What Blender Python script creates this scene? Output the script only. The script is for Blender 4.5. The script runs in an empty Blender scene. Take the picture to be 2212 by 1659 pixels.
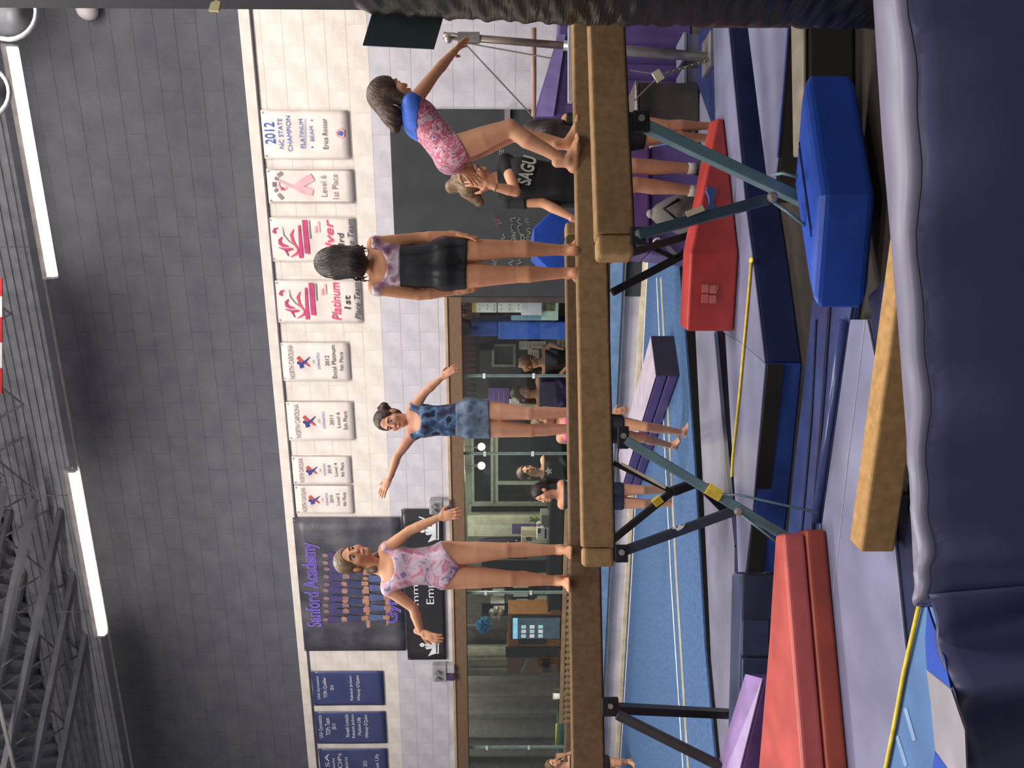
import bpy, bmesh, math, random
import numpy as np
from mathutils import Vector, Matrix

random.seed(7)
SC = bpy.context.scene
COL = SC.collection
# ------------------------------------------------------------------ camera
# the phone was held sideways: the place stands upright in world space, the camera is rolled 90 degrees
FPX, CU, CV, CAMZ = 1661.0, 829.5, 1106.0, 1.67
PITCH = math.atan(21.0 / FPX)
FWD = Vector((0, math.cos(PITCH), -math.sin(PITCH)))
UPV = Vector((0, math.sin(PITCH), math.cos(PITCH)))
CAMPOS = Vector((0, 0, CAMZ))
cam_data = bpy.data.cameras.new('camera')
cam = bpy.data.objects.new('camera', cam_data)
COL.objects.link(cam)
cam_data.sensor_width = 36.0
cam_data.lens = FPX / 2212.0 * 36.0
cam_data.clip_start = 0.05
cx, cy, cz = -UPV, Vector((1, 0, 0)), -FWD
cam.matrix_world = Matrix(((cx.x, cy.x, cz.x, 0), (cx.y, cy.y, cz.y, 0), (cx.z, cy.z, cz.z, CAMZ), (0, 0, 0, 1)))
SC.camera = cam
# ------------------------------------------------------------------ world, lights, exposure
world = bpy.data.worlds.new('world'); SC.world = world
world.use_nodes = True
world.node_tree.nodes['Background'].inputs[0].default_value = (0.62, 0.60, 0.64, 1)
world.node_tree.nodes['Background'].inputs[1].default_value = 0.5
SC.view_settings.view_transform = 'Standard'
SC.view_settings.look = 'None'
SC.view_settings.exposure = 0.0
SC.view_settings.gamma = 1.0
SC.view_settings.use_curve_mapping = False

def area_light(name, loc, sx, sy, power, col=(1.0, 0.95, 0.89), rot=(0, 0, 0)):
    d = bpy.data.lights.new(name, 'AREA'); d.shape = 'RECTANGLE'; d.size = sx; d.size_y = sy
    d.energy = power; d.color = col
    o = bpy.data.objects.new(name, d); COL.objects.link(o); o.location = loc; o.rotation_euler = rot
    return o
# rows of ceiling fixtures of the hall, above and behind the frame
for (lx, ly, pw) in ((-2.8, 5.8, 275), (2.4, 5.2, 205), (-2.6, 2.4, 135), (2.6, 2.0, 135), (0.0, -1.6, 100)):
    area_light('ceiling_row_light', (lx, ly, 6.15), 3.0, 0.35, pw)
    area_light('ceiling_row_uplight', (lx, ly, 6.30), 3.0, 0.35, pw * 0.9, rot=(math.pi, 0, 0))  # added upward fill that brightens the ceiling


# ------------------------------------------------------------------ picture geometry helpers
def ray(x, y):
    """direction through the photo's pixel (x, y) of the 2212x1659 frame"""
    u, v = 1659.0 - y, x
    return FWD + Vector((1, 0, 0)) * ((u - CU) / FPX) - UPV * ((v - CV) / FPX)
def at(x, y, d):
    r = ray(x, y); return CAMPOS + r * (d / r.y)
def atz(x, y, z):
    r = ray(x, y); return CAMPOS + r * ((z - CAMZ) / r.z)
# the long back wall runs slightly away to the left
_t = Vector((3.185, -1.0, 0)).normalized()
WT = _t; WY = Vector((-_t.y, _t.x, 0)); W0 = Vector((2.888, 7.62, 0))
WM = Matrix(((WT.x, WY.x, 0, W0.x), (WT.y, WY.y, 0, W0.y), (0, 0, 1, 0), (0, 0, 0, 1)))
def wp(x, y, k=0.0):
    """wall coordinates (s, z) of a pixel on the plane k metres behind the wall face"""
    r = ray(x, y)
    t = (W0 + WY * k - CAMPOS).dot(WY) / r.dot(WY)
    P = CAMPOS + r * t
    return (P - W0).dot(WT), P.z
def wbox(x0, x1, y0, y1, k=0.0):
    xm, ym = (x0 + x1) / 2, (y0 + y1) / 2
    return wp(xm, y1, k)[0], wp(xm, y0, k)[0], wp(x1, ym, k)[1], wp(x0, ym, k)[1]
I4 = Matrix.Identity(4)
MW = {}

# ------------------------------------------------------------------ materials
def lin(c):
    c = [v / 255.0 for v in c]
    return tuple((v / 12.92 if v <= 0.04045 else ((v + 0.055) / 1.055) ** 2.4) for v in c) + (1.0,)
MATS = {}
def mat(name, c, rough=0.6, c2=None, scale=8.0, metal=0.0, bump=0.0, bscale=60.0, spec=0.4, emit=0.0, stretch=None, coat=0.0, detail=4.0, contrast=None):
    if name in MATS: return MATS[name]
    m = bpy.data.materials.new(name); MATS[name] = m; m.use_nodes = True
    nt = m.node_tree; b = nt.nodes['Principled BSDF']
    b.inputs['Roughness'].default_value = rough; b.inputs['Metallic'].default_value = metal
    b.inputs['Specular IOR Level'].default_value = spec
    b.inputs['Coat Weight'].default_value = coat; b.inputs['Coat Roughness'].default_value = 0.25
    tc = nt.nodes.new('ShaderNodeTexCoord'); mp = nt.nodes.new('ShaderNodeMapping')
    nt.links.new(tc.outputs['Object'], mp.inputs[0])
    if stretch: mp.inputs['Scale'].default_value = stretch
    if c2 is None: c2 = tuple(min(255, v * 1.06 + 2) for v in c); c = tuple(v * 0.94 for v in c)
    n = nt.nodes.new('ShaderNodeTexNoise'); n.inputs['Scale'].default_value = scale; n.inputs['Detail'].default_value = detail
    nt.links.new(mp.outputs[0], n.inputs['Vector'])
    r = nt.nodes.new('ShaderNodeValToRGB')
    lo, hi = contrast if contrast else (0.35, 0.65)
    r.color_ramp.elements[0].position = lo; r.color_ramp.elements[1].position = hi
    r.color_ramp.elements[0].color = lin(c); r.color_ramp.elements[1].color = lin(c2)
    nt.links.new(n.outputs['Fac'], r.inputs[0]); nt.links.new(r.outputs[0], b.inputs['Base Color'])
    if bump:
        n2 = nt.nodes.new('ShaderNodeTexNoise'); n2.inputs['Scale'].default_value = bscale; n2.inputs['Detail'].default_value = 3
        nt.links.new(mp.outputs[0], n2.inputs['Vector'])
        bp = nt.nodes.new('ShaderNodeBump'); bp.inputs['Strength'].default_value = bump; bp.inputs['Distance'].default_value = 0.01
        nt.links.new(n2.outputs['Fac'], bp.inputs['Height']); nt.links.new(bp.outputs[0], b.inputs['Normal'])
    if emit:
        b.inputs['Emission Strength'].default_value = emit; nt.links.new(r.outputs[0], b.inputs['Emission Color'])
    return m
def ramp_mat(name, cols, scale, rough=0.45, spec=0.4, detail=2.0, metal=0.0, distort=0.0, coat=0.0):
    """several colours in blotches (printed fabric)"""
    m = bpy.data.materials.new(name); MATS[name] = m; m.use_nodes = True
    nt = m.node_tree; b = nt.nodes['Principled BSDF']; b.inputs['Roughness'].default_value = rough
    b.inputs['Specular IOR Level'].default_value = spec; b.inputs['Metallic'].default_value = metal
    b.inputs['Coat Weight'].default_value = coat
    tc = nt.nodes.new('ShaderNodeTexCoord'); n = nt.nodes.new('ShaderNodeTexNoise')
    n.inputs['Scale'].default_value = scale; n.inputs['Detail'].default_value = detail; n.inputs['Distortion'].default_value = distort
    nt.links.new(tc.outputs['Object'], n.inputs['Vector'])
    r = nt.nodes.new('ShaderNodeValToRGB'); e = r.color_ramp.elements
    pos = [0.30 + 0.4 * i / (len(cols) - 1) for i in range(len(cols))]
    e[0].position = pos[0]; e[0].color = lin(cols[0]); e[1].position = pos[-1]; e[1].color = lin(cols[-1])
    for p, c in list(zip(pos, cols))[1:-1]:
        q = e.new(p); q.color = lin(c)
    nt.links.new(n.outputs['Fac'], r.inputs[0]); nt.links.new(r.outputs[0], b.inputs['Base Color'])
    return m

# ------------------------------------------------------------------ mesh builder
class MB:
    def __init__(s): s.v = []; s.f = []
    def add(s, vs, fs):
        n = len(s.v); s.v += [Vector(p) for p in vs]; s.f += [tuple(i + n for i in f) for f in fs]; return s
    def hexa(s, p):
        return s.add(p, [(0, 3, 2, 1), (4, 5, 6, 7), (0, 1, 5, 4), (1, 2, 6, 5), (2, 3, 7, 6), (3, 0, 4, 7)])
    def box(s, x0, x1, y0, y1, z0, z1):
        return s.hexa([(x0, y0, z0), (x1, y0, z0), (x1, y1, z0), (x0, y1, z0), (x0, y0, z1), (x1, y0, z1), (x1, y1, z1), (x0, y1, z1)])
    def prism(s, poly, z0, z1, ztop=None):
        n = len(poly)
        zt = ztop if ztop else [z1] * n
        a = sum(poly[i][0] * poly[(i + 1) % n][1] - poly[(i + 1) % n][0] * poly[i][1] for i in range(n))
        if a < 0: poly = poly[::-1]; zt = zt[::-1]
        vs = [(p[0], p[1], z0) for p in poly] + [(p[0], p[1], z) for p, z in zip(poly, zt)]
        fs = [tuple(range(n - 1, -1, -1)), tuple(range(n, 2 * n))] + [(i, (i + 1) % n, n + (i + 1) % n, n + i) for i in range(n)]
        return s.add(vs, fs)
    def extr(s, pts, off):
        """closed planar outline (3D points) swept by a vector"""
        n = len(pts); off = Vector(off); pts = [Vector(p) for p in pts]
        vs = pts + [p + off for p in pts]
        return s.add(vs, [tuple(range(n)), tuple(range(2 * n - 1, n - 1, -1))] + [((i + 1) % n, i, n + i, n + (i + 1) % n) for i in range(n)])
    def tube(s, pts, r, n=10):
        pts = [Vector(p) for p in pts]
        rr = r if isinstance(r, (list, tuple)) else [r] * len(pts)
        rings = []
        for i, p in enumerate(pts):
            d = (pts[min(i + 1, len(pts) - 1)] - pts[max(i - 1, 0)]).normalized()
            ref = Vector((0, 0, 1)) if abs(d.z) < 0.9 else Vector((1, 0, 0))
            a = d.cross(ref).normalized(); b = d.cross(a)
            rings.append([p + (a * math.cos(2 * math.pi * j / n) + b * math.sin(2 * math.pi * j / n)) * rr[i] for j in range(n)])
        vs = [q for ring in rings for q in ring]; fs = []
        for i in range(len(pts) - 1):
            for j in range(n):
                fs.append((i * n + j, i * n + (j + 1) % n, (i + 1) * n + (j + 1) % n, (i + 1) * n + j))
        fs += [tuple(range(n - 1, -1, -1)), tuple((len(pts) - 1) * n + j for j in range(n))]
        return s.add(vs, fs)
    def bar(s, a, b, w, h, ref=(0, 1, 0)):
        a, b = Vector(a), Vector(b); d = (b - a).normalized(); ref = Vector(ref)
        p = ref - d * ref.dot(d); p.normalize(); q = d.cross(p)
        p *= w / 2; q *= h / 2
        return s.hexa([a - p - q, a + p - q, a + p + q, a - p + q, b - p - q, b + p - q, b + p + q, b - p + q])
    def ball(s, c, r, nu=12, nv=8):
        c = Vector(c); r = Vector(r) if not isinstance(r, (int, float)) else Vector((r, r, r))
        vs = [c + Vector((0, 0, r.z))]
        for i in range(1, nv):
            t = math.pi * i / nv
            for j in range(nu):
                p = 2 * math.pi * j / nu
                vs.append(c + Vector((r.x * math.sin(t) * math.cos(p), r.y * math.sin(t) * math.sin(p), r.z * math.cos(t))))
        vs.append(c - Vector((0, 0, r.z))); fs = []
        for j in range(nu): fs.append((0, 1 + j, 1 + (j + 1) % nu))
        for i in range(nv - 2):
            for j in range(nu):
                a = 1 + i * nu
                fs.append((a + j, a + nu + j, a + nu + (j + 1) % nu, a + (j + 1) % nu))
        a = 1 + (nv - 2) * nu
        for j in range(nu): fs.append((a + j, len(vs) - 1, a + (j + 1) % nu))
        return s.add(vs, fs)
    def lathe(s, c, prof, n=14, axis='z'):
        c = Vector(c); vs = []; fs = []
        for r, z in prof:
            for j in range(n):
                t = 2 * math.pi * j / n
                o = Vector((r * math.cos(t), r * math.sin(t), z)) if axis == 'z' else Vector((r * math.cos(t), z, r * math.sin(t)))
                vs.append(c + o)
        m = len(prof)
        for i in range(m - 1):
            for j in range(n):
                fs.append((i * n + j, i * n + (j + 1) % n, (i + 1) * n + (j + 1) % n, (i + 1) * n + j))
        fs += [tuple(range(n - 1, -1, -1)), tuple((m - 1) * n + j for j in range(n))]
        return s.add(vs, fs)
    def sheet(s, fn, nu, nv, th):
        """a grid fn(u, v) -> (front point, thickness direction) made into a closed sheet"""
        fr = []; bk = []
        for i in range(nu + 1):
            for j in range(nv + 1):
                p, nrm = fn(i / nu, j / nv); p = Vector(p); fr.append(p); bk.append(p + Vector(nrm) * th)
        N = len(fr); W = nv + 1; fs = []
        for i in range(nu):
            for j in range(nv):
                a = i * W + j
                fs.append((a, a + W, a + W + 1, a + 1)); fs.append((N + a, N + a + 1, N + a + W + 1, N + a + W))
        for j in range(nv):
            fs.append((j, j + 1, N + j + 1, N + j)); a = nu * W + j; fs.append((a + 1, a, N + a, N + a + 1))
        for i in range(nu):
            a = i * W; fs.append((a + W, a, N + a, N + a + W)); a = i * W + nv; fs.append((a, a + W, N + a + W, N + a))
        return s.add(fr + bk, fs)
    def build(s, name, m, parent=None, M=I4, bevel=0.0, smooth=False, seg=2, origin=None):
        me = bpy.data.meshes.new(name)
        if parent is None:
            if origin is None:
                mn = Vector([min(p[i] for p in s.v) for i in range(3)]); mx = Vector([max(p[i] for p in s.v) for i in range(3)])
                origin = Vector(((mn.x + mx.x) / 2, (mn.y + mx.y) / 2, mn.z))
            origin = Vector(origin); B = M @ Matrix.Translation(origin)
            vs = [p - origin for p in s.v]
        else:
            R = MW[parent].inverted() @ M; vs = [R @ p for p in s.v]; B = MW[parent]
        me.from_pydata([tuple(p) for p in vs], [], s.f); me.update()
        bm = bmesh.new(); bm.from_mesh(me); bmesh.ops.recalc_face_normals(bm, faces=bm.faces[:]); bm.to_mesh(me); bm.free()
        o = bpy.data.objects.new(name, me); COL.objects.link(o)
        if parent is None: o.matrix_world = B
        else: o.parent = parent
        MW[o] = B
        me.materials.append(m)
        if smooth: me.polygons.foreach_set('use_smooth', [True] * len(me.polygons))
        if bevel:
            md = o.modifiers.new('bevel', 'BEVEL'); md.width = bevel; md.segments = seg; md.limit_method = 'ANGLE'
            md.angle_limit = math.radians(35)
        return o
def tag(o, label, cat, group=None, kind=None):
    if label: o['label'] = label
    if cat: o['category'] = cat
    if group: o['group'] = group
    if kind: o['kind'] = kind
    return o
def thing(name, label, cat, loc, M=I4, group=None):
    o = bpy.data.objects.new(name, None); COL.objects.link(o); o.empty_display_size = 0.1
    B = M @ Matrix.Translation(Vector(loc)); o.matrix_world = B; MW[o] = B
    return tag(o, label, cat, group)
def copy_part(o, name, parent, offset):
    c = bpy.data.objects.new(name, o.data); COL.objects.link(c); c.parent = parent; c.location = offset; MW[c] = MW[parent]
    return c
def letters(parent, text, box, m, k=-0.012, shear=0.0, M=WM, name='lettering', bold=0.0):
    cu = bpy.data.curves.new('tmp', 'FONT'); cu.body = text; cu.shear = shear; cu.resolution_u = 3; cu.offset = bold
    to = bpy.data.objects.new('tmp', cu); COL.objects.link(to)
    bpy.context.view_layer.update()
    me = bpy.data.meshes.new_from_object(to)
    bpy.data.objects.remove(to); bpy.data.curves.remove(cu)
    xs = [v.co.x for v in me.vertices]; ys = [v.co.y for v in me.vertices]
    if not xs: return None
    s0, s1, z0, z1 = box; ax = (s1 - s0) / (max(xs) - min(xs)); az = (z1 - z0) / (max(ys) - min(ys))
    R = MW[parent].inverted() @ M; x0, y0 = min(xs), min(ys)
    for v in me.vertices: v.co = R @ Vector((s0 + (v.co.x - x0) * ax, k, z0 + (v.co.y - y0) * az))
    words_ = text.split(' '); nv = len(me.vertices); idx = list(range(nv))
    def root(i):
        while idx[i] != i: idx[i] = idx[idx[i]]; i = idx[i]
        return i
    polys = [tuple(p.vertices) for p in me.polygons]
    for p in polys:
        for q in p[1:]: idx[root(q)] = root(p[0])
    groups_ = [polys]
    if len(words_) > 1:
        iv = {}
        for i in range(nv):
            r_ = root(i); a_, b_ = iv.get(r_, (1e9, -1e9)); iv[r_] = (min(a_, xs[i]), max(b_, xs[i]))
        run = []
        for a_, b_ in sorted(iv.values()):
            if run and a_ <= run[-1][1]: run[-1][1] = max(run[-1][1], b_)
            else: run.append([a_, b_])
        gaps = sorted(range(len(run) - 1), key=lambda i: run[i][1] - run[i + 1][0])[:len(words_) - 1]
        cuts = sorted((run[i][1] + run[i + 1][0]) / 2 for i in gaps)
        groups_ = [[] for _ in range(len(cuts) + 1)]
        for p in polys: groups_[sum(1 for c_ in cuts if xs[p[0]] > c_)].append(p)
    co = [tuple(v.co) for v in me.vertices]; o = None
    for gp in groups_:   # every word a part of its own
        if not gp: continue
        used = sorted({i for p in gp for i in p}); mp_ = {v: i for i, v in enumerate(used)}
        mw = bpy.data.meshes.new(name); mw.from_pydata([co[i] for i in used], [], [tuple(mp_[i] for i in p) for p in gp]); mw.materials.append(m)
        o = bpy.data.objects.new(name, mw); COL.objects.link(o); o.parent = parent; MW[o] = MW[parent]
    bpy.data.meshes.remove(me)
    return o

# ------------------------------------------------------------------ base materials
M_white = mat('cream_painted_block', (230, 220, 211), 0.75, scale=3, bump=0.25, bscale=40)
M_lav = mat('lavender_painted_block', (202, 198, 205), 0.75, scale=3, bump=0.25, bscale=40)
M_black = mat('charcoal_painted_block', (88, 88, 97), 0.8, c2=(99, 99, 107), scale=4, bump=0.4, bscale=30)
M_wood = mat('brown_wood_trim', (120, 94, 72), 0.6, scale=10, stretch=(1, 8, 8))
M_suede = mat('tan_suede_beam_cover', (142, 114, 82), 0.95, scale=25, spec=0.1, bump=0.15, bscale=300)
M_suede2 = mat('light_tan_suede_end', (154, 124, 86), 0.95, scale=25, spec=0.1)
M_teal = mat('teal_painted_steel', (96, 124, 132), 0.35, scale=6, spec=0.6)
M_dsteel = mat('dark_blue_painted_steel', (48, 56, 70), 0.45, scale=6, spec=0.5)
M_blackm = mat('black_metal', (28, 28, 32), 0.5, scale=10)
M_steel = mat('galvanized_steel', (150, 148, 146), 0.4, metal=0.6, scale=12)
M_navy = mat('navy_vinyl', (40, 50, 96), 0.35, scale=4, spec=0.5, bump=0.1, bscale=12)
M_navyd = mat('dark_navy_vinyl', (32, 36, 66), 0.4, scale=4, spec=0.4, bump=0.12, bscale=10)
M_blue = mat('bright_blue_vinyl', (36, 76, 176), 0.4, scale=5, spec=0.5, bump=0.1, bscale=14)
M_royal = mat('royal_blue_vinyl', (46, 74, 150), 0.4, scale=5, spec=0.5)
M_red = mat('red_vinyl', (184, 62, 56), 0.42, scale=5, spec=0.5, bump=0.08, bscale=14)
M_redd = mat('orange_red_vinyl', (160, 68, 50), 0.45, scale=5, spec=0.5)
M_lavm = mat('lavender_vinyl', (120, 121, 149), 0.42, scale=3, spec=0.5, bump=0.06, bscale=8)
M_graym = mat('grey_lavender_vinyl', (126, 124, 144), 0.42, scale=3, spec=0.5, bump=0.06, bscale=8)
M_purple = mat('purple_vinyl', (88, 70, 126), 0.42, scale=5, spec=0.5, bump=0.08, bscale=12)
M_purpled = mat('dark_purple_vinyl', (70, 56, 108), 0.45, scale=5, spec=0.4)
M_carpet = mat('blue_carpet', (82, 110, 150), 0.95, scale=30, spec=0.1, bump=0.3, bscale=250)
M_dark = mat('dark_floor', (52, 46, 42), 0.9, scale=6)
M_glove = mat('black_velcro', (40, 36, 34), 0.95, scale=60)
M_yellow = mat('yellow_tape', (226, 196, 70), 0.6, scale=20)
M_cream = mat('cream_trim', (222, 208, 176), 0.7, scale=8)
M_wht = mat('white_paint', (226, 222, 218), 0.6, scale=6)
M_gray = mat('grey_paint', (128, 128, 128), 0.6, scale=6)
M_paper = mat('white_paper', (222, 218, 216), 0.8, scale=8)
M_ink = mat('dark_ink', (70, 66, 72), 0.8)
M_inkb = mat('blue_ink', (74, 104, 178), 0.8)
M_inkp = mat('pink_ink', (222, 90, 122), 0.8)
M_inkm = mat('magenta_ink', (196, 76, 120), 0.8)
M_inkpl = mat('pale_pink_ink', (232, 178, 184), 0.8)
M_inkg = mat('grey_ink', (146, 132, 132), 0.8)
M_inkw = mat('white_ink', (226, 226, 228), 0.7)
M_inkpu = mat('purple_ink', (86, 66, 168), 0.7)
M_inkpul = mat('light_purple_ink', (142, 124, 200), 0.7)
M_inkr = mat('red_ink', (196, 84, 82), 0.8)
M_inkn = mat('navy_blue_ink', (58, 66, 140), 0.8)
M_banner = mat('white_banner_vinyl', (232, 220, 212), 0.35, scale=3, spec=0.5)
M_nbanner = mat('navy_banner_vinyl', (58, 66, 110), 0.35, c2=(68, 76, 122), scale=3, spec=0.6)
M_bbanner = mat('black_banner_vinyl', (44, 42, 46), 0.35, scale=3, spec=0.6)
M_poster = mat('grey_storm_poster_print', (66, 64, 74), 0.4, c2=(104, 100, 108), scale=3.5, spec=0.5, contrast=(0.4, 0.7))
M_posterl = mat('pale_glow_print', (132, 128, 132), 0.5, scale=4)
M_gold = mat('gold_plastic', (206, 176, 96), 0.3, metal=0.7)
M_maroon = mat('maroon_ribbon', (110, 42, 48), 0.5)
M_skin = mat('skin_warm', (206, 150, 116), 0.6, c2=(216, 160, 126), scale=9, spec=0.3)
M_skin2 = mat('skin_tan', (192, 134, 100), 0.6, c2=(202, 144, 110), scale=9, spec=0.3)
M_skin3 = mat('skin_rosy', (210, 154, 126), 0.6, c2=(220, 164, 136), scale=9, spec=0.3)
def hairm(n, c, c2): return mat(n, c, 0.5, c2=c2, scale=40, spec=0.4, stretch=(1, 1, 0.15), bump=0.4, bscale=120)
M_hair_b = hairm('light_brown_hair', (92, 72, 54), (140, 114, 86))
M_hair_d = hairm('dark_brown_hair', (46, 36, 32), (82, 64, 54))
M_hair_k = hairm('black_hair', (30, 26, 25), (58, 48, 43))
M_hair_m = hairm('brown_hair', (54, 38, 32), (90, 66, 54))
M_eyew = mat('eye_white', (226, 220, 214), 0.3)
M_eyed = mat('eye_dark', (40, 30, 28), 0.3)
M_lip = mat('lip_pink', (186, 104, 96), 0.5)
M_cloth_k = mat('black_jersey', (30, 30, 34), 0.8, scale=20)
M_short_k = mat('shiny_black_spandex', (30, 31, 36), 0.32, scale=14, spec=0.6)
M_cloth_n = mat('navy_jersey', (36, 40, 62), 0.8, scale=20)
M_hotpink = mat('hot_pink_fabric', (232, 96, 150), 0.6)
M_bra = mat('blue_sports_bra', (56, 96, 190), 0.7, scale=20)
M_leo_pink = ramp_mat('pink_floral_leotard', [(150, 124, 176), (206, 186, 208), (226, 206, 218), (222, 176, 198), (214, 120, 150), (200, 178, 208)], 16, 0.5, distort=0.6)
M_leo_blue = ramp_mat('blue_nebula_leotard', [(40, 40, 62), (62, 62, 86), (66, 96, 140), (112, 150, 186), (52, 62, 96), (40, 42, 66)], 11, 0.4)
M_short_blue = ramp_mat('pale_blue_marbled_shorts', [(84, 104, 128), (120, 142, 166), (76, 96, 126)], 14, 0.45)
M_leo_shiny = ramp_mat('shiny_mauve_top', [(110, 64, 92), (156, 110, 136), (226, 212, 220), (150, 104, 130), (106, 60, 88)], 9, 0.28, coat=0.4)
M_leo_swirl = ramp_mat('red_paisley_leotard', [(70, 84, 140), (206, 186, 200), (190, 96, 120), (170, 74, 96), (214, 178, 190), (168, 84, 110), (60, 90, 140)], 10, 0.5, distort=2.6)

# ================================================================== THE SETTING
def struct(o): o['kind'] = 'structure'; return o
struct(MB().box(-9, 9, -4, 13.5, -0.2, 0).build('floor', M_dark))
# ---- back wall of painted blocks
ZD = wp(530, 200)[1]; ZWB = wp(800, 200)[1]; CH = (ZD - ZWB) / 6.0
ZTOP = 6.6
S_WR = wp(1100, 641)[0]; Z_WT = wp(966, 800)[1]; Z_WB = 0.80
wb = MB()
wb.box(-12, 3.6, 0.0026, 0.2, Z_WT, ZD); wb.box(-12, S_WR, 0.0026, 0.2, 0, Z_WB); wb.box(S_WR, 3.6, 0.0026, 0.2, 0, Z_WT)
wall = struct(wb.build('wall_back', M_lav, M=WM, origin=(0, 0, 0)))
MB().box(-12, 3.6, 0.0035, 0.2, ZD, ZTOP).build('upper_backing', mat('charcoal_mortar', (106, 106, 114), 0.8), wall, M=WM)
MB().box(-12, 3.6, 0.0025, 0.019, ZWB, ZD - 0.001).build('cream_mortar', M_white, wall, M=WM)
MB().box(-12, 3.6, 0.0, 0.2, ZTOP, 7.42).build('metal_fascia', mat('grey_fascia', (146, 146, 152), 0.6), wall, M=WM)
rb = MB()
for i in range(9): rb.box(-12, 3.6, -0.025, 0.0, ZTOP + 0.04 + i * 0.088, ZTOP + 0.08 + i * 0.088)
rb.build('fascia_ribs', mat('grey_fascia', (146, 146, 152), 0.6), wall, M=WM)['kind'] = 'stuff'
BL = 0.406; GAP = 0.004
def block_mesh(mb, s0, s1, z0, z1): mb.box(s0 + GAP / 2, s1 - GAP / 2, 0.0, 0.016, z0 + GAP / 2, z1 - GAP / 2)
protos = {}
rest = {'cream': MB(), 'lav': MB(), 'black': MB()}
ncourse = int((ZTOP - 0.0) / CH) + 2
zc0 = ZWB - math.floor(ZWB / CH) * CH - CH
count = 0
for c in range(ncourse + 1):
    z0, z1 = zc0 + c * CH, zc0 + (c + 1) * CH
    if z1 <= 0.02: continue
    z0 = max(z0, 0.0); z1 = min(z1, ZTOP)
    if z1 - z0 < 0.03: continue
    zm = (z0 + z1) / 2
    colr = 'black' if zm > ZD else ('cream' if zm > ZWB else 'lav')
    for i in range(-30, 9):
        s0 = i * BL + (BL / 2 if c % 2 else 0); s1 = s0 + BL
        zz0, zz1 = z0, z1
        if s1 > 3.5: continue
        if zm < Z_WT and zm > Z_WB:
            if s0 < S_WR: s0 = S_WR
            if s1 - s0 < 0.05: continue
        elif z0 < Z_WT < z1 and s0 < S_WR: zz0 = Z_WT
        if zz1 - zz0 < 0.03: continue
        sm = (s0 + s1) / 2
        single = colr != 'black' and -8.7 < sm < 1.1 and zm > Z_WT and count < 300
        if single:
            key = (colr, round(s1 - s0, 3), round(zz1 - zz0, 3))
            if key not in protos:
                mb = MB(); block_mesh(mb, 0, s1 - s0, 0, zz1 - zz0)
                o = mb.build('block', M_white if colr == 'cream' else M_lav, wall, M=WM); o.location = (s0, 0, zz0); protos[key] = o
            else: copy_part(protos[key], 'block', wall, (s0, 0, zz0))
            count += 1
        else: block_mesh(rest[colr], s0, s1, zz0, zz1)
for k_, m_ in (('cream', M_white), ('lav', M_lav), ('black', M_black)):
    if rest[k_].v: rest[k_].build('further_blocks', m_, wall, M=WM)['kind'] = 'stuff'
# dark conduit along the top of the cream band
sA, zA = wp(539, 25, -0.03); sB, zB = wp(687, 1659, -0.03)
tag(MB().tube([(sA + 2, -0.0135, zA), (sB - 2, -0.0135, zA)], 0.0125, 8).build('wall_pipe', mat('dull_grey_pipe', (112, 106, 112), 0.5), M=WM, smooth=True),
    'thin grey conduit pipe running along the top of the cream band of wall', 'pipe')
# base trim of the wall
struct(MB().box(-11, S_WR + 3.0, -0.03, 0.0, 0.14, 0.19).build('baseboard_back', M_cream, M=WM))

# ---- ceiling deck and joists
cd = MB(); prof = []
dirJ = Vector((0.927, 0.375, 0)); nJ = Vector((-0.375, 0.927, 0))
MC = Matrix(((dirJ.x, nJ.x, 0, 0), (dirJ.y, nJ.y, 0, 0), (0, 0, 1, 0), (0, 0, 0, 1)))
n_r = 150; a0, a1 = -11.0, 11.0; pts = []
for i in range(n_r):
    x = -13 + i * 0.16
    pts += [(x, 7.45), (x + 0.05, 7.45), (x + 0.08, 7.40), (x + 0.13, 7.40)]
vs = []; fs = []
for (x, z) in pts: vs += [(x, -9.0, z), (x, 13.0, z)]
for i in range(len(pts) - 1): fs.append((2 * i, 2 * i + 1, 2 * i + 3, 2 * i + 2))
cd.add(vs, fs)
M_deck = mat('grey_metal_deck', (140, 140, 146), 0.55, scale=4)
ceiling = struct(cd.build('ceiling', M_deck, M=MC, origin=(0, 0, 0)))
M_joist = mat('grey_steel_joist', (100, 100, 108), 0.6, scale=6)
def joist(b, tilt=0.0):
    j = MB().box(-11.5, 2.0, b - 0.04, b + 0.04, 6.74, 6.80).box(-11.5, 2.0, b - 0.03, b + 0.03, 7.33, 7.38).build('joist', M_joist, ceiling, M=MC)
    w = MB(); n = 26
    for i in range(n):
        x = -11.5 + i * 0.8
        w.tube([(x, b, 6.78), (x + 0.4, b, 7.35)], 0.011, 5); w.tube([(x + 0.4, b, 7.35), (x + 0.8, b, 6.78)], 0.011, 5)
    wo = w.build('web_bars', M_joist, j, M=MC); wo['kind'] = 'stuff'
for b in (7.2, 7.75, 8.3, 8.85, 9.4, 9.95): joist(b)
# cross bracing pipes under the deck, running with the wall
for (k, z) in ((-1.7, 6.70), (-2.6, 6.70)):
    tag(MB().tube([(-11.5, k, z), (3, k, z)], 0.02, 8).build('sprinkler_pipe', mat('pale_pipe', (150, 146, 146), 0.5), M=WM, smooth=True),
        'pale pipe hung under the joists, %s' % ('nearer the dark wall' if k > -2 else 'farther from the dark wall'), 'pipe', 'ceiling pipes')

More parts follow.
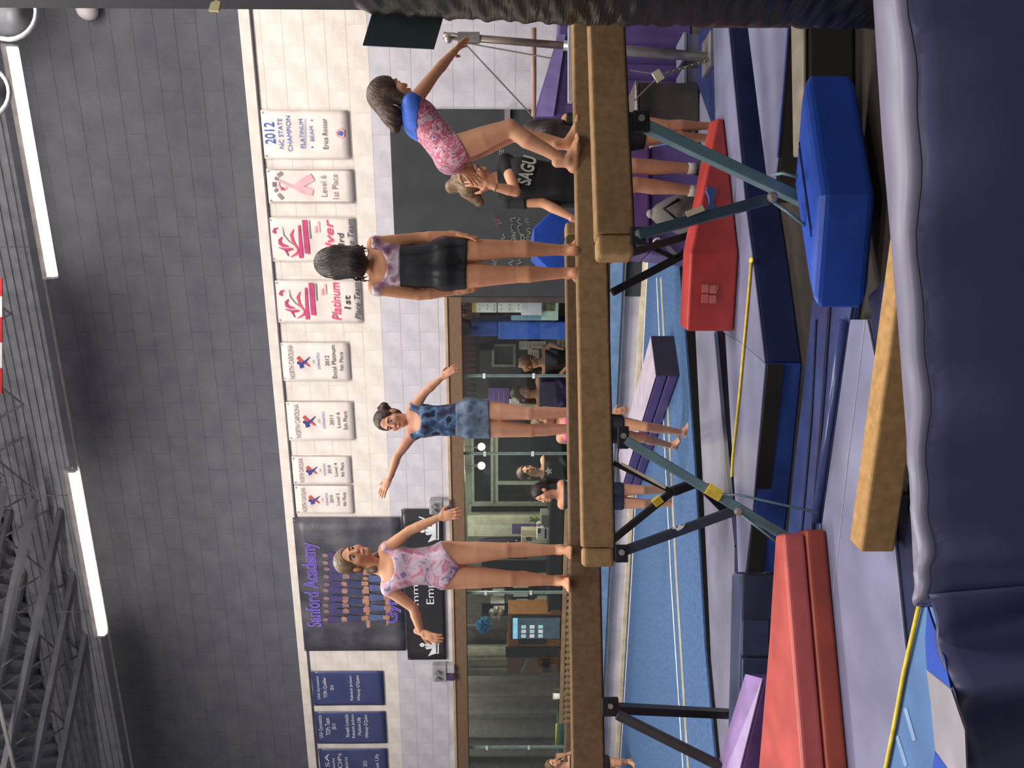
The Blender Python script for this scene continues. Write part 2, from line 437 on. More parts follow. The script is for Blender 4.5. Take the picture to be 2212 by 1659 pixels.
# ---- fluorescent strip lights
M_tube = mat('lit_fluorescent_tube', (255, 238, 226), 0.4, emit=9.0)
def strip_light(xa, ya, xb, yb, label):
    k = -0.45
    sa, za = wp(xa, ya, k); sb, zb = wp(xb, yb, k); z = (za + zb) / 2
    if sa > sb: sa, sb = sb, sa
    t = thing('strip_light', label, 'light', ((sa + sb) / 2, k, z), WM, 'fluorescent strip lights along the dark wall')
    MB().box(sa - 0.02, sb + 0.02, k + 0.01, k + 0.11, z + 0.045, z + 0.10).build('housing', mat('white_lamp_housing', (206, 196, 190), 0.5), t, M=WM, bevel=0.006)
    MB().tube([(sa + 0.02, k + 0.035, z), (sb - 0.02, k + 0.035, z)], 0.042, 12).build('tube', M_tube, t, M=WM, smooth=True)
    for s_ in (sa, sb): MB().box(s_ - 0.012, s_ + 0.012, k, k + 0.075, z - 0.03, z + 0.06).build('socket', M_wht, t, M=WM, bevel=0.004)
    for s_ in (sa + 0.3, sb - 0.3): MB().tube([(s_, k + 0.05, z + 0.1), (s_, k + 0.05, 7.4)], 0.006, 6).build('hanger_rod', M_gray, t, M=WM)
    return z
zl = strip_light(22, 98, 112, 600, 'long glowing fluorescent strip light nearer the black column')
zl = strip_light(163, 1020, 213, 1375, 'shorter glowing fluorescent strip light farther from the black column')
s0_, z0_ = wp(125, 640, -0.4); s1_, z1_ = wp(262, 1659, -0.4)
tag(MB().tube([(s0_ + 3.2, -0.33, z0_ + 0.14), (s1_ - 2, -0.33, z0_ + 0.14)], 0.016, 8).build('light_conduit', mat('pale_conduit', (158, 152, 148), 0.5), M=WM, smooth=True),
    'straight pale conduit joining the two strip lights', 'pipe')
# round hanging reflectors near the top right corner
def hoop(name, xa, ya, r, d, label):
    c = at(xa, ya, d); pts_ = [c + Vector((r * math.cos(t), 0.0, r * math.sin(t))) for t in np.linspace(0, 2 * math.pi, 25)]
    t_ = thing(name, label, 'reflector', c)
    MB().tube(pts_, 0.018, 6).build('rim', mat('pale_rim', (150, 150, 152), 0.4), t_, smooth=True)
    MB().lathe(c + Vector((0, 0.02, 0)), [(r * 0.98, 0.0), (r * 0.8, 0.03), (r * 0.3, 0.05), (0.01, 0.05)], 24, 'y').build('dish', mat('dark_dish', (82, 82, 88), 0.6), t_, smooth=True)
    MB().tube([c + Vector((0, 0.06, 0)), c + Vector((0, 0.06, 7.4 - c.z))], 0.012, 6).build('hanger', M_gray, t_)
hoop('round_reflector', 18, 25, 0.22, 6.1, 'round grey reflector dish with pale rim above the strip light end')
hoop('round_reflector', -35, 200, 0.20, 6.1, 'round grey reflector dish just reaching into the picture beside the long strip light')
# striped flag above
fl = thing('flag', 'red and white striped flag hanging from the ceiling above the frame edge', 'flag', at(2, 735, 6.4))
fd = 6.4
edges = [600, 640, 685, 740, 795, 850]
for i in range(5):
    a = at(4, edges[i], fd); b = at(4, edges[i + 1], fd)
    x0, x1 = min(a.x, b.x), max(a.x, b.x)
    MB().box(x0, x1, fd, fd + 0.01, a.z, a.z + 0.75).build('stripe', mat('flag_red', (184, 50, 56), 0.8) if i % 2 == 0 else M_wht, fl)
MB().tube([at(4, 590, fd) + Vector((0, 0, 0.76)), at(4, 860, fd) + Vector((0, 0, 0.76))], 0.014, 8).build('rod', M_gray, fl)
for y_ in (600, 850): 
    q = at(4, y_, fd) + Vector((0, 0, 0.76)); MB().tube([q, (q.x, q.y, 7.4)], 0.004, 5).build('cord', M_gray, fl)

# ---- chalkboard-black panel on the wall and its chalk marks
cb = wbox(848, 1300, 236, 640, -0.02)
M_chalk = mat('black_chalk_paint', (56, 57, 60), 0.8, c2=(66, 67, 68), scale=3)
chalk = thing('chalkboard_wall', 'large matt black chalkboard panel on the lavender wall', 'chalkboard', ((cb[0] + cb[1]) / 2, -0.02, 0.19), WM)
MB().box(cb[0], cb[1], -0.02, -0.002, 0.19, wp(849, 430)[1]).build('board', M_chalk, chalk, M=WM, bevel=0.003)
M_ch = mat('chalk_white', (150, 152, 146), 0.9); M_chp = mat('chalk_pink', (150, 96, 128), 0.9)
random.seed(3)
def scribble(x0, x1, y0, y1, m, n, rows=1):
    mb = MB(); b_ = wbox(x0, x1, y0, y1, -0.022)
    for r_ in range(rows):
        zz = b_[3] - (r_ + 0.5) * (b_[3] - b_[2]) / rows; hh = (b_[3] - b_[2]) / rows * 0.4
        pts_ = []
        for i in range(n + 1):
            pts_.append((b_[0] + (b_[1] - b_[0]) * i / n, -0.0235, zz + random.uniform(-hh, hh)))
        mb.tube(pts_, 0.004, 4)
    mb.build('chalk_writing', m, chalk, M=WM)
letters(chalk, 'EE', wbox(1078, 1088, 322, 334, -0.022), M_ch, -0.0225, name='chalk_writing')
scribble(1060, 1088, 465, 492, M_chp, 14); scribble(1100, 1150, 470, 530, M_ch, 22, 3); scribble(1080, 1140, 505, 535, M_ch, 18, 3)
scribble(1052, 1080, 560, 580, M_ch, 10); scribble(1095, 1130, 560, 585, M_ch, 12, 2); scribble(1060, 1095, 300, 320, M_ch, 10, 2)
# a pale wood ledge strip at the panel's right end
lb_ = wbox(1090, 1102, 236, 262, -0.04)
MB().box(lb_[0], lb_[1], -0.06, -0.02, lb_[2], lb_[3]).build('chalk_ledge', mat('grey_ledge', (140, 132, 140), 0.6), chalk, M=WM)

# ---- viewing window of the lobby: timber frame, glass panes
M_glass = bpy.data.materials.new('window_glass'); M_glass.use_nodes = True
nt = M_glass.node_tree; nt.nodes.clear()
o_ = nt.nodes.new('ShaderNodeOutputMaterial'); mx = nt.nodes.new('ShaderNodeMixShader'); tr = nt.nodes.new('ShaderNodeBsdfTransparent'); gl = nt.nodes.new('ShaderNodeBsdfGlossy')
tr.inputs[0].default_value = (0.90, 0.95, 0.93, 1); gl.inputs['Roughness'].default_value = 0.03; mx.inputs[0].default_value = 0.05
nt.links.new(tr.outputs[0], mx.inputs[1]); nt.links.new(gl.outputs[0], mx.inputs[2]); nt.links.new(mx.outputs[0], o_.inputs[0])
M_gedge = mat('green_glass_edge', (128, 148, 142), 0.25, spec=0.7)
win = struct(thing('window_1', None, None, (S_WR - 3, 0.02, Z_WB), WM))
FT = 0.17
MB().box(-11, S_WR, -0.03, 0.12, Z_WT - FT, Z_WT).build('head_frame', M_wood, win, M=WM, bevel=0.006)
MB().box(-11, S_WR, -0.045, 0.0, Z_WT - 0.02, Z_WT + 0.012).build('head_moulding', mat('pale_wood_edge', (186, 160, 130), 0.6), win, M=WM, bevel=0.003)
MB().box(S_WR - 0.06, S_WR, -0.03, 0.12, Z_WB, Z_WT - FT).build('side_frame', mat('dark_jamb', (70, 62, 58), 0.6), win, M=WM, bevel=0.004)
MB().box(-11, S_WR, -0.04, 0.14, Z_WB - 0.05, Z_WB + 0.05).build('sill', M_wood, win, M=WM, bevel=0.006)
seams = [wp(1100, y_, 0.05)[0] for y_ in (811, 979, 1279, 1613)]
ed = [S_WR - 0.06] + seams + [-11]
for i in range(len(ed) - 1):
    MB().box(ed[i + 1] + 0.006, ed[i] - 0.006, 0.045, 0.051, Z_WB + 0.05, Z_WT - FT).build('pane', M_glass, win, M=WM)
for s_ in seams:
    j = MB().box(s_ - 0.016, s_ - 0.004, 0.036, 0.058, Z_WB + 0.05, Z_WT - FT).build('glass_joint', M_gedge, win, M=WM)
    MB().box(s_ + 0.004, s_ + 0.014, 0.036, 0.058, Z_WB + 0.05, Z_WT - FT).build('glass_joint', M_gedge, win, M=WM)
    for z_ in (Z_WT - FT - 0.25, Z_WT - FT - 0.8): MB().box(s_ - 0.03, s_ + 0.03, 0.028, 0.036, z_, z_ + 0.03).build('clip', mat('bright_clip', (216, 220, 214), 0.3), win, M=WM)

# ---- lobby room behind the glass
LK = 3.0
M_lwall = mat('grey_green_lobby_wall', (150, 154, 146), 0.8, scale=3)
struct(MB().box(-12.5, S_WR + 1.5, LK, LK + 0.1, 0, 3.2).build('wall_lobby', M_lwall, M=WM))
struct(MB().box(S_WR + 0.4, S_WR + 0.5, 0.2, LK, 0, 3.2).build('wall_lobby_right', M_chalk, M=WM))
struct(MB().box(-12.5, S_WR + 1.5, 0.2, LK, 3.1, 3.2).build('ceiling_lobby', M_lwall, M=WM))
struct(MB().box(-12.5, S_WR + 1.5, 0.2, LK, 0.0, 0.02).build('floor_lobby', mat('lobby_floor', (110, 100, 92), 0.7), M=WM))

# ================================================================== BANNERS
def banner(name, label, px, m, group=None, wave=0.012, sag=0.0, k=-0.02, cat='banner', nails=True):
    s0, s1, z0, z1 = wbox(*px, k)
    t = thing(name, label, cat, ((s0 + s1) / 2, k, z0), WM, group)
    ph = random.uniform(0, 6)
    def fn(u, v):
        s = s0 + (s1 - s0) * u; z = z0 + (z1 - z0) * v
        edge = math.sin(math.pi * u)
        return (s, k + wave * 0.18 * math.sin(6 * u + ph + 3 * v) * (0.3 + v * (1 - v) * 2), z - sag * edge * (v ** 6)), (0, 1, 0)
    MB().sheet(fn, 10, 10, 0.002).build('sheet', m, t, M=WM, smooth=True)
    if nails:
        for s_ in (s0 + 0.025, s1 - 0.025): MB().lathe((s_, k - 0.012, z1 - 0.02), [(0.009, 0), (0.009, 0.008)], 8, 'y').build('grommet', M_steel, t, M=WM)
    return t
KT = -0.0285
def L(t, text, px, m, shear=0.0, bold=0.0): return letters(t, text, wbox(*px, KT), m, KT, shear, bold=bold)
def disc(t, name, x, y, r, m, r_in=0.0, k=KT):
    s, z = wp(x, y, k); mb = MB()
    if r_in:
        n = 20; vs = []
        for j in range(n):
            a = 2 * math.pi * j / n; vs += [(s + r * math.cos(a), k, z + r * math.sin(a)), (s + r_in * math.cos(a), k, z + r_in * math.sin(a))]
        mb.add(vs, [(2 * j, 2 * ((j + 1) % n), 2 * ((j + 1) % n) + 1, 2 * j + 1) for j in range(n)])
    else:
        n = 18; mb.add([(s + r * math.cos(2 * math.pi * j / n), k, z + r * math.sin(2 * math.pi * j / n)) for j in range(n)], [tuple(range(n))])
    return mb.build(name, m, t, M=WM)
def flat(t, name, pxs, m, k=KT):
    """flat print outlined by photo points on the banner"""
    vs = [(lambda q: (q[0], k, q[1]))(wp(x, y, k)) for x, y in pxs]
    return MB().add(vs, [tuple(range(len(vs)))]).build(name, m, t, M=WM)
def stroke(t, name, pxs, w, m, k=KT):
    """brush stroke of half-widths w along photo points"""
    P = [wp(x, y, k) for x, y in pxs]; n = len(P); vs = []
    for i in range(n):
        a, b = P[max(i - 1, 0)], P[min(i + 1, n - 1)]; dx, dz = b[0] - a[0], b[1] - a[1]; l = math.hypot(dx, dz) or 1
        ww = w[i] if isinstance(w, (list, tuple)) else w
        vs += [(P[i][0] - dz / l * ww, k, P[i][1] + dx / l * ww), (P[i][0] + dz / l * ww, k, P[i][1] - dx / l * ww)]
    return MB().add(vs, [(2 * i, 2 * i + 1, 2 * i + 3, 2 * i + 2) for i in range(n - 1)]).build(name, m, t, M=WM)

t = banner('award_banner', 'white banner with blue lettering 2012 champion, nearest the black column', (567, 754, 238, 343), M_banner, 'white award banners')
L(t, '2012', (571, 593, 264, 311), M_inkb, bold=0.01); L(t, 'NC STATE', (601, 611, 256, 321), M_inkb); L(t, 'CHAMPION', (619, 629, 250, 327), M_inkb)
L(t, 'PLATINUM', (647, 656, 257, 320), M_inkb); flat(t, 'underline', [(658.5, 320), (658.5, 257), (659.5, 257), (659.5, 320)], M_inkb)
L(t, 'BEAM', (669, 677, 273, 305), M_inkb); disc(t, 'dot', 673, 260, 0.008, M_inkb); disc(t, 'dot', 674, 318, 0.008, M_inkb)
L(t, 'Erica Rosser', (696, 707, 256, 322), M_ink); disc(t, 'emblem', 736, 288, 0.022, M_inkb, k=KT - 0.001); disc(t, 'emblem_ring', 735, 288, 0.046, M_inkpl, 0.032); flat(t, 'emblem_base', [(743, 296), (745, 296), (745, 280), (743, 280)], M_inkr)

t = banner('award_banner', 'white banner with a pale pink looped ribbon and Level 6 lettering', (578, 764, 365, 439), M_banner, 'white award banners')
stroke(t, 'ribbon', [(675, 382), (652, 396), (634, 404), (617, 398), (603, 390), (601, 400), (606, 408), (620, 406)], [0.038, 0.036, 0.018, 0.012, 0.012, 0.012, 0.012, 0.01], M_inkpl)
stroke(t, 'ribbon', [(676, 416), (660, 412), (645, 407), (636, 403)], [0.03, 0.036, 0.034, 0.02], M_inkpl, KT - 0.0006)
stroke(t, 'ribbon_bud', [(607, 407), (616, 409)], [0.018, 0.008], M_inkm, KT - 0.001)
for a_, b_ in (((609, 373), (600, 380)), ((598, 383), (596, 389)), ((592, 393), (592, 404)), ((594, 408), (598, 414)), ((601, 419), (611, 430))): stroke(t, 'arched_word', [a_, b_], 0.018, M_inkg)
L(t, 'Level 6', (692, 705, 379, 425), M_inkg); L(t, '1st Place', (717, 730, 377, 430), M_inkg)
bx_ = wbox(578, 764, 365, 439, KT)
for (a, b, c, d) in ((0.02, 0.03, 0.02, 0.98), (0.97, 0.98, 0.02, 0.98)):
    s0_, s1_ = bx_[0] + (bx_[1] - bx_[0]) * a, bx_[0] + (bx_[1] - bx_[0]) * b
    MB().box(s0_, s1_, KT, KT + 0.004, bx_[2] + 0.02, bx_[3] - 0.02).build('edge_hem', M_inkg, t, M=WM)
def pink_banner(px, word, place, label):
    x0, x1, y0, y1 = px
    t = banner('award_banner', label, px, M_banner, 'white award banners', wave=0.02)
    X = lambda a: x0 + (a - 595) ; Y = lambda b: y0 + (b - 606) * (y1 - y0) / 91.0
    P = lambda pts: [(X(a), Y(b)) for a, b in pts]
    stroke(t, 'gymnast_figure', P([(612, 628), (605, 630), (603, 635), (608, 638)]), [0.006, 0.014, 0.018, 0.012], M_inkm)
    stroke(t, 'gymnast_figure', P([(621, 647), (616, 653), (617, 660), (624, 664), (635, 666)]), [0.008, 0.016, 0.018, 0.016, 0.005], M_inkm)
    stroke(t, 'gymnast_figure', P([(614, 668), (624, 671), (630, 673), (638, 672), (645, 671)]), [0.004, 0.009, 0.016, 0.014, 0.006], M_inkm)
    stroke(t, 'gymnast_figure', P([(629, 674), (632, 680), (635, 686)]), [0.012, 0.008, 0.005], M_inkm)
    stroke(t, 'swoosh', P([(646, 630), (641, 642), (645, 656), (654, 670), (657, 674)]), [0.004, 0.016, 0.013, 0.008, 0.003], M_inkp)
    stroke(t, 'swoosh', P([(622, 625), (625, 642), (636, 655), (648, 664)]), [0.002, 0.006, 0.006, 0.003], M_inkg)
    stroke(t, 'swoosh', P([(657, 668), (654, 680), (640, 688)]), [0.004, 0.014, 0.004], M_inkp)
    flat(t, 'title_word', P([(658, 690), (667, 690), (661, 622), (656, 622)]), M_inkm)
    flat(t, 'title_word', P([(670, 680), (681, 682), (675, 611), (664, 611)]), M_inkm)
    flat(t, 'small_line', P([(681, 650), (684, 650), (681, 612), (678, 612)]), M_inkg)
    flat(t, 'small_line', P([(692, 638), (697, 638), (696, 624), (691, 624)]), M_inkpl); flat(t, 'small_line', P([(699, 636), (704, 636), (702, 614), (697, 614)]), M_inkpl)
    L(t, word, (X(713), X(733), Y(610), Y(692)), M_inkp, 0.25, 0.012)
    L(t, place, (X(741), X(755), Y(638), Y(668)), M_ink, 0.1, 0.01); L(t, 'Place Team', (X(763), X(776), Y(610), Y(690)), M_ink, 0.3)
    return t
pink_banner((583, 768, 470, 565), 'Silver', '3rd', 'white banner with pink gymnast figures and Silver 3rd lettering')
pink_banner((597, 781, 606, 697), 'Platinum', '1st', 'white banner with pink gymnast figures and Platinum 1st lettering')
def carolina(px, lines, label, lx):
    x0, x1, y0, y1 = px; h = x1 - x0; w = y1 - y0
    t = banner('award_banner', label, px, M_banner, 'white award banners', wave=0.02)
    X = lambda f: x0 + h * f; Y = lambda f: y0 + w * f
    L(t, 'NORTH CAROLINA', (X(0.11), X(0.185), Y(0.07), Y(0.94)), M_inkg)
    P = lambda pts: [(X(a), Y(b)) for a, b in pts]
    stroke(t, 'star_figure', P([(0.24, 0.38), (0.31, 0.50), (0.36, 0.54), (0.42, 0.62)]), [0.02, 0.018, 0.014, 0.006], M_inkr)
    stroke(t, 'star_figure', P([(0.31, 0.66), (0.29, 0.58), (0.35, 0.50), (0.42, 0.38)]), [0.024, 0.022, 0.012, 0.005], M_inkn, KT - 0.0005)
    disc(t, 'star_figure', X(0.255), Y(0.53), 0.018, M_inkn, k=KT - 0.001)
    L(t, 'USA', (X(0.455), X(0.49), Y(0.45), Y(0.56)), M_inkg); L(t, 'GYMNASTICS', (X(0.525), X(0.565), Y(0.26), Y(0.70)), M_inkb)
    for (tx, a, b, c, d) in lines: L(t, tx, (X(a), X(b), Y(c), Y(d)), M_ink)
carolina((607, 755, 740, 823), [('2012', 0.64, 0.70, 0.34, 0.61), ('Excel Platinum', 0.735, 0.80, 0.07, 0.93), ('9th Place', 0.85, 0.905, 0.25, 0.74)], 'white banner reading 2012 Excel Platinum 9th Place', 0)
carolina((621, 764, 868, 951), [('2011', 0.635, 0.69, 0.36, 0.61), ('Level 6', 0.735, 0.79, 0.28, 0.68), ('5th Place', 0.84, 0.90, 0.25, 0.73)], 'white banner reading 2011 Level 6 5th Place', 0)
carolina((632, 758, 986, 1046), [('2010', 0.60, 0.655, 0.32, 0.62), ('Level 4', 0.71, 0.765, 0.24, 0.72), ('9th Place', 0.82, 0.88, 0.22, 0.74)], 'small white banner reading 2010 Level 4 9th Place', 0)
carolina((638, 762, 1049, 1110), [('2010', 0.60, 0.655, 0.34, 0.62), ('Level 5', 0.71, 0.765, 0.28, 0.70), ('4th Place', 0.82, 0.88, 0.25, 0.74)], 'small white banner reading 2010 Level 5 4th Place, beside the big team poster', 0)

# big team poster
t = banner('team_poster', 'large dark grey team poster with purple lettering and rows of gymnasts', (645, 870, 1118, 1406), M_poster, cat='poster', k=-0.03, wave=0.02)
KT = -0.0405
flat(t, 'pale_glow', [(672, 1390), (676, 1330), (700, 1270), (720, 1240), (706, 1300), (690, 1370)], M_posterl)
flat(t, 'pale_glow', [(672, 1130), (680, 1170), (698, 1250), (712, 1260), (706, 1215), (690, 1160)], M_posterl)
flat(t, 'pale_glow', [(694, 1262), (698, 1210), (735, 1205), (742, 1262)], M_posterl)
L(t, 'Sanford Academy', (656, 697, 1172, 1354), M_inkpul, 0, 0.03); KT -= 0.0007
L(t, 'Sanford Academy', (658, 695, 1174, 1352), M_inkpu, 0, 0.0)
L(t, 'Gym', (832, 866, 1282, 1346), M_inkpul, 0, 0.04); KT -= 0.0007
L(t, 'Gym', (834, 864, 1284, 1344), M_inkpu, 0, 0.01); L(t, 'nastics', (832, 866, 1170, 1280), M_inkpu)
M_ps = mat('printed_skin', (176, 128, 108), 0.6); M_pn = mat('printed_navy_leotards', (62, 66, 104), 0.6); M_pl = mat('printed_blue_leotards', (84, 96, 138), 0.6); M_pd = mat('printed_dark_hair', (90, 66, 66), 0.6); M_pw = mat('printed_timber', (176, 134, 112), 0.6)
def row(xa, n, ya, yb, dx, ml, mh):
    sk, le = MB(), MB()
    for i in range(n):
        y = ya + (yb - ya) * (i + 0.5) / n + random.uniform(-2, 2); x = xa + random.uniform(-3, 3); k = KT - 0.0002 * (i % 2)
        s, z = wp(x, y, k); sc = 0.0052
        sk.add([(s + sc * 5.2 * math.cos(a), k, z + sc * 7 * math.sin(a)) for a in np.linspace(0, 2 * math.pi, 11)[:-1]], [tuple(range(10))])
        q = [(-8, -7), (-9, -14), (-6, -dx), (6, -dx), (9, -14), (8, -7)]
        le.add([(s + sc * a, k - 0.0004, z + sc * b) for a, b in q], [tuple(range(6))])
        sk.add([(s + sc * a, k, z + sc * b) for a, b in [(-6, -dx), (6, -dx), (5, -dx - 16), (-5, -dx - 16)]], [(0, 1, 2, 3)])
    sk.build('printed_faces', mh, t, M=WM)['kind'] = 'stuff'; le.build('printed_leotards', ml, t, M=WM)['kind'] = 'stuff'
row(705, 10, 1192, 1345, 38, mat('printed_purple_row', (74, 66, 110), 0.6), mat('printed_faded_skin', (140, 112, 118), 0.6)); KT -= 0.0008
flat(t, 'printed_beam', [(781, 1175), (789, 1175), (800, 1356), (792, 1356)], M_pw); KT -= 0.0006
row(746, 8, 1190, 1348, 40, M_pn, M_ps); KT -= 0.0008
flat(t, 'printed_beam', [(824, 1155), (834, 1155), (846, 1368), (836, 1368)], M_pw); KT -= 0.0006
row(792, 7, 1195, 1345, 40, M_pl, M_ps)
KT = -0.0415
flat(t, 'white_logo', [(842, 1158), (852, 1156), (853, 1142), (842, 1143)], M_inkw)
# black crown banner
KT = -0.035
t = banner('crown_banner', 'long black banner with white crowns and gothic lettering above the window', (874, 960, 1100, 1425), M_bbanner, k=-0.026)
L(t, 'Community', (889, 908, 1200, 1345), M_inkw); L(t, 'Empire', (920, 942, 1225, 1305), M_inkw); L(t, 'y', (905, 930, 1115, 1128), M_inkw)
def crown(y0, y1):
    P = lambda pts: [(922 + a, y0 + (y1 - y0) * b) for a, b in pts]
    flat(t, 'crown', P([(26, 0.12), (26, 0.88), (18, 0.88), (2, 1.0), (8, 0.80), (12, 0.66), (0, 0.70), (-4, 0.60), (4, 0.58), (-18, 0.50), (4, 0.42), (-4, 0.40), (0, 0.30), (12, 0.34), (8, 0.20), (2, 0.0), (18, 0.12)]), M_inkw)
    disc(t, 'crown_ball', 912, (y0 + y1) / 2, 0.03, M_inkw, k=KT - 0.0005); flat(t, 'crown_band', P([(20, 0.86), (22, 0.86), (22, 0.14), (20, 0.14)]), M_bbanner, KT - 0.001)
crown(1368, 1418); crown(1120, 1172)
# navy banners
KT = -0.0305
def navy(px, lines, label):
    t = banner('navy_banner', label, px, M_nbanner, 'navy name banners', wave=0.03, sag=0.01)
    for tx, a, b, c, d in lines: L(t, tx, (a, b, c, d), M_inkw)
navy((674, 829, 1450, 1524), [('USA Gymnastics', 684, 692, 1461, 1510), ('TOPs Qualifier', 698, 707, 1463, 1507), ('2016', 713, 721, 1480, 1491), ('Rebekah Jackson', 755, 763, 1460, 1513), ('Whitney O\'Quinn', 770, 779, 1459, 1514)], 'navy banner with two name lines, beside the large team poster')
navy((681, 834, 1537, 1606), [('USA Gymnastics', 688, 699, 1545, 1594), ('TOPs Team', 703, 713, 1551, 1588), ('2014', 717, 726, 1563, 1576), ('Nevaeh Lomacks', 745, 754, 1543, 1592), ('Rebekah Jackson', 759, 768, 1543, 1594), ('Madison Lilly', 772, 782, 1549, 1588), ('Whitney O\'Quinn', 787, 797, 1544, 1594)], 'middle one of the three navy banners, with four name lines')
navy((690, 838, 1617, 1694), [('USA', 703, 712, 1628, 1675), ('Gymnastics', 718, 726, 1638, 1678), ('TOPs', 730, 739, 1627, 1672), ('Team', 744, 752, 1636, 1670), ('2013', 784, 793, 1644, 1656), ('Madison Lilly', 811, 821, 1628, 1680)], 'navy banner cut by the picture edge, farthest from the black column')
# two emergency light units on the wall
def emergency(px, label):
    s0, s1, z0, z1 = wbox(*px, -0.05)
    t = thing('emergency_light', label, 'light', ((s0 + s1) / 2, -0.05, z0), WM, 'wall emergency lights')
    MB().box(s0, s1, -0.10, -0.002, z0 + (z1 - z0) * 0.35, z1).build('housing', mat('grey_clear_plastic', (164, 160, 162), 0.3), t, M=WM, bevel=0.012)
    MB().box(s0 + 0.01, s0 + (s1 - s0) * 0.45, -0.09, -0.01, z0, z0 + (z1 - z0) * 0.38).build('battery_box', mat('plum_plastic', (84, 58, 98), 0.5), t, M=WM, bevel=0.008)
    MB().box(s0 + (s1 - s0) * 0.5, s1 - 0.01, -0.085, -0.01, z0, z0 + (z1 - z0) * 0.38).build('cover', mat('pale_grey_plastic', (176, 172, 172), 0.4), t, M=WM, bevel=0.008)
    for f in (0.3, 0.7): MB().lathe((s0 + (s1 - s0) * f, -0.11, z0 + (z1 - z0) * 0.75), [(0.022, 0), (0.03, -0.03), (0.03, -0.035)], 12, 'y').build('lamp_head', M_gray, t, M=WM)
emergency((934, 982, 1434, 1468), 'grey emergency light unit with a purple box, beside the black crown banner')
emergency((928, 972, 1078, 1108), 'grey emergency light unit partly behind the outstretched arm of the pink leotard girl')
# white dome on the dark wall by the column
s_, z_ = wp(196, 22, -0.02)
t = thing('dome_lamp', 'small white dome on the dark wall peeking out beside the column', 'lamp', (s_, -0.09, z_), WM)
MB().ball((s_, -0.09, z_), (0.10, 0.085, 0.10), 16, 12).build('dome', mat('white_dome', (206, 196, 196), 0.4), t, M=WM, smooth=True)
MB().lathe((s_, -0.02, z_), [(0.07, -0.005), (0.07, 0.018)], 18, 'y').build('base_ring', M_gray, t, M=WM)

# ================================================================== LOBBY CONTENTS (behind the glass)
def lbox(px, k): return wbox(*px, k)
def lthing(name, label, cat, px, k, group=None):
    b = lbox(px, k); return thing(name, label, cat, ((b[0] + b[1]) / 2, k, b[2]), WM, group), b
def lpart(t, name, px, k0, k1, m, bevel=0.0):
    b = lbox(px, k0); return MB().box(b[0], b[1], k0, k1, b[2], b[3]).build(name, m, t, M=WM, bevel=bevel)
# dark night windows in the lobby's far wall
M_night = mat('dark_night_glass', (40, 44, 46), 0.12, spec=0.6)
M_lframe = mat('pale_green_frame', (164, 170, 158), 0.6)
def night_window(n, px, bars):
    b = lbox(px, LK - 0.04)
    w = struct(thing('window_%d' % n, None, None, ((b[0] + b[1]) / 2, LK - 0.04, b[2]), WM))
    MB().box(b[0], b[1], LK - 0.03, LK - 0.005, b[2], b[3]).build('pane', M_night, w, M=WM)
    for (s0, s1, z0, z1) in ((b[0] - 0.04, b[0], b[2] - 0.04, b[3] + 0.04), (b[1], b[1] + 0.04, b[2] - 0.04, b[3] + 0.04), (b[0], b[1], b[3], b[3] + 0.04), (b[0], b[1], b[2] - 0.04, b[2])):
        MB().box(s0, s1, LK - 0.06, LK - 0.002, z0, z1).build('frame', M_lframe, w, M=WM)
    for y_ in bars:
        s_ = wp(1100, y_, LK)[0]; MB().box(s_ - 0.03, s_ + 0.03, LK - 0.06, LK - 0.03, b[2], b[3]).build('mullion', M_lframe, w, M=WM)
night_window(2, (1024, 1060, 905, 1083), [])
night_window(3, (1076, 1240, 905, 1083), [1040])
night_window(4, (1018, 1186, 1092, 1106), [])
# black notice wall of the lobby's right end
struct(MB().box(wp(1100, 862, 1.6)[0], S_WR + 0.4, 1.6, 1.66, 0.02, 3.1).build('wall_notice', mat('black_notice_wall', (44, 42, 46), 0.8), M=WM))
# pendant bulbs
for (x_, y_, lab) in ((1040, 965, 'glowing round bulb hung in the lobby, next to the glass joint'), (1040, 1006, 'glowing round bulb hung in the lobby, farther from the chalkboard')):
    s_, z_ = wp(x_, y_, 1.5)
    t = thing('pendant_bulb', lab, 'lamp', (s_, 1.5, z_), WM, 'lobby pendant bulbs')
    MB().ball((s_, 1.5, z_), 0.05, 14, 10).build('bulb', mat('lit_warm_bulb', (255, 226, 180), 0.4, emit=14.0), t, M=WM, smooth=True)
    MB().lathe((s_, 1.5, z_ + 0.045), [(0.025, 0), (0.02, 0.06)], 10).build('socket', M_blackm, t, M=WM)
    MB().tube([(s_, 1.5, z_ + 0.1), (s_, 1.5, 3.1)], 0.004, 6).build('cord', M_blackm, t, M=WM)
    pl = bpy.data.lights.new('bulb_light', 'POINT'); pl.energy = 22; pl.color = (1, 0.86, 0.66); pl.shadow_soft_size = 0.08
    po = bpy.data.objects.new('bulb_light', pl); COL.objects.link(po); po.location = WM @ Vector((s_, 1.36, z_ - 0.10))
for s_, lw in ((S_WR - 1.4, 'by the notices'), (S_WR - 4.0, 'above the counter'), (S_WR - 6.6, 'above the grey curtain')):  # unseen panels added to brighten the lobby
    t = thing('ceiling_panel_light', 'flat white panel light in the lobby ceiling ' + lw, 'light', (s_, 1.3, 3.06), WM, 'lobby ceiling panels')
    MB().box(s_ - 0.3, s_ + 0.3, 1.0, 1.6, 3.06, 3.09).build('frame', M_wht, t, M=WM)
    MB().box(s_ - 0.27, s_ + 0.27, 1.03, 1.57, 3.052, 3.06).build('diffuser', mat('lit_panel', (240, 236, 220), 0.5, emit=26.0), t, M=WM)
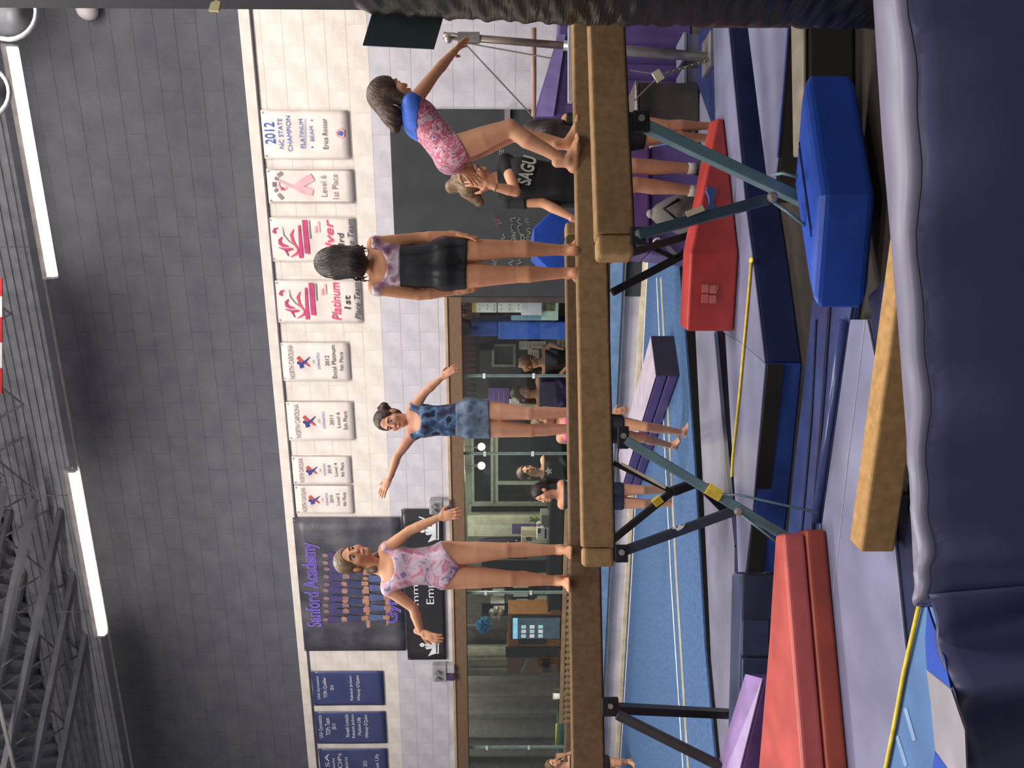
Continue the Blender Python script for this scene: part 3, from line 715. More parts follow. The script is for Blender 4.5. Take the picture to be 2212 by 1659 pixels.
# exit sign
t, b = lthing('exit_sign', 'small white exit sign box on the lobby wall', 'sign', (993, 1006, 1017, 1041), 2.8)
MB().box(b[0], b[1], 2.8, 2.86, b[2], b[3]).build('box', M_wht, t, M=WM, bevel=0.005)
letters(t, 'EXIT', (b[0] + 0.03, b[1] - 0.03, b[2] + 0.02, b[3] - 0.02), mat('exit_red', (190, 90, 76), 0.6), 2.797)
MB().box((b[0] + b[1]) / 2 - 0.02, (b[0] + b[1]) / 2 + 0.02, 2.86, LK, b[2] + 0.02, b[3] - 0.02).build('bracket', M_gray, t, M=WM)
# papers and boards pinned up
def paper(px, k, label, m=M_paper, lines=0, name='paper_sheet', cat='paper', group='notices pinned in the lobby'):
    t, b = lthing(name, label, cat, px, k, group)
    MB().box(b[0], b[1], k, k + 0.004, b[2], b[3]).build('sheet', m, t, M=WM)
    if lines:
        mb = MB()
        for i in range(lines):
            z = b[3] - (b[3] - b[2]) * (i + 1) / (lines + 1); mb.box(b[0] + 0.02, b[1] - 0.02 - random.uniform(0, 0.03), k - 0.002, k, z - 0.003, z + 0.003)
        mb.build('print_lines', M_inkg, t, M=WM)['kind'] = 'stuff'
    return t
paper((1121, 1150, 737, 755), 1.58, 'white printed notice on the black wall, above two smaller notices', lines=4)
paper((1150, 1179, 737, 753), 1.58, 'white printed notice with a dense text block, lower one of the upper pair', lines=5)
paper((1140, 1164, 755, 775), 1.58, 'small white notice pinned between the others on the black wall', lines=4)
paper((1120, 1142, 775, 794), 1.58, 'small white notice above the bent reader', lines=3)
paper((1203, 1232, 733, 751), 1.55, 'cream notice low on the black wall beside the blue pads', M_cream, 3)
paper((1100, 1126, 862, 886), 1.5, 'white price sheet on the black wall beside the blue leotard girl', lines=4)
paper((1055, 1100, 838, 876), 1.57, 'purple poster with pale lettering on the black wall', mat('purple_poster', (92, 62, 136), 0.6), 3, name='purple_poster', cat='poster')
t, b = lthing('picture_frame', 'grey framed blackboard hung on the black lobby wall', 'frame', (1062, 1114, 742, 792), 1.57)
w_ = 0.035
for q in ((b[0], b[1], b[3] - w_, b[3]), (b[0], b[1], b[2], b[2] + w_), (b[0], b[0] + w_, b[2] + w_, b[3] - w_), (b[1] - w_, b[1], b[2] + w_, b[3] - w_)):
    MB().box(q[0], q[1], 1.55, 1.59, q[2], q[3]).build('frame_rail', mat('grey_frame', (124, 122, 116), 0.6), t, M=WM)
MB().box(b[0] + w_, b[1] - w_, 1.575, 1.59, b[2] + w_, b[3] - w_).build('panel', mat('dark_slate', (62, 62, 58), 0.8), t, M=WM)
# wall calendar on the glass: two month sheets and a yellow header
t, b = lthing('wall_calendar', 'tall white calendar with a yellow header and month grids', 'calendar', (1020, 1171, 637, 676), 0.10)
lpart(t, 'header', (1019, 1029, 637, 675), 0.10, 0.106, mat('yellow_header', (232, 204, 90), 0.7))
lpart(t, 'month_sheet', (1029, 1073, 638, 675), 0.10, 0.104, M_paper); lpart(t, 'month_sheet', (1075, 1126, 638, 675), 0.10, 0.104, M_paper)
lpart(t, 'lower_sheet', (1126, 1170, 636, 681), 0.098, 0.103, mat('pale_lilac_paper', (214, 206, 216), 0.8))
for xs in ((1036, 1068), (1082, 1120)):
    mb = MB()
    for i in range(3):
        for j in range(4):
            q = lbox((xs[0] + i * (xs[1] - xs[0]) / 2 - 0.8, xs[0] + i * (xs[1] - xs[0]) / 2 + 0.8, 642 + j * 8, 645 + j * 8), 0.098); mb.box(q[0], q[1], 0.096, 0.098, q[2], q[3])
    mb.build('date_marks', M_inkg, t, M=WM)['kind'] = 'stuff'
t, b = lthing('photo_frame', 'pale teal photo frame with a dark green picture under the calendar', 'frame', (1168, 1207, 646, 692), 0.14)
lpart(t, 'frame', (1170, 1206, 646, 692), 0.14, 0.16, mat('pale_teal_frame', (186, 206, 200), 0.5)); lpart(t, 'picture', (1174, 1199, 651, 672), 0.136, 0.14, mat('dark_green_photo', (60, 76, 60), 0.5, c2=(110, 120, 90), scale=20))
paper((1104, 1172, 681, 692), 0.16, 'pale blue plastic sleeve beside the tall calendar', mat('pale_blue_sleeve', (126, 156, 176), 0.3))
# trophy shelf with trophies and rosettes
t, b = lthing('trophy_shelf', 'dark shelf of trophies high on the black lobby wall', 'shelf', (1026, 1030, 632, 806), 1.0)
MB().box(b[0], b[1] + 0.3, 1.0, 1.45, b[2] - 0.02, b[2] + 0.02).build('board', mat('dark_shelf', (60, 46, 44), 0.6), t, M=WM)
for s_ in (b[0] + 0.2, b[1] - 0.1): MB().box(s_ - 0.015, s_ + 0.015, 1.4, 1.6, b[2] - 0.2, b[2] - 0.02).build('bracket', M_blackm, t, M=WM)
zs = b[2] + 0.02
def trophy(y_, h, label, col):
    s_ = wp(1015, y_, 1.2)[0]
    t = thing('trophy', label, 'trophy', (s_, 1.2, zs), WM, 'trophies on the lobby shelf')
    MB().box(s_ - 0.045, s_ + 0.045, 1.155, 1.245, zs, zs + h * 0.22).build('plinth', mat('trophy_plinth', (92, 46, 40), 0.4), t, M=WM, bevel=0.004)
    MB().lathe((s_, 1.2, zs + h * 0.22), [(0.02, 0), (0.012, h * 0.2), (0.018, h * 0.32), (0.05, h * 0.5), (0.055, h * 0.68), (0.045, h * 0.7)], 12).build('cup', col, t, M=WM, smooth=True)
    for q in (-1, 1): MB().tube([(s_ + q * 0.045, 1.2, zs + h * 0.8), (s_ + q * 0.08, 1.2, zs + h * 0.74), (s_ + q * 0.04, 1.2, zs + h * 0.58)], 0.006, 6).build('handle', col, t, M=WM)
for i, (y_, h) in enumerate(((640, 0.24), (652, 0.20), (664, 0.24), (676, 0.19), (688, 0.23))):
    trophy(y_, h, ['gold trophy cup at the jamb end of the lobby shelf', 'short gold trophy cup second from the window jamb', 'tall gold trophy cup in the middle of the shelf cups', 'shortest gold trophy cup on the lobby shelf', 'gold trophy cup next to the black speaker box'][i], M_gold)
for i, y_ in enumerate((728, 740, 752, 764, 776, 788, 800, 826, 838, 850)):
    s_ = wp(1005, y_, 1.25)[0]
    t = thing('award_rosette', ['dark red award rosette right beside the blue pad tower', 'maroon award rosette second from the blue pad tower', 'maroon award rosette third from the blue pad tower', 'maroon award rosette fourth from the blue pad tower', 'maroon award rosette third from the first glass joint', 'maroon award rosette second from the first glass joint', 'maroon award rosette beside the first glass joint', 'dull rosette just past the first glass joint', 'dull rosette above the blue leotard girl hip', 'dull rosette farthest from the blue pad tower'][i], 'rosette', (s_, 1.25, zs), WM, 'award rosettes on the lobby shelf')
    m_ = M_maroon if i < 7 else mat('dull_mauve_ribbon', (96, 76, 84), 0.5)
    MB().lathe((s_, 1.25, zs + 0.19), [(0.05, 0), (0.052, 0.01), (0.03, 0.02)], 14, 'y').build('rosette_disc', m_, t, M=WM)
    MB().lathe((s_, 1.243, zs + 0.19), [(0.018, 0), (0.018, 0.006)], 10, 'y').build('centre', M_wht if i % 2 else M_gold, t, M=WM)
    for q in (-1, 1): MB().hexa([(s_ + q * 0.005, 1.25, zs + 0.16), (s_ + q * 0.035, 1.25, zs + 0.16), (s_ + q * 0.035, 1.256, zs + 0.16), (s_ + q * 0.005, 1.256, zs + 0.16), (s_ + q * 0.02, 1.25, zs), (s_ + q * 0.05, 1.25, zs), (s_ + q * 0.05, 1.256, zs), (s_ + q * 0.02, 1.256, zs)]).build('tail', m_, t, M=WM)
# black speaker and blue pads
t, b = lthing('speaker_box', 'black speaker box standing on top of the blue pad tower', 'speaker', (985, 1016, 695, 722), 0.35)
MB().box(b[0], b[1], 0.3, 0.5, b[2], b[3]).build('cabinet', mat('black_cabinet', (40, 40, 42), 0.7), t, M=WM, bevel=0.01)
MB().lathe(((b[0] + b[1]) / 2, 0.3, (b[2] + b[3]) / 2), [(0.05, 0), (0.05, -0.006), (0.02, 0.0)], 14, 'y').build('cone', M_blackm, t, M=WM)
b1 = lbox((1016, 1076, 694, 724), 0.35); b2 = lbox((1076, 1250, 692, 731), 0.33)
M_bpad = mat('blue_pad_vinyl', (50, 92, 190), 0.6, scale=10, bump=0.2, bscale=30)
tag(MB().box(b1[0], b1[1], 0.3, 0.55, b1[2] + 0.002, b1[3]).build('blue_pad', M_bpad, M=WM, bevel=0.02), 'upper smaller blue pad of the tower inside the lobby glass', 'pad', 'blue pads stacked in the lobby')
tag(MB().box(b2[0], b2[1], 0.27, 0.6, 0.02, b2[3]).build('blue_pad', M_bpad, M=WM, bevel=0.02), 'tall lower blue pad of the tower inside the lobby glass', 'pad', 'blue pads stacked in the lobby')
# white door and pale cabinets
def panel_door(n, px, k, cols):
    b = lbox(px, k)
    d = struct(thing('door_%d' % n, None, None, ((b[0] + b[1]) / 2, k, 0.02), WM))
    MB().box(b[0], b[1], k, k + 0.05, 0.02, b[3]).build('leaf', mat('cream_door', (214, 210, 192), 0.6), d, M=WM)
    w = (b[1] - b[0]) / cols
    for i in range(cols):
        for z0, z1 in ((0.15, 1.0), (1.12, b[3] - 0.1)):
            MB().box(b[0] + i * w + 0.03, b[0] + (i + 1) * w - 0.03, k - 0.012, k, z0, z1).build('raised_panel', mat('cream_door_panel', (206, 202, 184), 0.6), d, M=WM, bevel=0.006)
    MB().ball((b[1] - 0.05, k - 0.03, 1.0), 0.025, 10, 8).build('knob', M_steel, d, M=WM, smooth=True)
panel_door(1, (1000, 1240, 1396, 1464), 2.4, 3)
panel_door(2, (1010, 1240, 1113, 1158), 2.6, 2)
# grey curtain
b = lbox((1000, 1240, 1462, 1690), 1.9)
t = thing('grey_curtain', 'long grey curtain hanging in soft folds behind the lobby glass', 'curtain', ((b[0] + b[1]) / 2, 1.9, 0.05), WM)
def cf(u, v):
    s = b[0] + (b[1] + 0.0 - b[0]) * u
    return (s, 1.9 + 0.09 * math.sin(u * 34 + 0.6 * math.sin(v * 3)) + 0.02 * math.sin(u * 77), 0.05 + 2.75 * v), (0, 1, 0)
MB().sheet(cf, 90, 10, 0.004).build('cloth', mat('grey_curtain_cloth', (112, 106, 102), 0.9, scale=12), t, M=WM, smooth=True)
MB().tube([(b[0], 1.9, 2.83), (b[1], 1.9, 2.83)], 0.015, 8).build('rod', M_blackm, t, M=WM)
for i in range(6): MB().lathe((b[0] + (b[1] - b[0]) * (i + 0.5) / 6, 1.9, 2.78), [(0.012, 0), (0.012, 0.06)], 8).build('hook', M_blackm, t, M=WM)
b = lbox((1003, 1240, 1225, 1398), 2.7)
tb = thing('grey_backdrop_curtain', 'plain grey curtain behind the desk and the blue pompom', 'curtain', ((b[0] + b[1]) / 2, 2.7, 0.05), WM)
def cf2(u, v): return (b[0] + (b[1] - b[0]) * u, 2.7 + 0.02 * math.sin(u * 40), 0.05 + 2.6 * v), (0, 1, 0)
MB().sheet(cf2, 50, 4, 0.004).build('cloth', mat('grey_curtain_cloth', (112, 106, 102), 0.9), tb, M=WM, smooth=True)
MB().tube([(b[0], 2.7, 2.68), (b[1], 2.7, 2.68)], 0.015, 8).build('rod', M_blackm, tb, M=WM)
# desk / counter with things on it
CK = 1.2
bc = lbox((1186, 1225, 1092, 1318), CK)
t = thing('reception_counter', 'black reception counter with a thin pale edge behind the glass', 'counter', ((bc[0] + bc[1]) / 2, CK, 0.02), WM)
ZC = bc[3]
MB().box(bc[0], bc[1], CK, CK + 0.6, 0.02, ZC - 0.03).build('front_panel', M_blackm, t, M=WM); MB().box(bc[0] - 0.02, bc[1] + 0.02, CK - 0.02, CK + 0.62, ZC - 0.03, ZC).build('top', mat('black_counter_top', (34, 34, 38), 0.3), t, M=WM)
MB().box(bc[0], bc[1], CK - 0.01, CK, ZC - 0.27, ZC - 0.255).build('edge_strip', M_gedge, t, M=WM)
def on_counter(name, label, cat, y0, y1, xtop, m, k=CK + 0.15, dep=0.2, parts=()):
    b = lbox((xtop, 1186, y0, y1), k); 
    t = thing(name, label, cat, ((b[0] + b[1]) / 2, k, ZC), WM)
    MB().box(b[0], b[1], k, k + dep, ZC, b[3]).build('body', m, t, M=WM, bevel=0.008)
    for (nm, f0, f1, g0, g1, pm) in parts:
        MB().box(b[0] + (b[1] - b[0]) * f0, b[0] + (b[1] - b[0]) * f1, k - 0.006, k, ZC + (b[3] - ZC) * g0, ZC + (b[3] - ZC) * g1).build(nm, pm, t, M=WM)
    return t
on_counter('printer', 'white desktop printer with a black panel on the counter', 'printer', 1140, 1166, 1160, M_wht, parts=(('paper_slot', 0.1, 0.9, 0.2, 0.35, M_blackm), ('control_panel', 0.55, 0.95, 0.7, 0.95, M_ink)))
on_counter('cardboard_carton', 'pale carton with a dark flower mark stacked on the counter', 'box', 1144, 1174, 1126, mat('pale_carton', (196, 188, 166), 0.8), k=CK + 0.36, dep=0.1, parts=(('flower_mark', 0.2, 0.5, 0.62, 0.82, M_ink), ('tape', 0.46, 0.54, 0.0, 1.0, M_cream)))
on_counter('purple_box', 'purple box beside the pale carton on the counter', 'box', 1138, 1154, 1106, M_purple, k=CK + 0.48, dep=0.1, parts=(('white_label', 0.2, 0.8, 0.4, 0.6, M_paper),))
on_counter('plant_pot_box', 'grey tray holding the green plant on the counter', 'tray', 1112, 1134, 1168, M_gray, parts=(('rim', 0.0, 1.0, 0.88, 1.0, M_wht),))
tp = thing('green_plant', 'small bright green plant with pointed leaves on the counter', 'plant', (wp(1160, 1124, CK + 0.2)[0], CK + 0.22, wp(1168, 1124, CK + 0.15)[1]), WM)
sP, zP = wp(1160, 1124, CK + 0.2)[0], wp(1168, 1124, CK + 0.15)[1]
for i in range(11):
    a = i * 2.4; h = 0.08 + 0.04 * (i % 3)
    e = Vector((sP + 0.09 * math.cos(a), CK + 0.22 + 0.08 * math.sin(a), zP + h)); m_ = Vector((sP + 0.04 * math.cos(a), CK + 0.22 + 0.03 * math.sin(a), zP + h * 0.8)); q = Vector((-math.sin(a), math.cos(a), 0)) * 0.018
    MB().add([(sP, CK + 0.22, zP), m_ + q, e, m_ - q, m_ + Vector((0, 0, 0.006))], [(0, 1, 4), (1, 2, 4), (2, 3, 4), (3, 0, 4), (0, 3, 2, 1)]).build('leaf', mat('leaf_green', (96, 150, 72), 0.5), tp, M=WM)
tc_ = thing('coat_stand', 'black sparkly garments hung on a stand behind the counter', 'clothes', (wp(1080, 1182, 2.1)[0], 2.1, 0.02), WM)
sQ = wp(1080, 1182, 2.1)[0]; zq = wp(1030, 1182, 2.1)[1]
MB().tube([(sQ, 2.1, 0.02), (sQ, 2.1, zq)], 0.02, 8).build('pole', M_blackm, tc_, M=WM); MB().lathe((sQ, 2.1, 0.02), [(0.2, 0), (0.18, 0.03)], 16).build('base', M_blackm, tc_, M=WM)
for i in range(4):
    sx = sQ - 0.12 + i * 0.08
    MB().lathe((sx, 2.08, zq - 0.75), [(0.06, 0), (0.055, 0.3), (0.05, 0.6), (0.015, 0.72)], 10).build('garment', mat('dark_garment', (48, 42, 58), 0.6), tc_, M=WM, smooth=True)
    for j in range(3): MB().ball((sx + 0.03 * (j - 1), 2.025, zq - 0.2 - 0.12 * j - 0.05 * i), 0.012, 6, 5).build('sequin', M_wht, tc_, M=WM)
# shelf with books
SK = 2.2
bs = lbox((1040, 1235, 1232, 1330), SK)
t = thing('bookshelf', 'black shelving unit with books and folders behind the counter', 'shelf', ((bs[0] + bs[1]) / 2, SK, 0.02), WM)
for s_ in (bs[0], (bs[0] + bs[1]) / 2, bs[1] - 0.03): MB().box(s_, s_ + 0.03, SK, SK + 0.3, 0.02, bs[3]).build('upright', M_blackm, t, M=WM)
shz = [wp(x_, 1280, SK)[1] for x_ in (1190, 1141, 1090)]
for z_ in shz: MB().box(bs[0], bs[1], SK, SK + 0.3, z_ - 0.02, z_).build('shelf_board', M_blackm, t, M=WM)
random.seed(11)
bc_cols = [M_wht, M_cream, M_purpled, M_paper, M_ink, M_cream, M_wht, M_navyd]
bi = 0
place_words = ['on the lowest shelf of the black unit', 'on the middle shelf of the black unit', 'on the top shelf of the black unit']
for lv, z_ in enumerate(shz):
    s = bs[0] + 0.05; bn = 0
    while s < bs[1] - 0.10:
        w = random.uniform(0.03, 0.055); h = random.uniform(0.16, 0.24); nm_ = ['white', 'cream', 'purple', 'pale', 'dark grey', 'buff', 'off-white', 'navy'][bi % 8]
        tag(MB().box(s, s + w - 0.004, SK + 0.03, SK + 0.22, z_, z_ + h).build('book', bc_cols[bi % 8], M=WM, bevel=0.003), '%s book, number %s from the left %s' % (nm_, ['one', 'two', 'three', 'four', 'five', 'six', 'seven', 'eight', 'nine', 'ten', 'eleven', 'twelve', 'thirteen'][bn], place_words[lv]), 'book', 'books ' + place_words[lv])
        s += w; bi += 1; bn += 1
        if random.random() < 0.18: s += 0.10
# blue pompom and silver balloon cluster
s_, z_ = wp(1045, 1350, 1.6)
t = thing('paper_pompom', 'bright blue paper pompom hanging in front of the grey curtain', 'decoration', (s_, 1.6, z_), WM)
rp = 0.125; mb = MB(); random.seed(5)
for i in range(90):
    v = Vector((random.gauss(0, 1), random.gauss(0, 1), random.gauss(0, 1))).normalized(); q = v.orthogonal().normalized() * 0.03; q2 = v.cross(q).normalized() * 0.03
    c = Vector((s_, 1.6, z_)); mb.add([c + v * 0.02, c + v * rp * 0.8 + q, c + v * rp * random.uniform(0.9, 1.1), c + v * rp * 0.8 - q, c + v * rp * 0.85 + q2], [(0, 1, 2), (0, 2, 3), (0, 4, 2), (0, 1, 4), (1, 2, 4)])
o = mb.build('tissue_petals', mat('blue_tissue', (52, 128, 182), 0.8, c2=(76, 160, 206), scale=20), t, M=WM); o['kind'] = 'stuff'
MB().tube([(s_, 1.6, z_ + 0.1), (s_, 1.6, 3.1)], 0.003, 5).build('string', M_paper, t, M=WM)
s_, z_ = wp(1072, 1324, 1.7)
t = thing('foil_bouquet', 'crumpled silver foil bouquet next to the blue pompom', 'decoration', (s_, 1.7, z_ - 0.1), WM)
for i in range(5): MB().ball((s_ + 0.06 * math.cos(i * 1.26), 1.7, z_ + 0.06 * math.sin(i * 1.26)), 0.055, 7, 5).build('foil_lobe', mat('silver_foil', (178, 174, 166), 0.3, metal=0.5, bump=0.6, bscale=30), t, M=WM)
MB().tube([(s_, 1.7, z_ - 0.05), (s_, 1.75, 0.02)], 0.012, 6).build('stem', M_blackm, t, M=WM)
# monitor in a timber hutch
HK = 1.25
t, b = lthing('timber_hutch', 'orange timber hutch standing around the lit monitor', 'hutch', (1098, 1213, 1326, 1396), HK)
lpart(t, 'top_board', (1098, 1104, 1326, 1396), HK, HK + 0.35, mat('orange_timber', (176, 122, 74), 0.6, scale=6, stretch=(1, 6, 6)))
for yy in ((1326, 1330), (1382, 1396)): lpart(t, 'side_board', (1104, 1212, yy[0], yy[1]), HK, HK + 0.35, MATS['orange_timber'])
lpart(t, 'clutter_tray', (1120, 1180, 1384, 1392), HK - 0.05, HK, M_blackm); MB().box(b[0], b[1], HK, HK + 0.35, 0.02, b[2] + 0.02).build('base_cabinet', MATS['orange_timber'], t, M=WM)
t, b = lthing('monitor', 'lit computer monitor showing a pale blue bar and small pictures', 'monitor', (1106, 1211, 1333, 1381), HK - 0.08)
k = HK - 0.08
MB().box(b[0], b[1], k, k + 0.04, b[2], b[3]).build('bezel', M_blackm, t, M=WM, bevel=0.004)
MB().box(b[0] + 0.012, b[1] - 0.012, k - 0.002, k, b[2] + 0.012, b[3] - 0.012).build('screen', mat('lit_screen', (70, 84, 100), 0.3, emit=0.5, c2=(84, 100, 116)), t, M=WM)
zt_, zb_ = b[3] - 0.012, b[2] + 0.012; hh = zt_ - zb_
MB().box(b[0] + 0.012, b[1] - 0.012, k - 0.004, k - 0.002, zt_ - 0.10 * hh, zt_).build('menu_bar', mat('lit_blue_bar', (140, 200, 235), 0.3, emit=0.9), t, M=WM)
for i in range(3):
    for j in range(3):
        MB().box(b[0] + 0.03 + j * 0.075, b[0] + 0.085 + j * 0.075, k - 0.004, k - 0.002, zt_ - 0.28 * hh - i * 0.18 * hh, zt_ - 0.18 * hh - i * 0.18 * hh).build('picture', mat('lit_picture_%d' % ((i + j) % 2), ((170, 200, 206), (206, 206, 212))[(i + j) % 2], 0.3, emit=0.8), t, M=WM)
MB().box((b[0] + b[1]) / 2 - 0.03, (b[0] + b[1]) / 2 + 0.03, k + 0.02, k + 0.05, 0.9, b[2]).build('stand', M_blackm, t, M=WM)
t, b = lthing('timber_crate', 'brown timber cabinet with a black band and a metal strap beside the monitor', 'cabinet', (1095, 1206, 1402, 1456), HK)
MB().box(b[0], b[1], HK, HK + 0.4, 0.02, b[3]).build('carcass', mat('brown_timber', (132, 96, 72), 0.6, scale=6, stretch=(6, 6, 1)), t, M=WM)
q = lbox((1092, 1204, 1397, 1418), HK - 0.01); MB().box(q[0], q[1], HK - 0.03, HK, q[2], q[3]).build('black_band', M_blackm, t, M=WM)
q = lbox((1172, 1188, 1424, 1452), HK - 0.01); MB().box(q[0], q[1], HK - 0.02, HK, q[2], q[3]).build('dark_label', M_ink, t, M=WM)
p1, p2 = wp(1126, 1453, HK - 0.012), wp(1140, 1422, HK - 0.012); MB().bar((p1[0], HK - 0.012, p1[1]), (p2[0], HK - 0.012, p2[1]), 0.01, 0.035).build('strap', M_steel, t, M=WM)
# slatted timber rail below the glass, white cup, green bin, yellow stick
ZLG = Z_WB - 0.05
LGB = (wp(1318, 1400, -0.07)[1] + wp(1344, 660, -0.07)[1]) / 2
lg = thing('window_ledge', 'pale blue padded ledge running under the viewing window', 'ledge', (S_WR - 4, -0.04, LGB), WM)
MB().box(-10.5, S_WR + 0.5, -0.075, -0.001, LGB + 0.03, ZLG).build('pad', mat('pale_blue_vinyl', (120, 152, 186), 0.5), lg, M=WM, bevel=0.01)
MB().box(-10.5, S_WR + 0.5, -0.06, -0.001, LGB, LGB + 0.03).build('support_board', M_gray, lg, M=WM)
b = lbox((1214, 1242, 1095, 1562), -0.06)
t = thing('slatted_rail', 'low timber rail with many short upright slats under the window', 'rail', ((b[0] + b[1]) / 2, -0.06, ZLG), WM)
MB().box(b[0], b[1], -0.075, -0.045, b[3] - 0.045, b[3]).build('top_rail', mat('pale_timber', (150, 124, 92), 0.7), t, M=WM)
MB().box(b[0], b[1], -0.075, -0.045, ZLG, ZLG + 0.03).build('bottom_rail', mat('pale_timber', (150, 124, 92), 0.7), t, M=WM)
ns = 34; pr = None
for i in range(ns):
    s_ = b[0] + 0.03 + (b[1] - b[0] - 0.06) * i / (ns - 1)
    if pr is None:
        pr = MB().box(-0.022, 0.022, -0.07, -0.05, ZLG + 0.03, b[3] - 0.045).build('slat', mat('slat_timber', (158, 128, 92), 0.7), t, M=WM)
        base_ = pr.data; R0 = MW[t].inverted() @ WM; d0 = R0 @ Vector((s_, 0, 0)) - R0 @ Vector((0, 0, 0)); pr.location = d0
    else:
        d0 = R0 @ Vector((s_, 0, 0)) - R0 @ Vector((0, 0, 0)); copy_part(pr, 'slat', t, d0)
s_, z_ = wp(1201, 1504, 0.0)
zc_ = Z_WB + 0.05
t = thing('white_cup', 'small white cup on the window sill in front of the grey curtain', 'cup', (s_, -0.0, zc_), WM)
MB().lathe((s_, 0.0, zc_), [(0.03, 0), (0.038, z_ - zc_ + 0.03), (0.034, z_ - zc_ + 0.03), (0.027, 0.01)], 14).build('body', M_wht, t, M=WM, smooth=True)
MB().lathe((s_, 0.0, z_ + 0.03), [(0.04, 0), (0.04, 0.008)], 14).build('lid', M_paper, t, M=WM)
b = lbox((1205, 1240, 1566, 1641), 0.4)
t = thing('green_bin', 'green plastic bin with a grey stripe standing behind the window glass', 'bin', ((b[0] + b[1]) / 2, 0.4, 0.02), WM)
MB().hexa([(b[0] + 0.05, 0.34, 0.02), (b[1] - 0.05, 0.34, 0.02), (b[1] - 0.05, 0.66, 0.02), (b[0] + 0.05, 0.66, 0.02), (b[0], 0.3, b[3] - 0.05), (b[1], 0.3, b[3] - 0.05), (b[1], 0.7, b[3] - 0.05), (b[0], 0.7, b[3] - 0.05)]).build('tub', mat('green_plastic', (52, 104, 84), 0.5), t, M=WM, bevel=0.01)
MB().box(b[0] - 0.012, b[1] + 0.012, 0.285, 0.715, b[3] - 0.05, b[3]).build('lid', mat('dark_green_plastic', (42, 84, 70), 0.5), t, M=WM, bevel=0.01)
MB().box((b[0] + b[1]) / 2 - 0.05, (b[0] + b[1]) / 2 + 0.0, 0.285, 0.32, 0.5, b[3] - 0.06).build('stripe', M_gray, t, M=WM)
b = lbox((1198, 1205, 1564, 1612), 0.4)
tag(MB().tube([(b[0], 0.4, (b[2] + b[3]) / 2 - 0.002), (b[1], 0.4, (b[2] + b[3]) / 2 - 0.002)], 0.014, 8).build('yellow_stick', mat('yellow_plastic', (214, 196, 84), 0.5), M=WM, smooth=True), 'yellow stick lying across the lid of the green bin', 'stick')

# ================================================================== FLOOR MATS
def poly(pxs, z): return [tuple(atz(x, y, z))[:2] for x, y in pxs]
def mat_slab(name, label, pxs, z, z0, m, group='floor mats', bevel=0.015, extra=None, cat='mat', side=None):
    """a floor mat with a cover sheet on top and a body; corners read on its top plane"""
    P = poly(pxs, z) + (extra or [])
    cxy = (sum(p[0] for p in P) / len(P), sum(p[1] for p in P) / len(P), z0)
    t = thing(name, label, cat, cxy, I4, group)
    MB().prism(P, z0, z - 0.012).build('body', side or m, t, bevel=min(bevel, 0.01))
    MB().prism(P, z - 0.012, z).build('cover', m, t, bevel=0.004)
    return t
# sprung floor with carpet, running up to the wall
near = [(1560, 1800), (1546, 1659), (1522, 1400), (1500, 1000), (1478, 700), (1466, 560), (1456, 430), (1450, 300)]
P = poly(near, 0.14)
far = [tuple(WM @ Vector((s_, -0.001, 0)))[:2] for s_ in (1.0, -10.5)]
P = P + far
t = thing('spring_floor', 'light blue carpeted sprung floor in front of the wall', 'floor mat', (P[0][0], P[0][1], 0))
MB().prism(P, 0.0, 0.125).build('frame', mat('black_floor_edge', (34, 32, 34), 0.8), t); MB().prism(P, 0.125, 0.14).build('carpet', M_carpet, t)
def strip(t, pa, w, m, name='line', z=0.143):
    c = [atz(x, y, z) for x, y in pa]; mb = MB()
    for a, b in zip(c[:-1], c[1:]):
        d = (b - a).normalized(); q = Vector((-d.y, d.x, 0)) * w / 2; u = Vector((0, 0, 0.002))
        mb.hexa([a - q - u, b - q - u, b + q - u, a + q - u, a - q, b - q, b + q, a + q])
    return mb.build(name, m, t)
strip(t, [(1418, 600), (1449, 1250), (1475, 1659)], 0.035, M_wht); strip(t, [(1427, 600), (1461, 1250), (1486, 1659)], 0.075, mat('tan_line', (172, 164, 146), 0.8))
strip(t, [(1399, 560), (1364, 1250), (1339, 1659)], 0.05, M_wht); strip(t, [(1395, 560), (1359, 1250), (1335, 1659)], 0.12, M_navy)
# grey strip mat behind the crash mats
t = mat_slab('strip_mat', 'long grey lavender strip mat lying in front of the blue carpet', [(1548, 1800), (1546, 1659), (1530, 1300), (1516, 1000), (1502, 720), (1495, 560), (1518, 72), (1560, 72), (1560, 560), (1546, 720), (1572, 1000), (1591, 1180), (1592, 1400), (1580, 1659), (1570, 1800)], 0.10, 0, M_graym)
strip(t, [(1546, 715), (1572, 1000), (1591, 1180), (1591, 1240)], 0.09, M_navyd, 'edge_strip', 0.103)
# big crash mats
cLf = [(1652, 785), (1625, 1100), (1609, 1236), (1594, 1236), (1590, 1120), (1566, 720), (1600, 740)]
t = mat_slab('crash_mat', 'lavender topped crash mat with a black band along its front', cLf, 0.21, 0, M_lavm, side=M_royal)
a, b = atz(1653, 786, 0.21), atz(1610, 1236, 0.21)
d = (b - a).normalized(); q = Vector((d.y, -d.x, 0)); q = q if q.y < 0 else -q
MB().hexa([a + q * 0.012 + Vector((0, 0, -0.10)), b + q * 0.012 + Vector((0, 0, -0.10)), b + Vector((0, 0, -0.10)), a + Vector((0, 0, -0.10)), a + q * 0.012 + Vector((0, 0, -0.012)), b + q * 0.012 + Vector((0, 0, -0.012)), b + Vector((0, 0, -0.012)), a + Vector((0, 0, -0.012))]).build('black_band', M_glove, t)
cRt = [(1651, 783), (1625, 560), (1609, 440), (1573, 60), (1540, 60), (1552, 560), (1563, 718), (1598, 738)]
t2 = mat_slab('crash_mat', 'lavender topped crash mat with a plain navy side under the red wedge', cRt, 0.21, 0, M_lavm, side=M_navy)
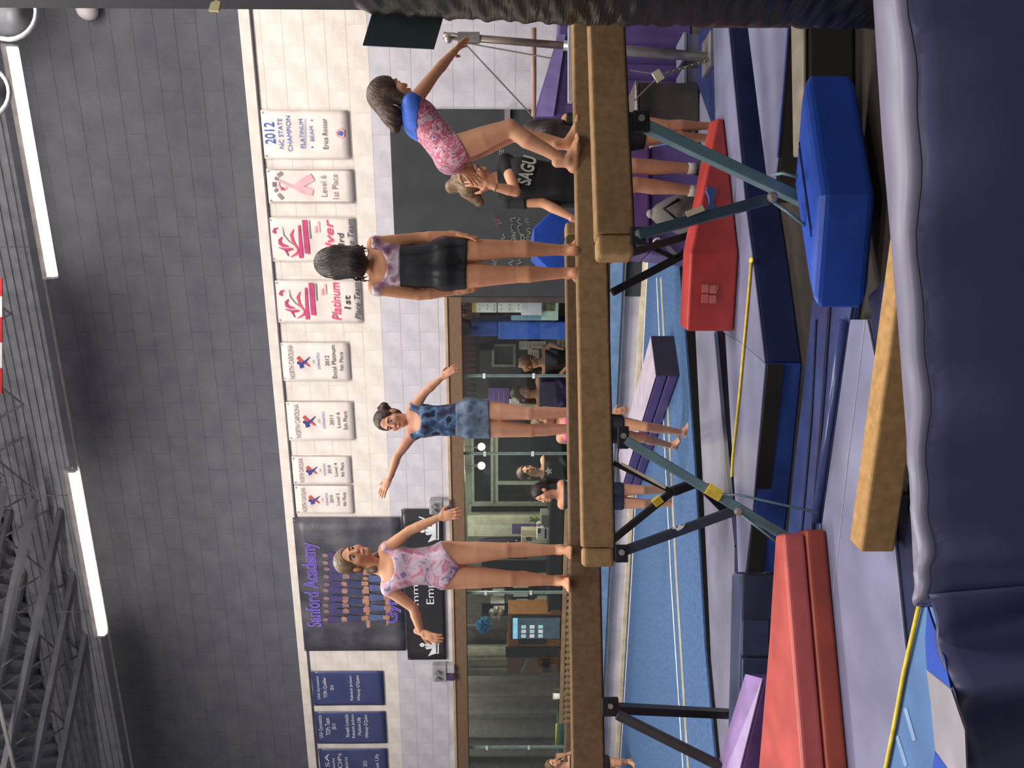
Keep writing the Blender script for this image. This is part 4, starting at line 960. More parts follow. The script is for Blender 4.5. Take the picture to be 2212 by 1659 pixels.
# yellow rope on the crash mats
def rope(label, pa, z, r):
    c = [atz(x, y, z) + Vector((0, 0, r)) for x, y in pa]; t = thing('yellow_rope', label, 'rope', c[0]); MB().tube(c, r, 6).build('cord', M_yellow, t, smooth=True); return t, c
t, c = rope('straight yellow rope lying on the lavender crash mats', [(1626, 562), (1612, 720), (1600, 850), (1585, 990), (1583, 1030)], 0.212, 0.008)
MB().ball(c[0], (0.018, 0.03, 0.012), 10, 8).build('knot', M_yellow, t, smooth=True)
rope('yellow cord lying along the blue mat beside the foreground pad', [(1990, 1306), (1957, 1450), (1935, 1570), (1917, 1659), (1890, 1800)], 0.062, 0.008)
# navy panelled mat left of the crash mats
kP = poly([(1603, 1239), (1601, 1330), (1597, 1460), (1590, 1800), (1566, 1800), (1575, 1460), (1580, 1239)], 0.22)
t = thing('panel_mat', 'navy panelled mat standing between the black banded crash mat and the purple wedge', 'mat', (kP[0][0], kP[0][1], 0), I4, 'floor mats')
MB().prism(kP, 0, 0.22).build('body', mat('slate_navy_vinyl', (62, 70, 98), 0.45, scale=4), t, bevel=0.015)
for (y0, y1) in ((1243, 1330), (1337, 1415), (1420, 1520)):
    a, b = atz(1601.5, y0, 0.215), atz(1600, y1, 0.215); d = (b - a).normalized(); q = Vector((d.y, -d.x, 0)); q = q if q.y < 0 else -q
    MB().hexa([a + q * 0.02 + Vector((0, 0, -0.17)), b + q * 0.02 + Vector((0, 0, -0.17)), b + Vector((0, 0, -0.17)), a + Vector((0, 0, -0.17)), a + q * 0.02, b + q * 0.02, b, a]).build('panel', mat('slate_navy_panel', (66, 76, 106), 0.4), t, bevel=0.015)
# glossy navy folding mats in front
t = mat_slab('folding_mat', 'glossy navy folding mat lying open in front of the black banded crash mat', [(1740, 790), (1716, 1000), (1693, 1236), (1720, 1330), (1770, 1330), (1772, 1130), (1800, 930), (1834, 690), (1850, 600), (1760, 600)], 0.05, 0, mat('glossy_navy_vinyl', (58, 70, 118), 0.22, scale=5, spec=0.7, bump=0.25, bscale=9), 'floor mats')
strip(t, [(1795, 600), (1778, 850), (1752, 1180)], 0.03, M_navyd, 'fold_seam', 0.056); strip(t, [(1762, 690), (1752, 900), (1728, 1180)], 0.02, M_navyd, 'fold_seam', 0.056)
ed = [atz(1836, 690, 0.06), atz(1802, 930, 0.06), atz(1774, 1130, 0.06)]
MB().tube([p + Vector((0, 0.06, 0.0)) for p in ed], 0.028, 8).build('rolled_edge', mat('glossy_navy_vinyl', (58, 70, 118), 0.22), t, smooth=True)
# lavender mat in front
t = mat_slab('runner_mat', 'wide lavender runner mat under the red block and the low beam', [(1836, 690), (1803, 930), (1775, 1130), (1765, 1330), (1760, 1800), (1900, 1800), (1918, 1659), (1962, 1425), (1955, 1400), (1935, 1205), (1900, 830), (1872, 690)], 0.06, 0, M_lavm)
strip(t, [(1868, 690), (1852, 830), (1830, 1000), (1800, 1280)], 0.005, mat('pale_seam', (160, 156, 178), 0.5), 'seam', 0.0625)
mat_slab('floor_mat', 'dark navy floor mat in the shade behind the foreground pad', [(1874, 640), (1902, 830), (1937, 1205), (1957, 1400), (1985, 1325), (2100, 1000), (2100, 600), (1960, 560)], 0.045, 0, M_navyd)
t = mat_slab('blue_mat', 'flat blue mat beside the yellow cord at the near left corner', [(1964, 1425), (1920, 1659), (1903, 1800), (2100, 1800), (2110, 1300), (1988, 1312)], 0.055, 0, mat('steel_blue_vinyl', (78, 112, 160), 0.5, scale=4))
strip(t, [(1955, 1530), (1975, 1600)], 0.03, mat('pale_tape', (120, 150, 184), 0.5), 'tape', 0.058); strip(t, [(1937, 1590), (1957, 1655)], 0.03, mat('pale_tape', (120, 150, 184), 0.5), 'tape', 0.058)
# right-hand mats
t = mat_slab('wedge_mat', 'lavender mat narrowing towards the blue block, edged in blue', [(1615, 60), (1702, 60), (1692, 200), (1680, 340), (1668, 440), (1658, 400), (1645, 300)], 0.15, 0, M_lavm, side=M_dark)
strip(t, [(1701, 60), (1691, 200), (1679, 340)], 0.02, M_royal, 'blue_edge', 0.152)
P = poly([(1708, 60), (1704, 250), (1722, 340), (1735, 340), (1735, 60)], 0.33)
t = thing('brown_block', 'dark brown padded block with a pale top edge behind the blue block', 'block', (P[0][0], P[0][1], 0))
Pb = [tuple(atz(1735, 40, 0.25))[:2], tuple(atz(1735, 340, 0.25))[:2], tuple(atz(1712, 340, 0.25))[:2], tuple(atz(1707, 40, 0.25))[:2]]
MB().prism(Pb, 0, 0.23).build('body', mat('brown_black_vinyl', (56, 50, 46), 0.6), t, bevel=0.02); MB().prism(Pb, 0.23, 0.25).build('top_pad', mat('beige_vinyl', (126, 118, 104), 0.5), t, bevel=0.01)

# ================================================================== SOFT BLOCKS
# bright blue block
Pb = [(0.814, 3.29), (0.314, 3.38), (0.93, 3.60), (1.43, 3.49)]
t = thing('blue_block', 'bright blue rounded foam block standing by the beam legs', 'block', (0.87, 3.44, 0))
MB().prism(Pb, 0.051, 0.305).build('body', M_blue, t, bevel=0.045, seg=4)
a, b = Vector((0.65, 3.375, 0.3055)), Vector((1.08, 3.515, 0.3055))
for o_ in (0.0, 0.03): MB().bar(a + Vector((o_, -0.008 * 0, 0)), b + Vector((o_, 0, 0)), 0.008, 0.004, (0, 0, 1)).build('zip', M_navyd, t)
# red two layer block at the left
zt = 0.275; A = [(1692, 1152), (1733, 1659), (1760, 1900), (1628, 1900), (1637, 1659), (1660, 1380)]
P = poly(A, zt); P.append(tuple(Vector(P[0]) + Vector((-0.03, 0.12))))
t = thing('red_folding_block', 'long red two layer wedge block at the near left', 'block', (P[0][0], P[0][1], 0.06))
ctr = Vector((sum(p[0] for p in P) / len(P), sum(p[1] for p in P) / len(P)))
P2 = [tuple(ctr + (Vector(p) - ctr) * 1.02) for p in P]
MB().prism(P2, 0.061, 0.165).build('lower_layer', M_redd, t, bevel=0.02, seg=3); MB().prism(P, 0.168, zt).build('upper_layer', mat('faded_red_vinyl', (186, 84, 78), 0.4, scale=5, spec=0.6), t, bevel=0.02, seg=3)  # upper layer paler: the glare on its top is put into the red
# red wedge on the crash mat, with panel logo and blue handle
z0 = 0.212
def rq(x, y, d): return at(x, y, d)
dL = 4.82
BLn = at(1587, 716, dL); TLn = at(1484, 716, dL); BMn = at(1588, 548, dL - 0.10); BRn = at(1576, 256, dL + 0.22)
dep = Vector((0.05, 0.2, 0))
h0 = 0.30
n0 = [Vector((BLn.x, BLn.y, z0)), Vector((BMn.x, BMn.y, z0)), Vector((BRn.x, BRn.y, z0))]
tops = [h0, h0, 0.045]
f = MB()
vs = n0 + [p + dep for p in n0] + [p + Vector((0, 0, h)) for p, h in zip(n0, tops)] + [p + dep + Vector((0, 0, h)) for p, h in zip(n0, tops)]
f.add(vs, [(2, 1, 0, 3, 4, 5), (6, 7, 10, 9), (7, 8, 11, 10), (0, 1, 7, 6), (1, 2, 8, 7), (2, 5, 11, 8), (5, 4, 10, 11), (4, 3, 9, 10), (3, 0, 6, 9)])
t = thing('red_wedge', 'red sloping wedge mat with a blue handle behind the beam legs', 'wedge', n0[1])
f.build('body', M_red, t, bevel=0.018, seg=3)
nrm = Vector((0, -1, 0))
def onface(x, y, d, off=0.012): return at(x, y, d - off)
for (xa, xb, ya, yb) in ((1517, 1531, 614, 632), (1533, 1548, 616, 634), (1516, 1530, 636, 654), (1532, 1547, 638, 655), (1550, 1552, 614, 626)):
    MB().extr([onface(xa, yb, dL - 0.055), onface(xa, ya, dL - 0.055), onface(xb, ya, dL - 0.055), onface(xb, yb, dL - 0.055)], (0, 0.006, 0)).build('logo_square', mat('pale_red_print', (214, 120, 110), 0.5), t)
dd_ = dL + 0.005
hp = [(1528, 404), (1545, 404), (1548, 412), (1543, 425), (1541, 440), (1550, 452), (1524, 452), (1533, 440), (1532, 425), (1526, 412)]
MB().extr([onface(x, y, dd_, 0.02) for x, y in hp], (0, 0.03, 0)).build('handle', mat('slate_blue_strap', (64, 88, 138), 0.6), t)
# purple folded mat lying across the carpet
a = atz(1468, 812, 0.14); b = atz(1398, 1010, 0.14); ax = (b - a).normalized(); sd = Vector((ax.y, -ax.x, 0)); sd = sd if sd.x > 0 else -sd
t = thing('folded_panel_mat', 'purple folded panel mat with a pale top lying across the blue carpet', 'mat', a)
w = 0.42; hh = 0.20; ln = (b - a).length + 0.5
for i in range(2):
    z0_, z1_ = 0.142 + i * hh / 2, 0.142 + (i + 1) * hh / 2 - 0.004
    c = [a, a + ax * ln, a + ax * ln - sd * -w, a + sd * w]
    MB().prism([tuple(q)[:2] for q in c], z0_, z1_).build('panel', M_purple, t, bevel=0.02, seg=3)
MB().prism([tuple(q)[:2] for q in c], 0.142 + hh, 0.142 + hh + 0.006).build('top_cover', mat('pale_lilac_vinyl', (196, 180, 196), 0.35), t, bevel=0.002)
e0 = a - ax * 0.008
MB().prism([tuple(q)[:2] for q in (e0, a, a + sd * w, e0 + sd * w)], 0.142, 0.142 + hh).build('end_flap', mat('charcoal_vinyl', (56, 52, 66), 0.6), t)
# purple incline wedge at the left
D_ = 4.42
q = [(1611, 1456), (1648, 1453), (1700, 1800), (1500, 1800)]
base = [at(1611, 1456, D_), at(1611, 1800, D_ - 0.1)]
t = thing('purple_wedge', 'purple incline wedge rising out of frame behind the red block', 'wedge', base[0])
p0 = at(1613, 1456, D_); p1 = at(1553, 1659, D_ + 0.05); r_ = Vector((-0.9, 0.1, 0))
zl = p0.z; f = MB(); dp = Vector((0.05, -0.2, 0))
L0 = Vector((p0.x, p0.y, 0.05)); R0_ = L0 + r_ * 1.4
sl = (p1.z - p0.z) / (p0.x - p1.x)
T0 = Vector((p0.x, p0.y, zl)); T1 = Vector((R0_.x, R0_.y, zl + sl * (p0.x - R0_.x)))
N0 = L0 + dp; N1 = R0_ + dp; NT0 = T0 + dp + Vector((0, 0, -0.03)); NT1 = T1 + dp + Vector((0, 0, -0.10))
f.hexa([N0, N1, R0_, L0, NT0, NT1, T1, T0]).build('foam', M_purple, t, bevel=0.015)
MB().hexa([NT0 + Vector((0, 0, .001)), NT1 + Vector((0, 0, .001)), T1 + Vector((0, 0, .001)), T0 + Vector((0, 0, .001)), NT0 + Vector((0, 0, .008)), NT1 + Vector((0, 0, .008)), T1 + Vector((0, 0, .008)), T0 + Vector((0, 0, .008))]).build('top_cover', mat('light_purple_vinyl', (152, 126, 178), 0.42), t)
# purple trapezoid with ring and the blue octagon on it
D_ = 6.05
xl, xr = at(1400, 562, D_).x, at(1400, 300, D_).x
t = thing('purple_trapezoid', 'purple padded trapezoid block with a white ring handle behind the coach', 'block', ((xl + xr) / 2, D_ + 0.3, 0.0))
zt_ = 0.93
for i, (za, zb, m_) in enumerate(((0.101, 0.50, M_purple), (0.505, zt_, mat('violet_vinyl', (98, 68, 124), 0.42)))):
    i0, i1 = 0.0 + 0.10 * za, 0.0 + 0.10 * zb
    MB().hexa([(xl + i0, D_, za), (xr - i0, D_, za), (xr - i0, D_ + 0.45, za), (xl + i0, D_ + 0.45, za), (xl + i1, D_ + .03, zb), (xr - i1, D_ + .03, zb), (xr - i1, D_ + 0.42, zb), (xl + i1, D_ + 0.42, zb)]).build('section', m_, t, bevel=0.02, seg=3)
c = at(1421, 525, D_ - 0.0)
MB().tube([c + Vector((0.035 * math.cos(a_), -0.008, 0.035 * math.sin(a_))) for a_ in np.linspace(0, 2 * math.pi, 17)], 0.009, 6).build('ring', M_wht, t, smooth=True)
MB().bar(c + Vector((0.02, -0.012, -0.03)), c + Vector((-0.12, -0.012, -0.16)), 0.006, 0.03).build('strap', M_gray, t)
cc = at(1222, 522, D_ + 0.05); r0 = 0.27
t = thing('octagon_roller', 'blue octagonal tumbling roller on top of the purple trapezoid', 'roller', (cc.x, D_ + 0.25, zt_))
rz = (at(1150, 505, D_ + 0.05).z - zt_ - 0.005) / 2; zc_ = zt_ + 0.003 + rz
pts_ = [(cc.x + 0.24 * math.cos(a_) / math.cos(math.pi / 8), D_ + 0.05, zc_ + rz * math.sin(a_) / math.cos(math.pi / 8)) for a_ in [math.pi / 8 + i * math.pi / 4 for i in range(8)]]
MB().extr(pts_, (0, 0.36, 0)).build('body', M_blue, t, bevel=0.01)
MB().lathe((cc.x, D_ + 0.05, zc_), [(0.06, 0), (0.06, -0.006)], 16, 'y').build('hub', M_royal, t)
# grey duffel between the trapezoid and the coach
c = at(1468, 462, 5.72)
t = thing('gym_bag', 'grey slouchy gym bag lying beside the purple trapezoid', 'bag', (c.x, c.y, 0.101))
cz_ = 0.30
MB().lathe((c.x, c.y, 0.101), [(0.17, 0.0), (0.19, 0.06), (0.17, 0.2), (0.12, 0.33), (0.07, 0.42), (0.03, 0.46)], 14).build('sack', mat('grey_canvas', (112, 108, 104), 0.9, bump=0.4, bscale=20), t, smooth=True)
MB().tube([(c.x - 0.08, c.y - 0.12, cz_ + 0.08), (c.x, c.y - 0.17, cz_ + 0.2), (c.x + 0.08, c.y - 0.12, cz_ + 0.08)], 0.012, 6).build('handle', M_blackm, t, smooth=True)
MB().ball((c.x, c.y, 0.565), (0.035, 0.035, 0.03), 8, 6).build('drawstring_top', M_inkg, t, smooth=True)
# right side: big purple crash mat leaning against the wall, dark bin, clear tubs
D_ = 6.75
t = thing('leaning_mat', 'big purple mat leaning against the wall behind the bars frame', 'mat', (at(1300, 140, D_).x, D_, 0.0))
A = [at(1152, 252, D_), at(1205, 74, D_), at(1215, -60, D_)]
f = MB(); pf = [A[0], A[1], A[2], Vector((A[2].x, D_, 0.0)), Vector((A[0].x + 0.02, D_, 0.0))]
f.extr(pf, (0.05, 0.30, 0)).build('foam', M_purple, t, bevel=0.02, seg=3)
mb = [at(1158, 250, D_ - 0.03), at(1205, 74, D_ - 0.03), at(1222, 74, D_ - 0.03), at(1196, 250, D_ - 0.03)]
MB().extr(mb, (0, 0.028, 0)).build('pale_flap', mat('pale_violet_vinyl', (134, 120, 176), 0.45), t)
for y_ in (95, 130, 165): MB().bar(at(1225, y_, D_ - 0.02), at(1470, y_ + 6, D_ - 0.02), 0.01, 0.02).build('seam', M_purpled, t)
D_ = 6.1
p0, p1 = at(1372, 262, D_), at(1540, 178, D_)
t = thing('storage_bin', 'dark brown storage bin with a pale rim corner under the beams', 'bin', ((p0.x + p1.x) / 2, D_ + 0.2, 0))
MB().box(p0.x, p1.x, D_, D_ + 0.4, 0.101, p0.z - 0.03).build('tub', mat('dark_brown_plastic', (74, 68, 62), 0.6), t, bevel=0.015); MB().box(p0.x - 0.01, p1.x + 0.01, D_ - 0.01, D_ + 0.41, p0.z - 0.03, p0.z).build('rim', mat('grey_brown_plastic', (96, 88, 84), 0.5), t, bevel=0.006)
MB().hexa([(p0.x - 0.005, D_ - 0.02, p0.z - 0.02), (p0.x + 0.28, D_ - 0.02, p0.z - 0.005), (p0.x + 0.28, D_ - 0.012, p0.z - 0.005), (p0.x - 0.005, D_ - 0.012, p0.z - 0.02), (p0.x - 0.005, D_ - 0.02, p0.z + 0.012), (p0.x + 0.28, D_ - 0.02, p0.z - 0.002), (p0.x + 0.28, D_ - 0.012, p0.z - 0.002), (p0.x - 0.005, D_ - 0.012, p0.z + 0.012)]).build('white_edge', M_wht, t)
D_ = 6.3
for (xa, xb, ya, yb, lab, g) in ((1476, 1520, 72, 122, 'cloudy clear plastic tub stacked beside the column', 0), (1476, 1520, 146, 180, 'cloudy clear plastic tub between the chain and the brown bin', 1)):
    a = at(xb + 22, yb, D_); b = at(xa, ya, D_)
    t = thing('plastic_tub', lab, 'tub', ((a.x + b.x) / 2, D_ + 0.12, 0.0), I4, 'clear plastic tubs')
    MB().box(a.x, b.x, D_, D_ + 0.25, 0.0, b.z - 0.03).build('tub', mat('cloudy_plastic', (112, 112, 140), 0.3), t, bevel=0.012); MB().box(a.x - 0.01, b.x + 0.01, D_ - 0.01, D_ + 0.26, b.z - 0.03, b.z).build('lid', mat('cloudy_lid', (134, 134, 156), 0.3), t, bevel=0.006)
# mats under the bars frame
tag(MB().prism(poly([(1545, 60), (1560, 60), (1565, 260), (1535, 265), (1505, 180), (1510, 60)], 0.12), 0.101, 0.12).build('base_mat', M_navy, bevel=0.01), 'navy mat strip under the bars frame base', 'mat', 'floor mats')

# ================================================================== BALANCE BEAMS
BT, BW = 0.17, 0.115
M_bolt = mat('bright_bolt', (176, 168, 160), 0.35, metal=0.6)
def beam_axis(pl, pr, ztop):
    a, b = atz(pl[0], pl[1], ztop), atz(pr[0], pr[1], ztop); d = (b - a); d.z = 0; d.normalize(); return a, d, Vector((-d.y, d.x, 0))
def beam_body(t, a, d, n, length, ztop, th=BT, capL=True, capR=True, m=M_suede):
    def bx(s0, s1, y0, y1, z0, z1, name, mm, bev):
        c = [a + d * s + n * y for s, y in ((s0, y0), (s1, y0), (s1, y1), (s0, y1))]
        return MB().hexa([(p.x, p.y, z0) for p in c] + [(p.x, p.y, z1) for p in c]).build(name, mm, t, bevel=bev, seg=3)
    cl = 0.10
    bx(cl if capL else 0, length - (cl if capR else 0), 0, BW, ztop - th, ztop, 'wrapped_rail', m, 0.012)
    if capL: bx(0, cl - 0.002, 0.002, BW - 0.002, ztop - th + 0.002, ztop - 0.002, 'end_pad', M_suede2, 0.02)
    if capR: bx(length - cl + 0.002, length, 0.002, BW - 0.002, ztop - th + 0.002, ztop - 0.002, 'end_pad', M_suede2, 0.02)
    bx(0.04, length - 0.04, 0.03, BW - 0.03, ztop - th - 0.008, ztop - th, 'underside_rail', M_blackm, 0)
def leg_set(t, top, foot, br_top, br_end, side_r, m_leg, m_br, name='leg', w=0.055):
    """main leg (square tube) with a brace up to the end of the beam"""
    l = MB().bar(top, foot, w, w * 0.85).build(name, m_leg, t, bevel=0.006)
    b = MB().bar(br_top, br_end, w * 0.8, w * 0.75).build('brace', m_br, t, bevel=0.005)
    MB().lathe(Vector(br_end) + Vector((0, -w * 0.55, 0)), [(0.024, 0), (0.024, -0.014), (0.012, -0.02)], 10, 'y').build('bolt', M_bolt, b)
    d = (Vector(foot) - Vector(top)).normalized()
    MB().box(foot[0] - 0.08, foot[0] + 0.08, foot[1] - 0.06, foot[1] + 0.06, foot[2] - 0.005, foot[2] + 0.03).build('foot', M_blackm, l, bevel=0.008)
    return l, b
def bracket(t, p, sx=0.05, sz=0.05):
    o = MB().box(p.x - sx, p.x + sx, p.y - 0.012, p.y + 0.02, p.z - sz, p.z + sz).build('bracket', M_blackm, t, bevel=0.006)
    MB().lathe(p + Vector((0.01, -0.012, 0.0)), [(0.016, 0), (0.016, -0.008)], 10, 'y').build('bolt', M_bolt, o)
    return o
# --- beam A, nearest, its end towards the middle of the picture
aA, dA, nA = beam_axis((1290, 548), (1274, 72), 1.25)
t = thing('balance_beam', 'nearest tan balance beam running in from behind the black column', 'beam', (aA.x, aA.y, 0), I4, 'balance beams')
beam_body(t, aA, dA, nA, 4.2, 1.25)
dep = lambda y, off: (aA + dA * ((((1659 - y) - CU) / FPX * aA.y - aA.x))).y + off
tp = at(1372, 262, 3.62); ft = at(1795, 470, 3.66); ft.z = 0.06; bt = at(1376, 508, 3.42); be = at(1662, 430, 3.52)
l, b = leg_set(t, tp, ft, bt, be, 1, M_teal, mat('deep_teal_steel', (58, 82, 98), 0.45), w=0.062)
bracket(t, at(1385, 262, 3.60), 0.05, 0.04); bracket(t, at(1378, 510, 3.42), 0.04, 0.035)
MB().bar(at(1483, 463, 3.40), at(1520, 449, 3.41), 0.004, 0.026).build('paper_sticker', M_cream, b)
MB().tube([at(1668, 378, 3.5), at(1690, 374, 3.46), at(1722, 382, 3.43)], 0.008, 6).build('spring_rod', M_teal, t, smooth=True); MB().tube([at(1672, 438, 3.5), at(1700, 456, 3.47), at(1740, 488, 3.45)], 0.008, 6).build('spring_rod', M_teal, t, smooth=True)
# --- beam B, middle
aB, dB, nB = beam_axis((1259, 1225), (1238, 72), 1.25)
t = thing('balance_beam', 'middle tan balance beam carrying the girl in shorts and the leaning girl', 'beam', (aB.x, aB.y, 0), I4, 'balance beams')
beam_body(t, aB, dB, nB, 5.0, 1.25)
tp = at(1342, 945, 4.10); ft = at(1776, 1192, 4.0); ft.z = 0.055; bt = at(1342, 1192, 4.04); be = at(1590, 1102, 4.05)
l, b = leg_set(t, tp, ft, bt, be, 1, M_teal, M_dsteel, w=0.06)
bracket(t, at(1346, 945, 4.08), 0.06, 0.03); bracket(t, at(1342, 1196, 4.02), 0.045, 0.035)
lp = at(1541, 1063, 4.03); ld = (ft - tp).normalized()
MB().bar(lp - ld * 0.04, lp + ld * 0.04, 0.068, 0.06).build('yellow_tape', M_yellow, l)
MB().tube([at(1558, 1066, 4.0), at(1600, 1070, 3.95), at(1765, 1107, 3.85)], 0.007, 6).build('spring_rod', M_teal, t, smooth=True); MB().tube([at(1602, 1112, 4.0), at(1690, 1180, 3.95)], 0.007, 6).build('spring_rod', M_teal, t, smooth=True)
rp = [(1452, 1143), (1458, 1137), (1463, 1141), (1468, 1133), (1474, 1136), (1480, 1130), (1476, 1140), (1470, 1144), (1464, 1147), (1458, 1142)]
MB().extr([at(x, y, 4.0) for x, y in rp], (0, 0.004, 0)).build('runner_logo', M_wht, b)
# right-hand leg of beam B, outside the frame behind the column
eR = aB + dB * 4.3
MB().bar((eR.x, eR.y + 0.05, 1.07), (eR.x + 0.35, eR.y + 0.3, 0.0), 0.055, 0.05).build('leg', M_teal, t); MB().bar((eR.x, eR.y + 0.05, 1.07), (eR.x + 0.35, eR.y - 0.25, 0.0), 0.055, 0.05).build('leg', M_teal, t)
# --- beam C, farther, crossing the whole left side
aC, dC, nC = beam_axis((1237, 1659), (1222, 560), 1.25)
rightC = atz(1220.8, 478, 1.25); lenC = 5.0; aC0 = rightC - dC * lenC
t = thing('balance_beam', 'long brown balance beam under the pink leotard girl, reaching the left edge', 'beam', (aC0.x, aC0.y, 0), I4, 'balance beams')
beam_body(t, aC0, dC, nC, lenC, 1.25, 0.19, m=mat('brown_suede_beam_cover', (112, 92, 70), 0.95, scale=25, spec=0.1))  # same suede as the other beams, its colour darkened to stand for shade
pB = at(1318, 1527, 4.60)
bracket(t, pB, 0.055, 0.05); tp = at(1332, 1543, 4.60); ft = at(1660, 1735, 4.35); ft.z = 0.01
l = MB().bar(tp, ft, 0.055, 0.05).build('leg', mat('worn_black_steel', (52, 50, 52), 0.5), t, bevel=0.006); MB().box(ft.x - 0.08, ft.x + 0.08, ft.y - 0.06, ft.y + 0.06, 0.0, 0.03).build('foot', M_blackm, l)
MB().bar(at(1332, 1530, 4.72), Vector((ft.x + 0.1, 5.3, 0.101)), 0.055, 0.05).build('leg', MATS['worn_black_steel'], t)
MB().bar(at(1318, 560, 5.18), Vector((at(1318, 470, 5.2).x, 5.5, 0.12)), 0.05, 0.05).build('leg', MATS['worn_black_steel'], t)
# --- beam D, low training beam hidden behind C, on V legs
zD = 1.045; yD = 5.36
xl, xr = at(1300, 1180, yD).x, at(1300, 535, yD).x
t = thing('training_beam', 'short training beam under the blue leotard girl, hidden behind the longer beams', 'beam', ((xl + xr) / 2, yD, 0), I4, 'balance beams')
MB().box(xl, xr, yD, yD + 0.11, zD - 0.13, zD).build('wrapped_rail', M_suede, t, bevel=0.012)
c = at(1452, 1062, yD); l0 = at(1325, 1165, yD + 0.05); l1 = at(1325, 1000, yD + 0.05)
MB().bar(l0, c, 0.05, 0.045).build('leg', M_blackm, t, bevel=0.004); o = MB().bar(l1, c, 0.035, 0.035).build('leg', M_blackm, t, bevel=0.004)
MB().bar(l1 + Vector((0, -0.02, -0.05)), c + Vector((0.03, -0.02, 0.05)), 0.004, 0.02).build('pale_strip', M_cream, o)
MB().bar(at(1412, 1088, yD - 0.03), at(1428, 1076, yD - 0.03), 0.06, 0.05).build('yellow_tape', M_yellow, o)
cf_ = at(1505, 1042, yD); MB().bar(c, cf_, 0.075, 0.06).build('leg_joint', M_blackm, t, bevel=0.006); fo = at(1620, 1105, yD); fo.z = 0.11
MB().bar(cf_, fo, 0.05, 0.05).build('post', M_blackm, t)
c2 = at(1322, 632, yD); c3 = at(1500, 538, yD); c3b = Vector((c3.x + 0.15, yD, 0.11))
MB().bar(c2, c3, 0.06, 0.055).build('leg', M_blackm, t, bevel=0.004); MB().bar(c3, c3b, 0.05, 0.05).build('post', M_blackm, t)
MB().bar(at(1372, 520, yD - 0.02), at(1458, 558, yD - 0.02), 0.03, 0.03).build('brace', M_blackm, t); MB().bar(at(1458, 558, yD - 0.02), at(1492, 528, yD - 0.02), 0.02, 0.02).build('brace', M_blackm, t)
# --- low floor beam in the foreground
aE, bE = atz(1863, 1165, 0.225), atz(1933, 660, 0.225)
d = (bE - aE); d.z = 0; d.normalize(); n = Vector((-d.y, d.x, 0)); n = n if n.y > 0 else -n
aE0 = aE - d * 0.06; ln = 2.3
t = thing('floor_beam', 'low tan floor beam lying on the lavender runner mat', 'beam', (aE0.x, aE0.y, 0.06), I4, 'balance beams')
c = [aE0 + d * s + n * y for s, y in ((0, 0), (ln, 0), (ln, 0.11), (0, 0.11))]
MB().hexa([(p.x, p.y, 0.085) for p in c] + [(p.x, p.y, 0.225) for p in c]).build('wrapped_rail', mat('golden_suede', (168, 132, 88), 0.95, scale=25, spec=0.1), t, bevel=0.014, seg=3)
for s_ in (0.15, ln - 0.2):
    c = [aE0 + d * s + n * y for s, y in ((s_, 0.0), (s_ + 0.1, 0.0), (s_ + 0.1, 0.11), (s_, 0.11))]
    MB().hexa([(p.x, p.y, 0.061) for p in c] + [(p.x, p.y, 0.086) for p in c]).build('foot', M_blackm, t)

# ================================================================== BLACK WRAPPED COLUMN
dC_ = 2.6
ex = lambda x, y: at(x, y, dC_ + 0.40)
xe = ex(1200, 74).x
t = thing('wrapped_column', 'black plastic wrapped column at the right edge', 'column', (xe + 0.27, dC_ + 0.2, 0))
prof = [(0.0, 77), (0.35, 75), (0.8, 72), (1.41, 71), (1.64, 64), (1.9, 58), (2.15, 49), (2.2, 45), (2.23, 38)]
def xleft(z):
    for (z0, y0), (z1, y1) in zip(prof[:-1], prof[1:]):
        if z0 <= z <= z1:
            y = y0 + (y1 - y0) * (z - z0) / (z1 - z0); return ex(1100, y).x
    return ex(1100, 38).x
nz, na = 150, 40; vs = []; fs = []
random.seed(2); phs = [random.uniform(0, 6.28) for _ in range(12)]
cxx, cyy = xe + 0.30, dC_ + 0.22
for i in range(nz + 1):
    z = 2.23 * i / nz; xl_ = xleft(z)
    for j in range(na):
        a_ = 2 * math.pi * j / na; ca, sa = math.cos(a_), math.sin(a_)
        rx = cxx - xl_; k_ = (abs(ca) ** 4 + abs(sa) ** 4) ** -0.25
        wr = 0.003 * math.sin(z * 46 + 2.2 * math.sin(a_ * 2 + phs[0]) + phs[1]) + 0.003 * math.sin(z * 83 + 3 * math.sin(a_ * 3 + phs[2])) + 0.0018 * math.sin(z * 131 + 4 * math.sin(a_ * 1.0 + phs[3]))
        vs.append((cxx + (rx + wr) * k_ * ca * (1 if abs(ca) > 0 else 1), cyy + (0.22 + wr) * k_ * sa, z))
for i in range(nz):
    for j in range(na): fs.append((i * na + j, i * na + (j + 1) % na, (i + 1) * na + (j + 1) % na, (i + 1) * na + j))
fs += [tuple(range(na - 1, -1, -1)), tuple(nz * na + j for j in range(na))]
MB().add(vs, fs).build('plastic_wrap', mat('wrinkled_black_plastic', (17, 17, 18), 0.33, scale=6, spec=0.5, bump=0.5, bscale=9, stretch=(1, 1, 9)), t, smooth=True)
xu = at(300, 21, dC_ + 0.4).x
MB().box(xu, xu + 0.34, dC_ + 0.1, dC_ + 0.4, 2.1, 7.4).build('steel_post', mat('dark_blue_grey_post', (46, 46, 54), 0.6), t, bevel=0.01)
tpz = at(465, 12, dC_ + 0.1)
MB().extr([at(450, 22, dC_ + 0.09), at(472, 23, dC_ + 0.09), at(476, 3, dC_ + 0.09), at(466, 0, dC_ + 0.09), at(455, 6, dC_ + 0.09)], (0, 0.012, 0)).build('tape_patch', mat('masking_tape', (206, 194, 150), 0.7), t)
fp = [at(806, 20, 3.1), at(783, 98, 3.1), at(935, 106, 3.1), at(959, 25, 3.1)]
MB().extr(fp, (0.02, 0.05, 0)).build('flap', mat('dark_teal_board', (44, 58, 64), 0.7), t)

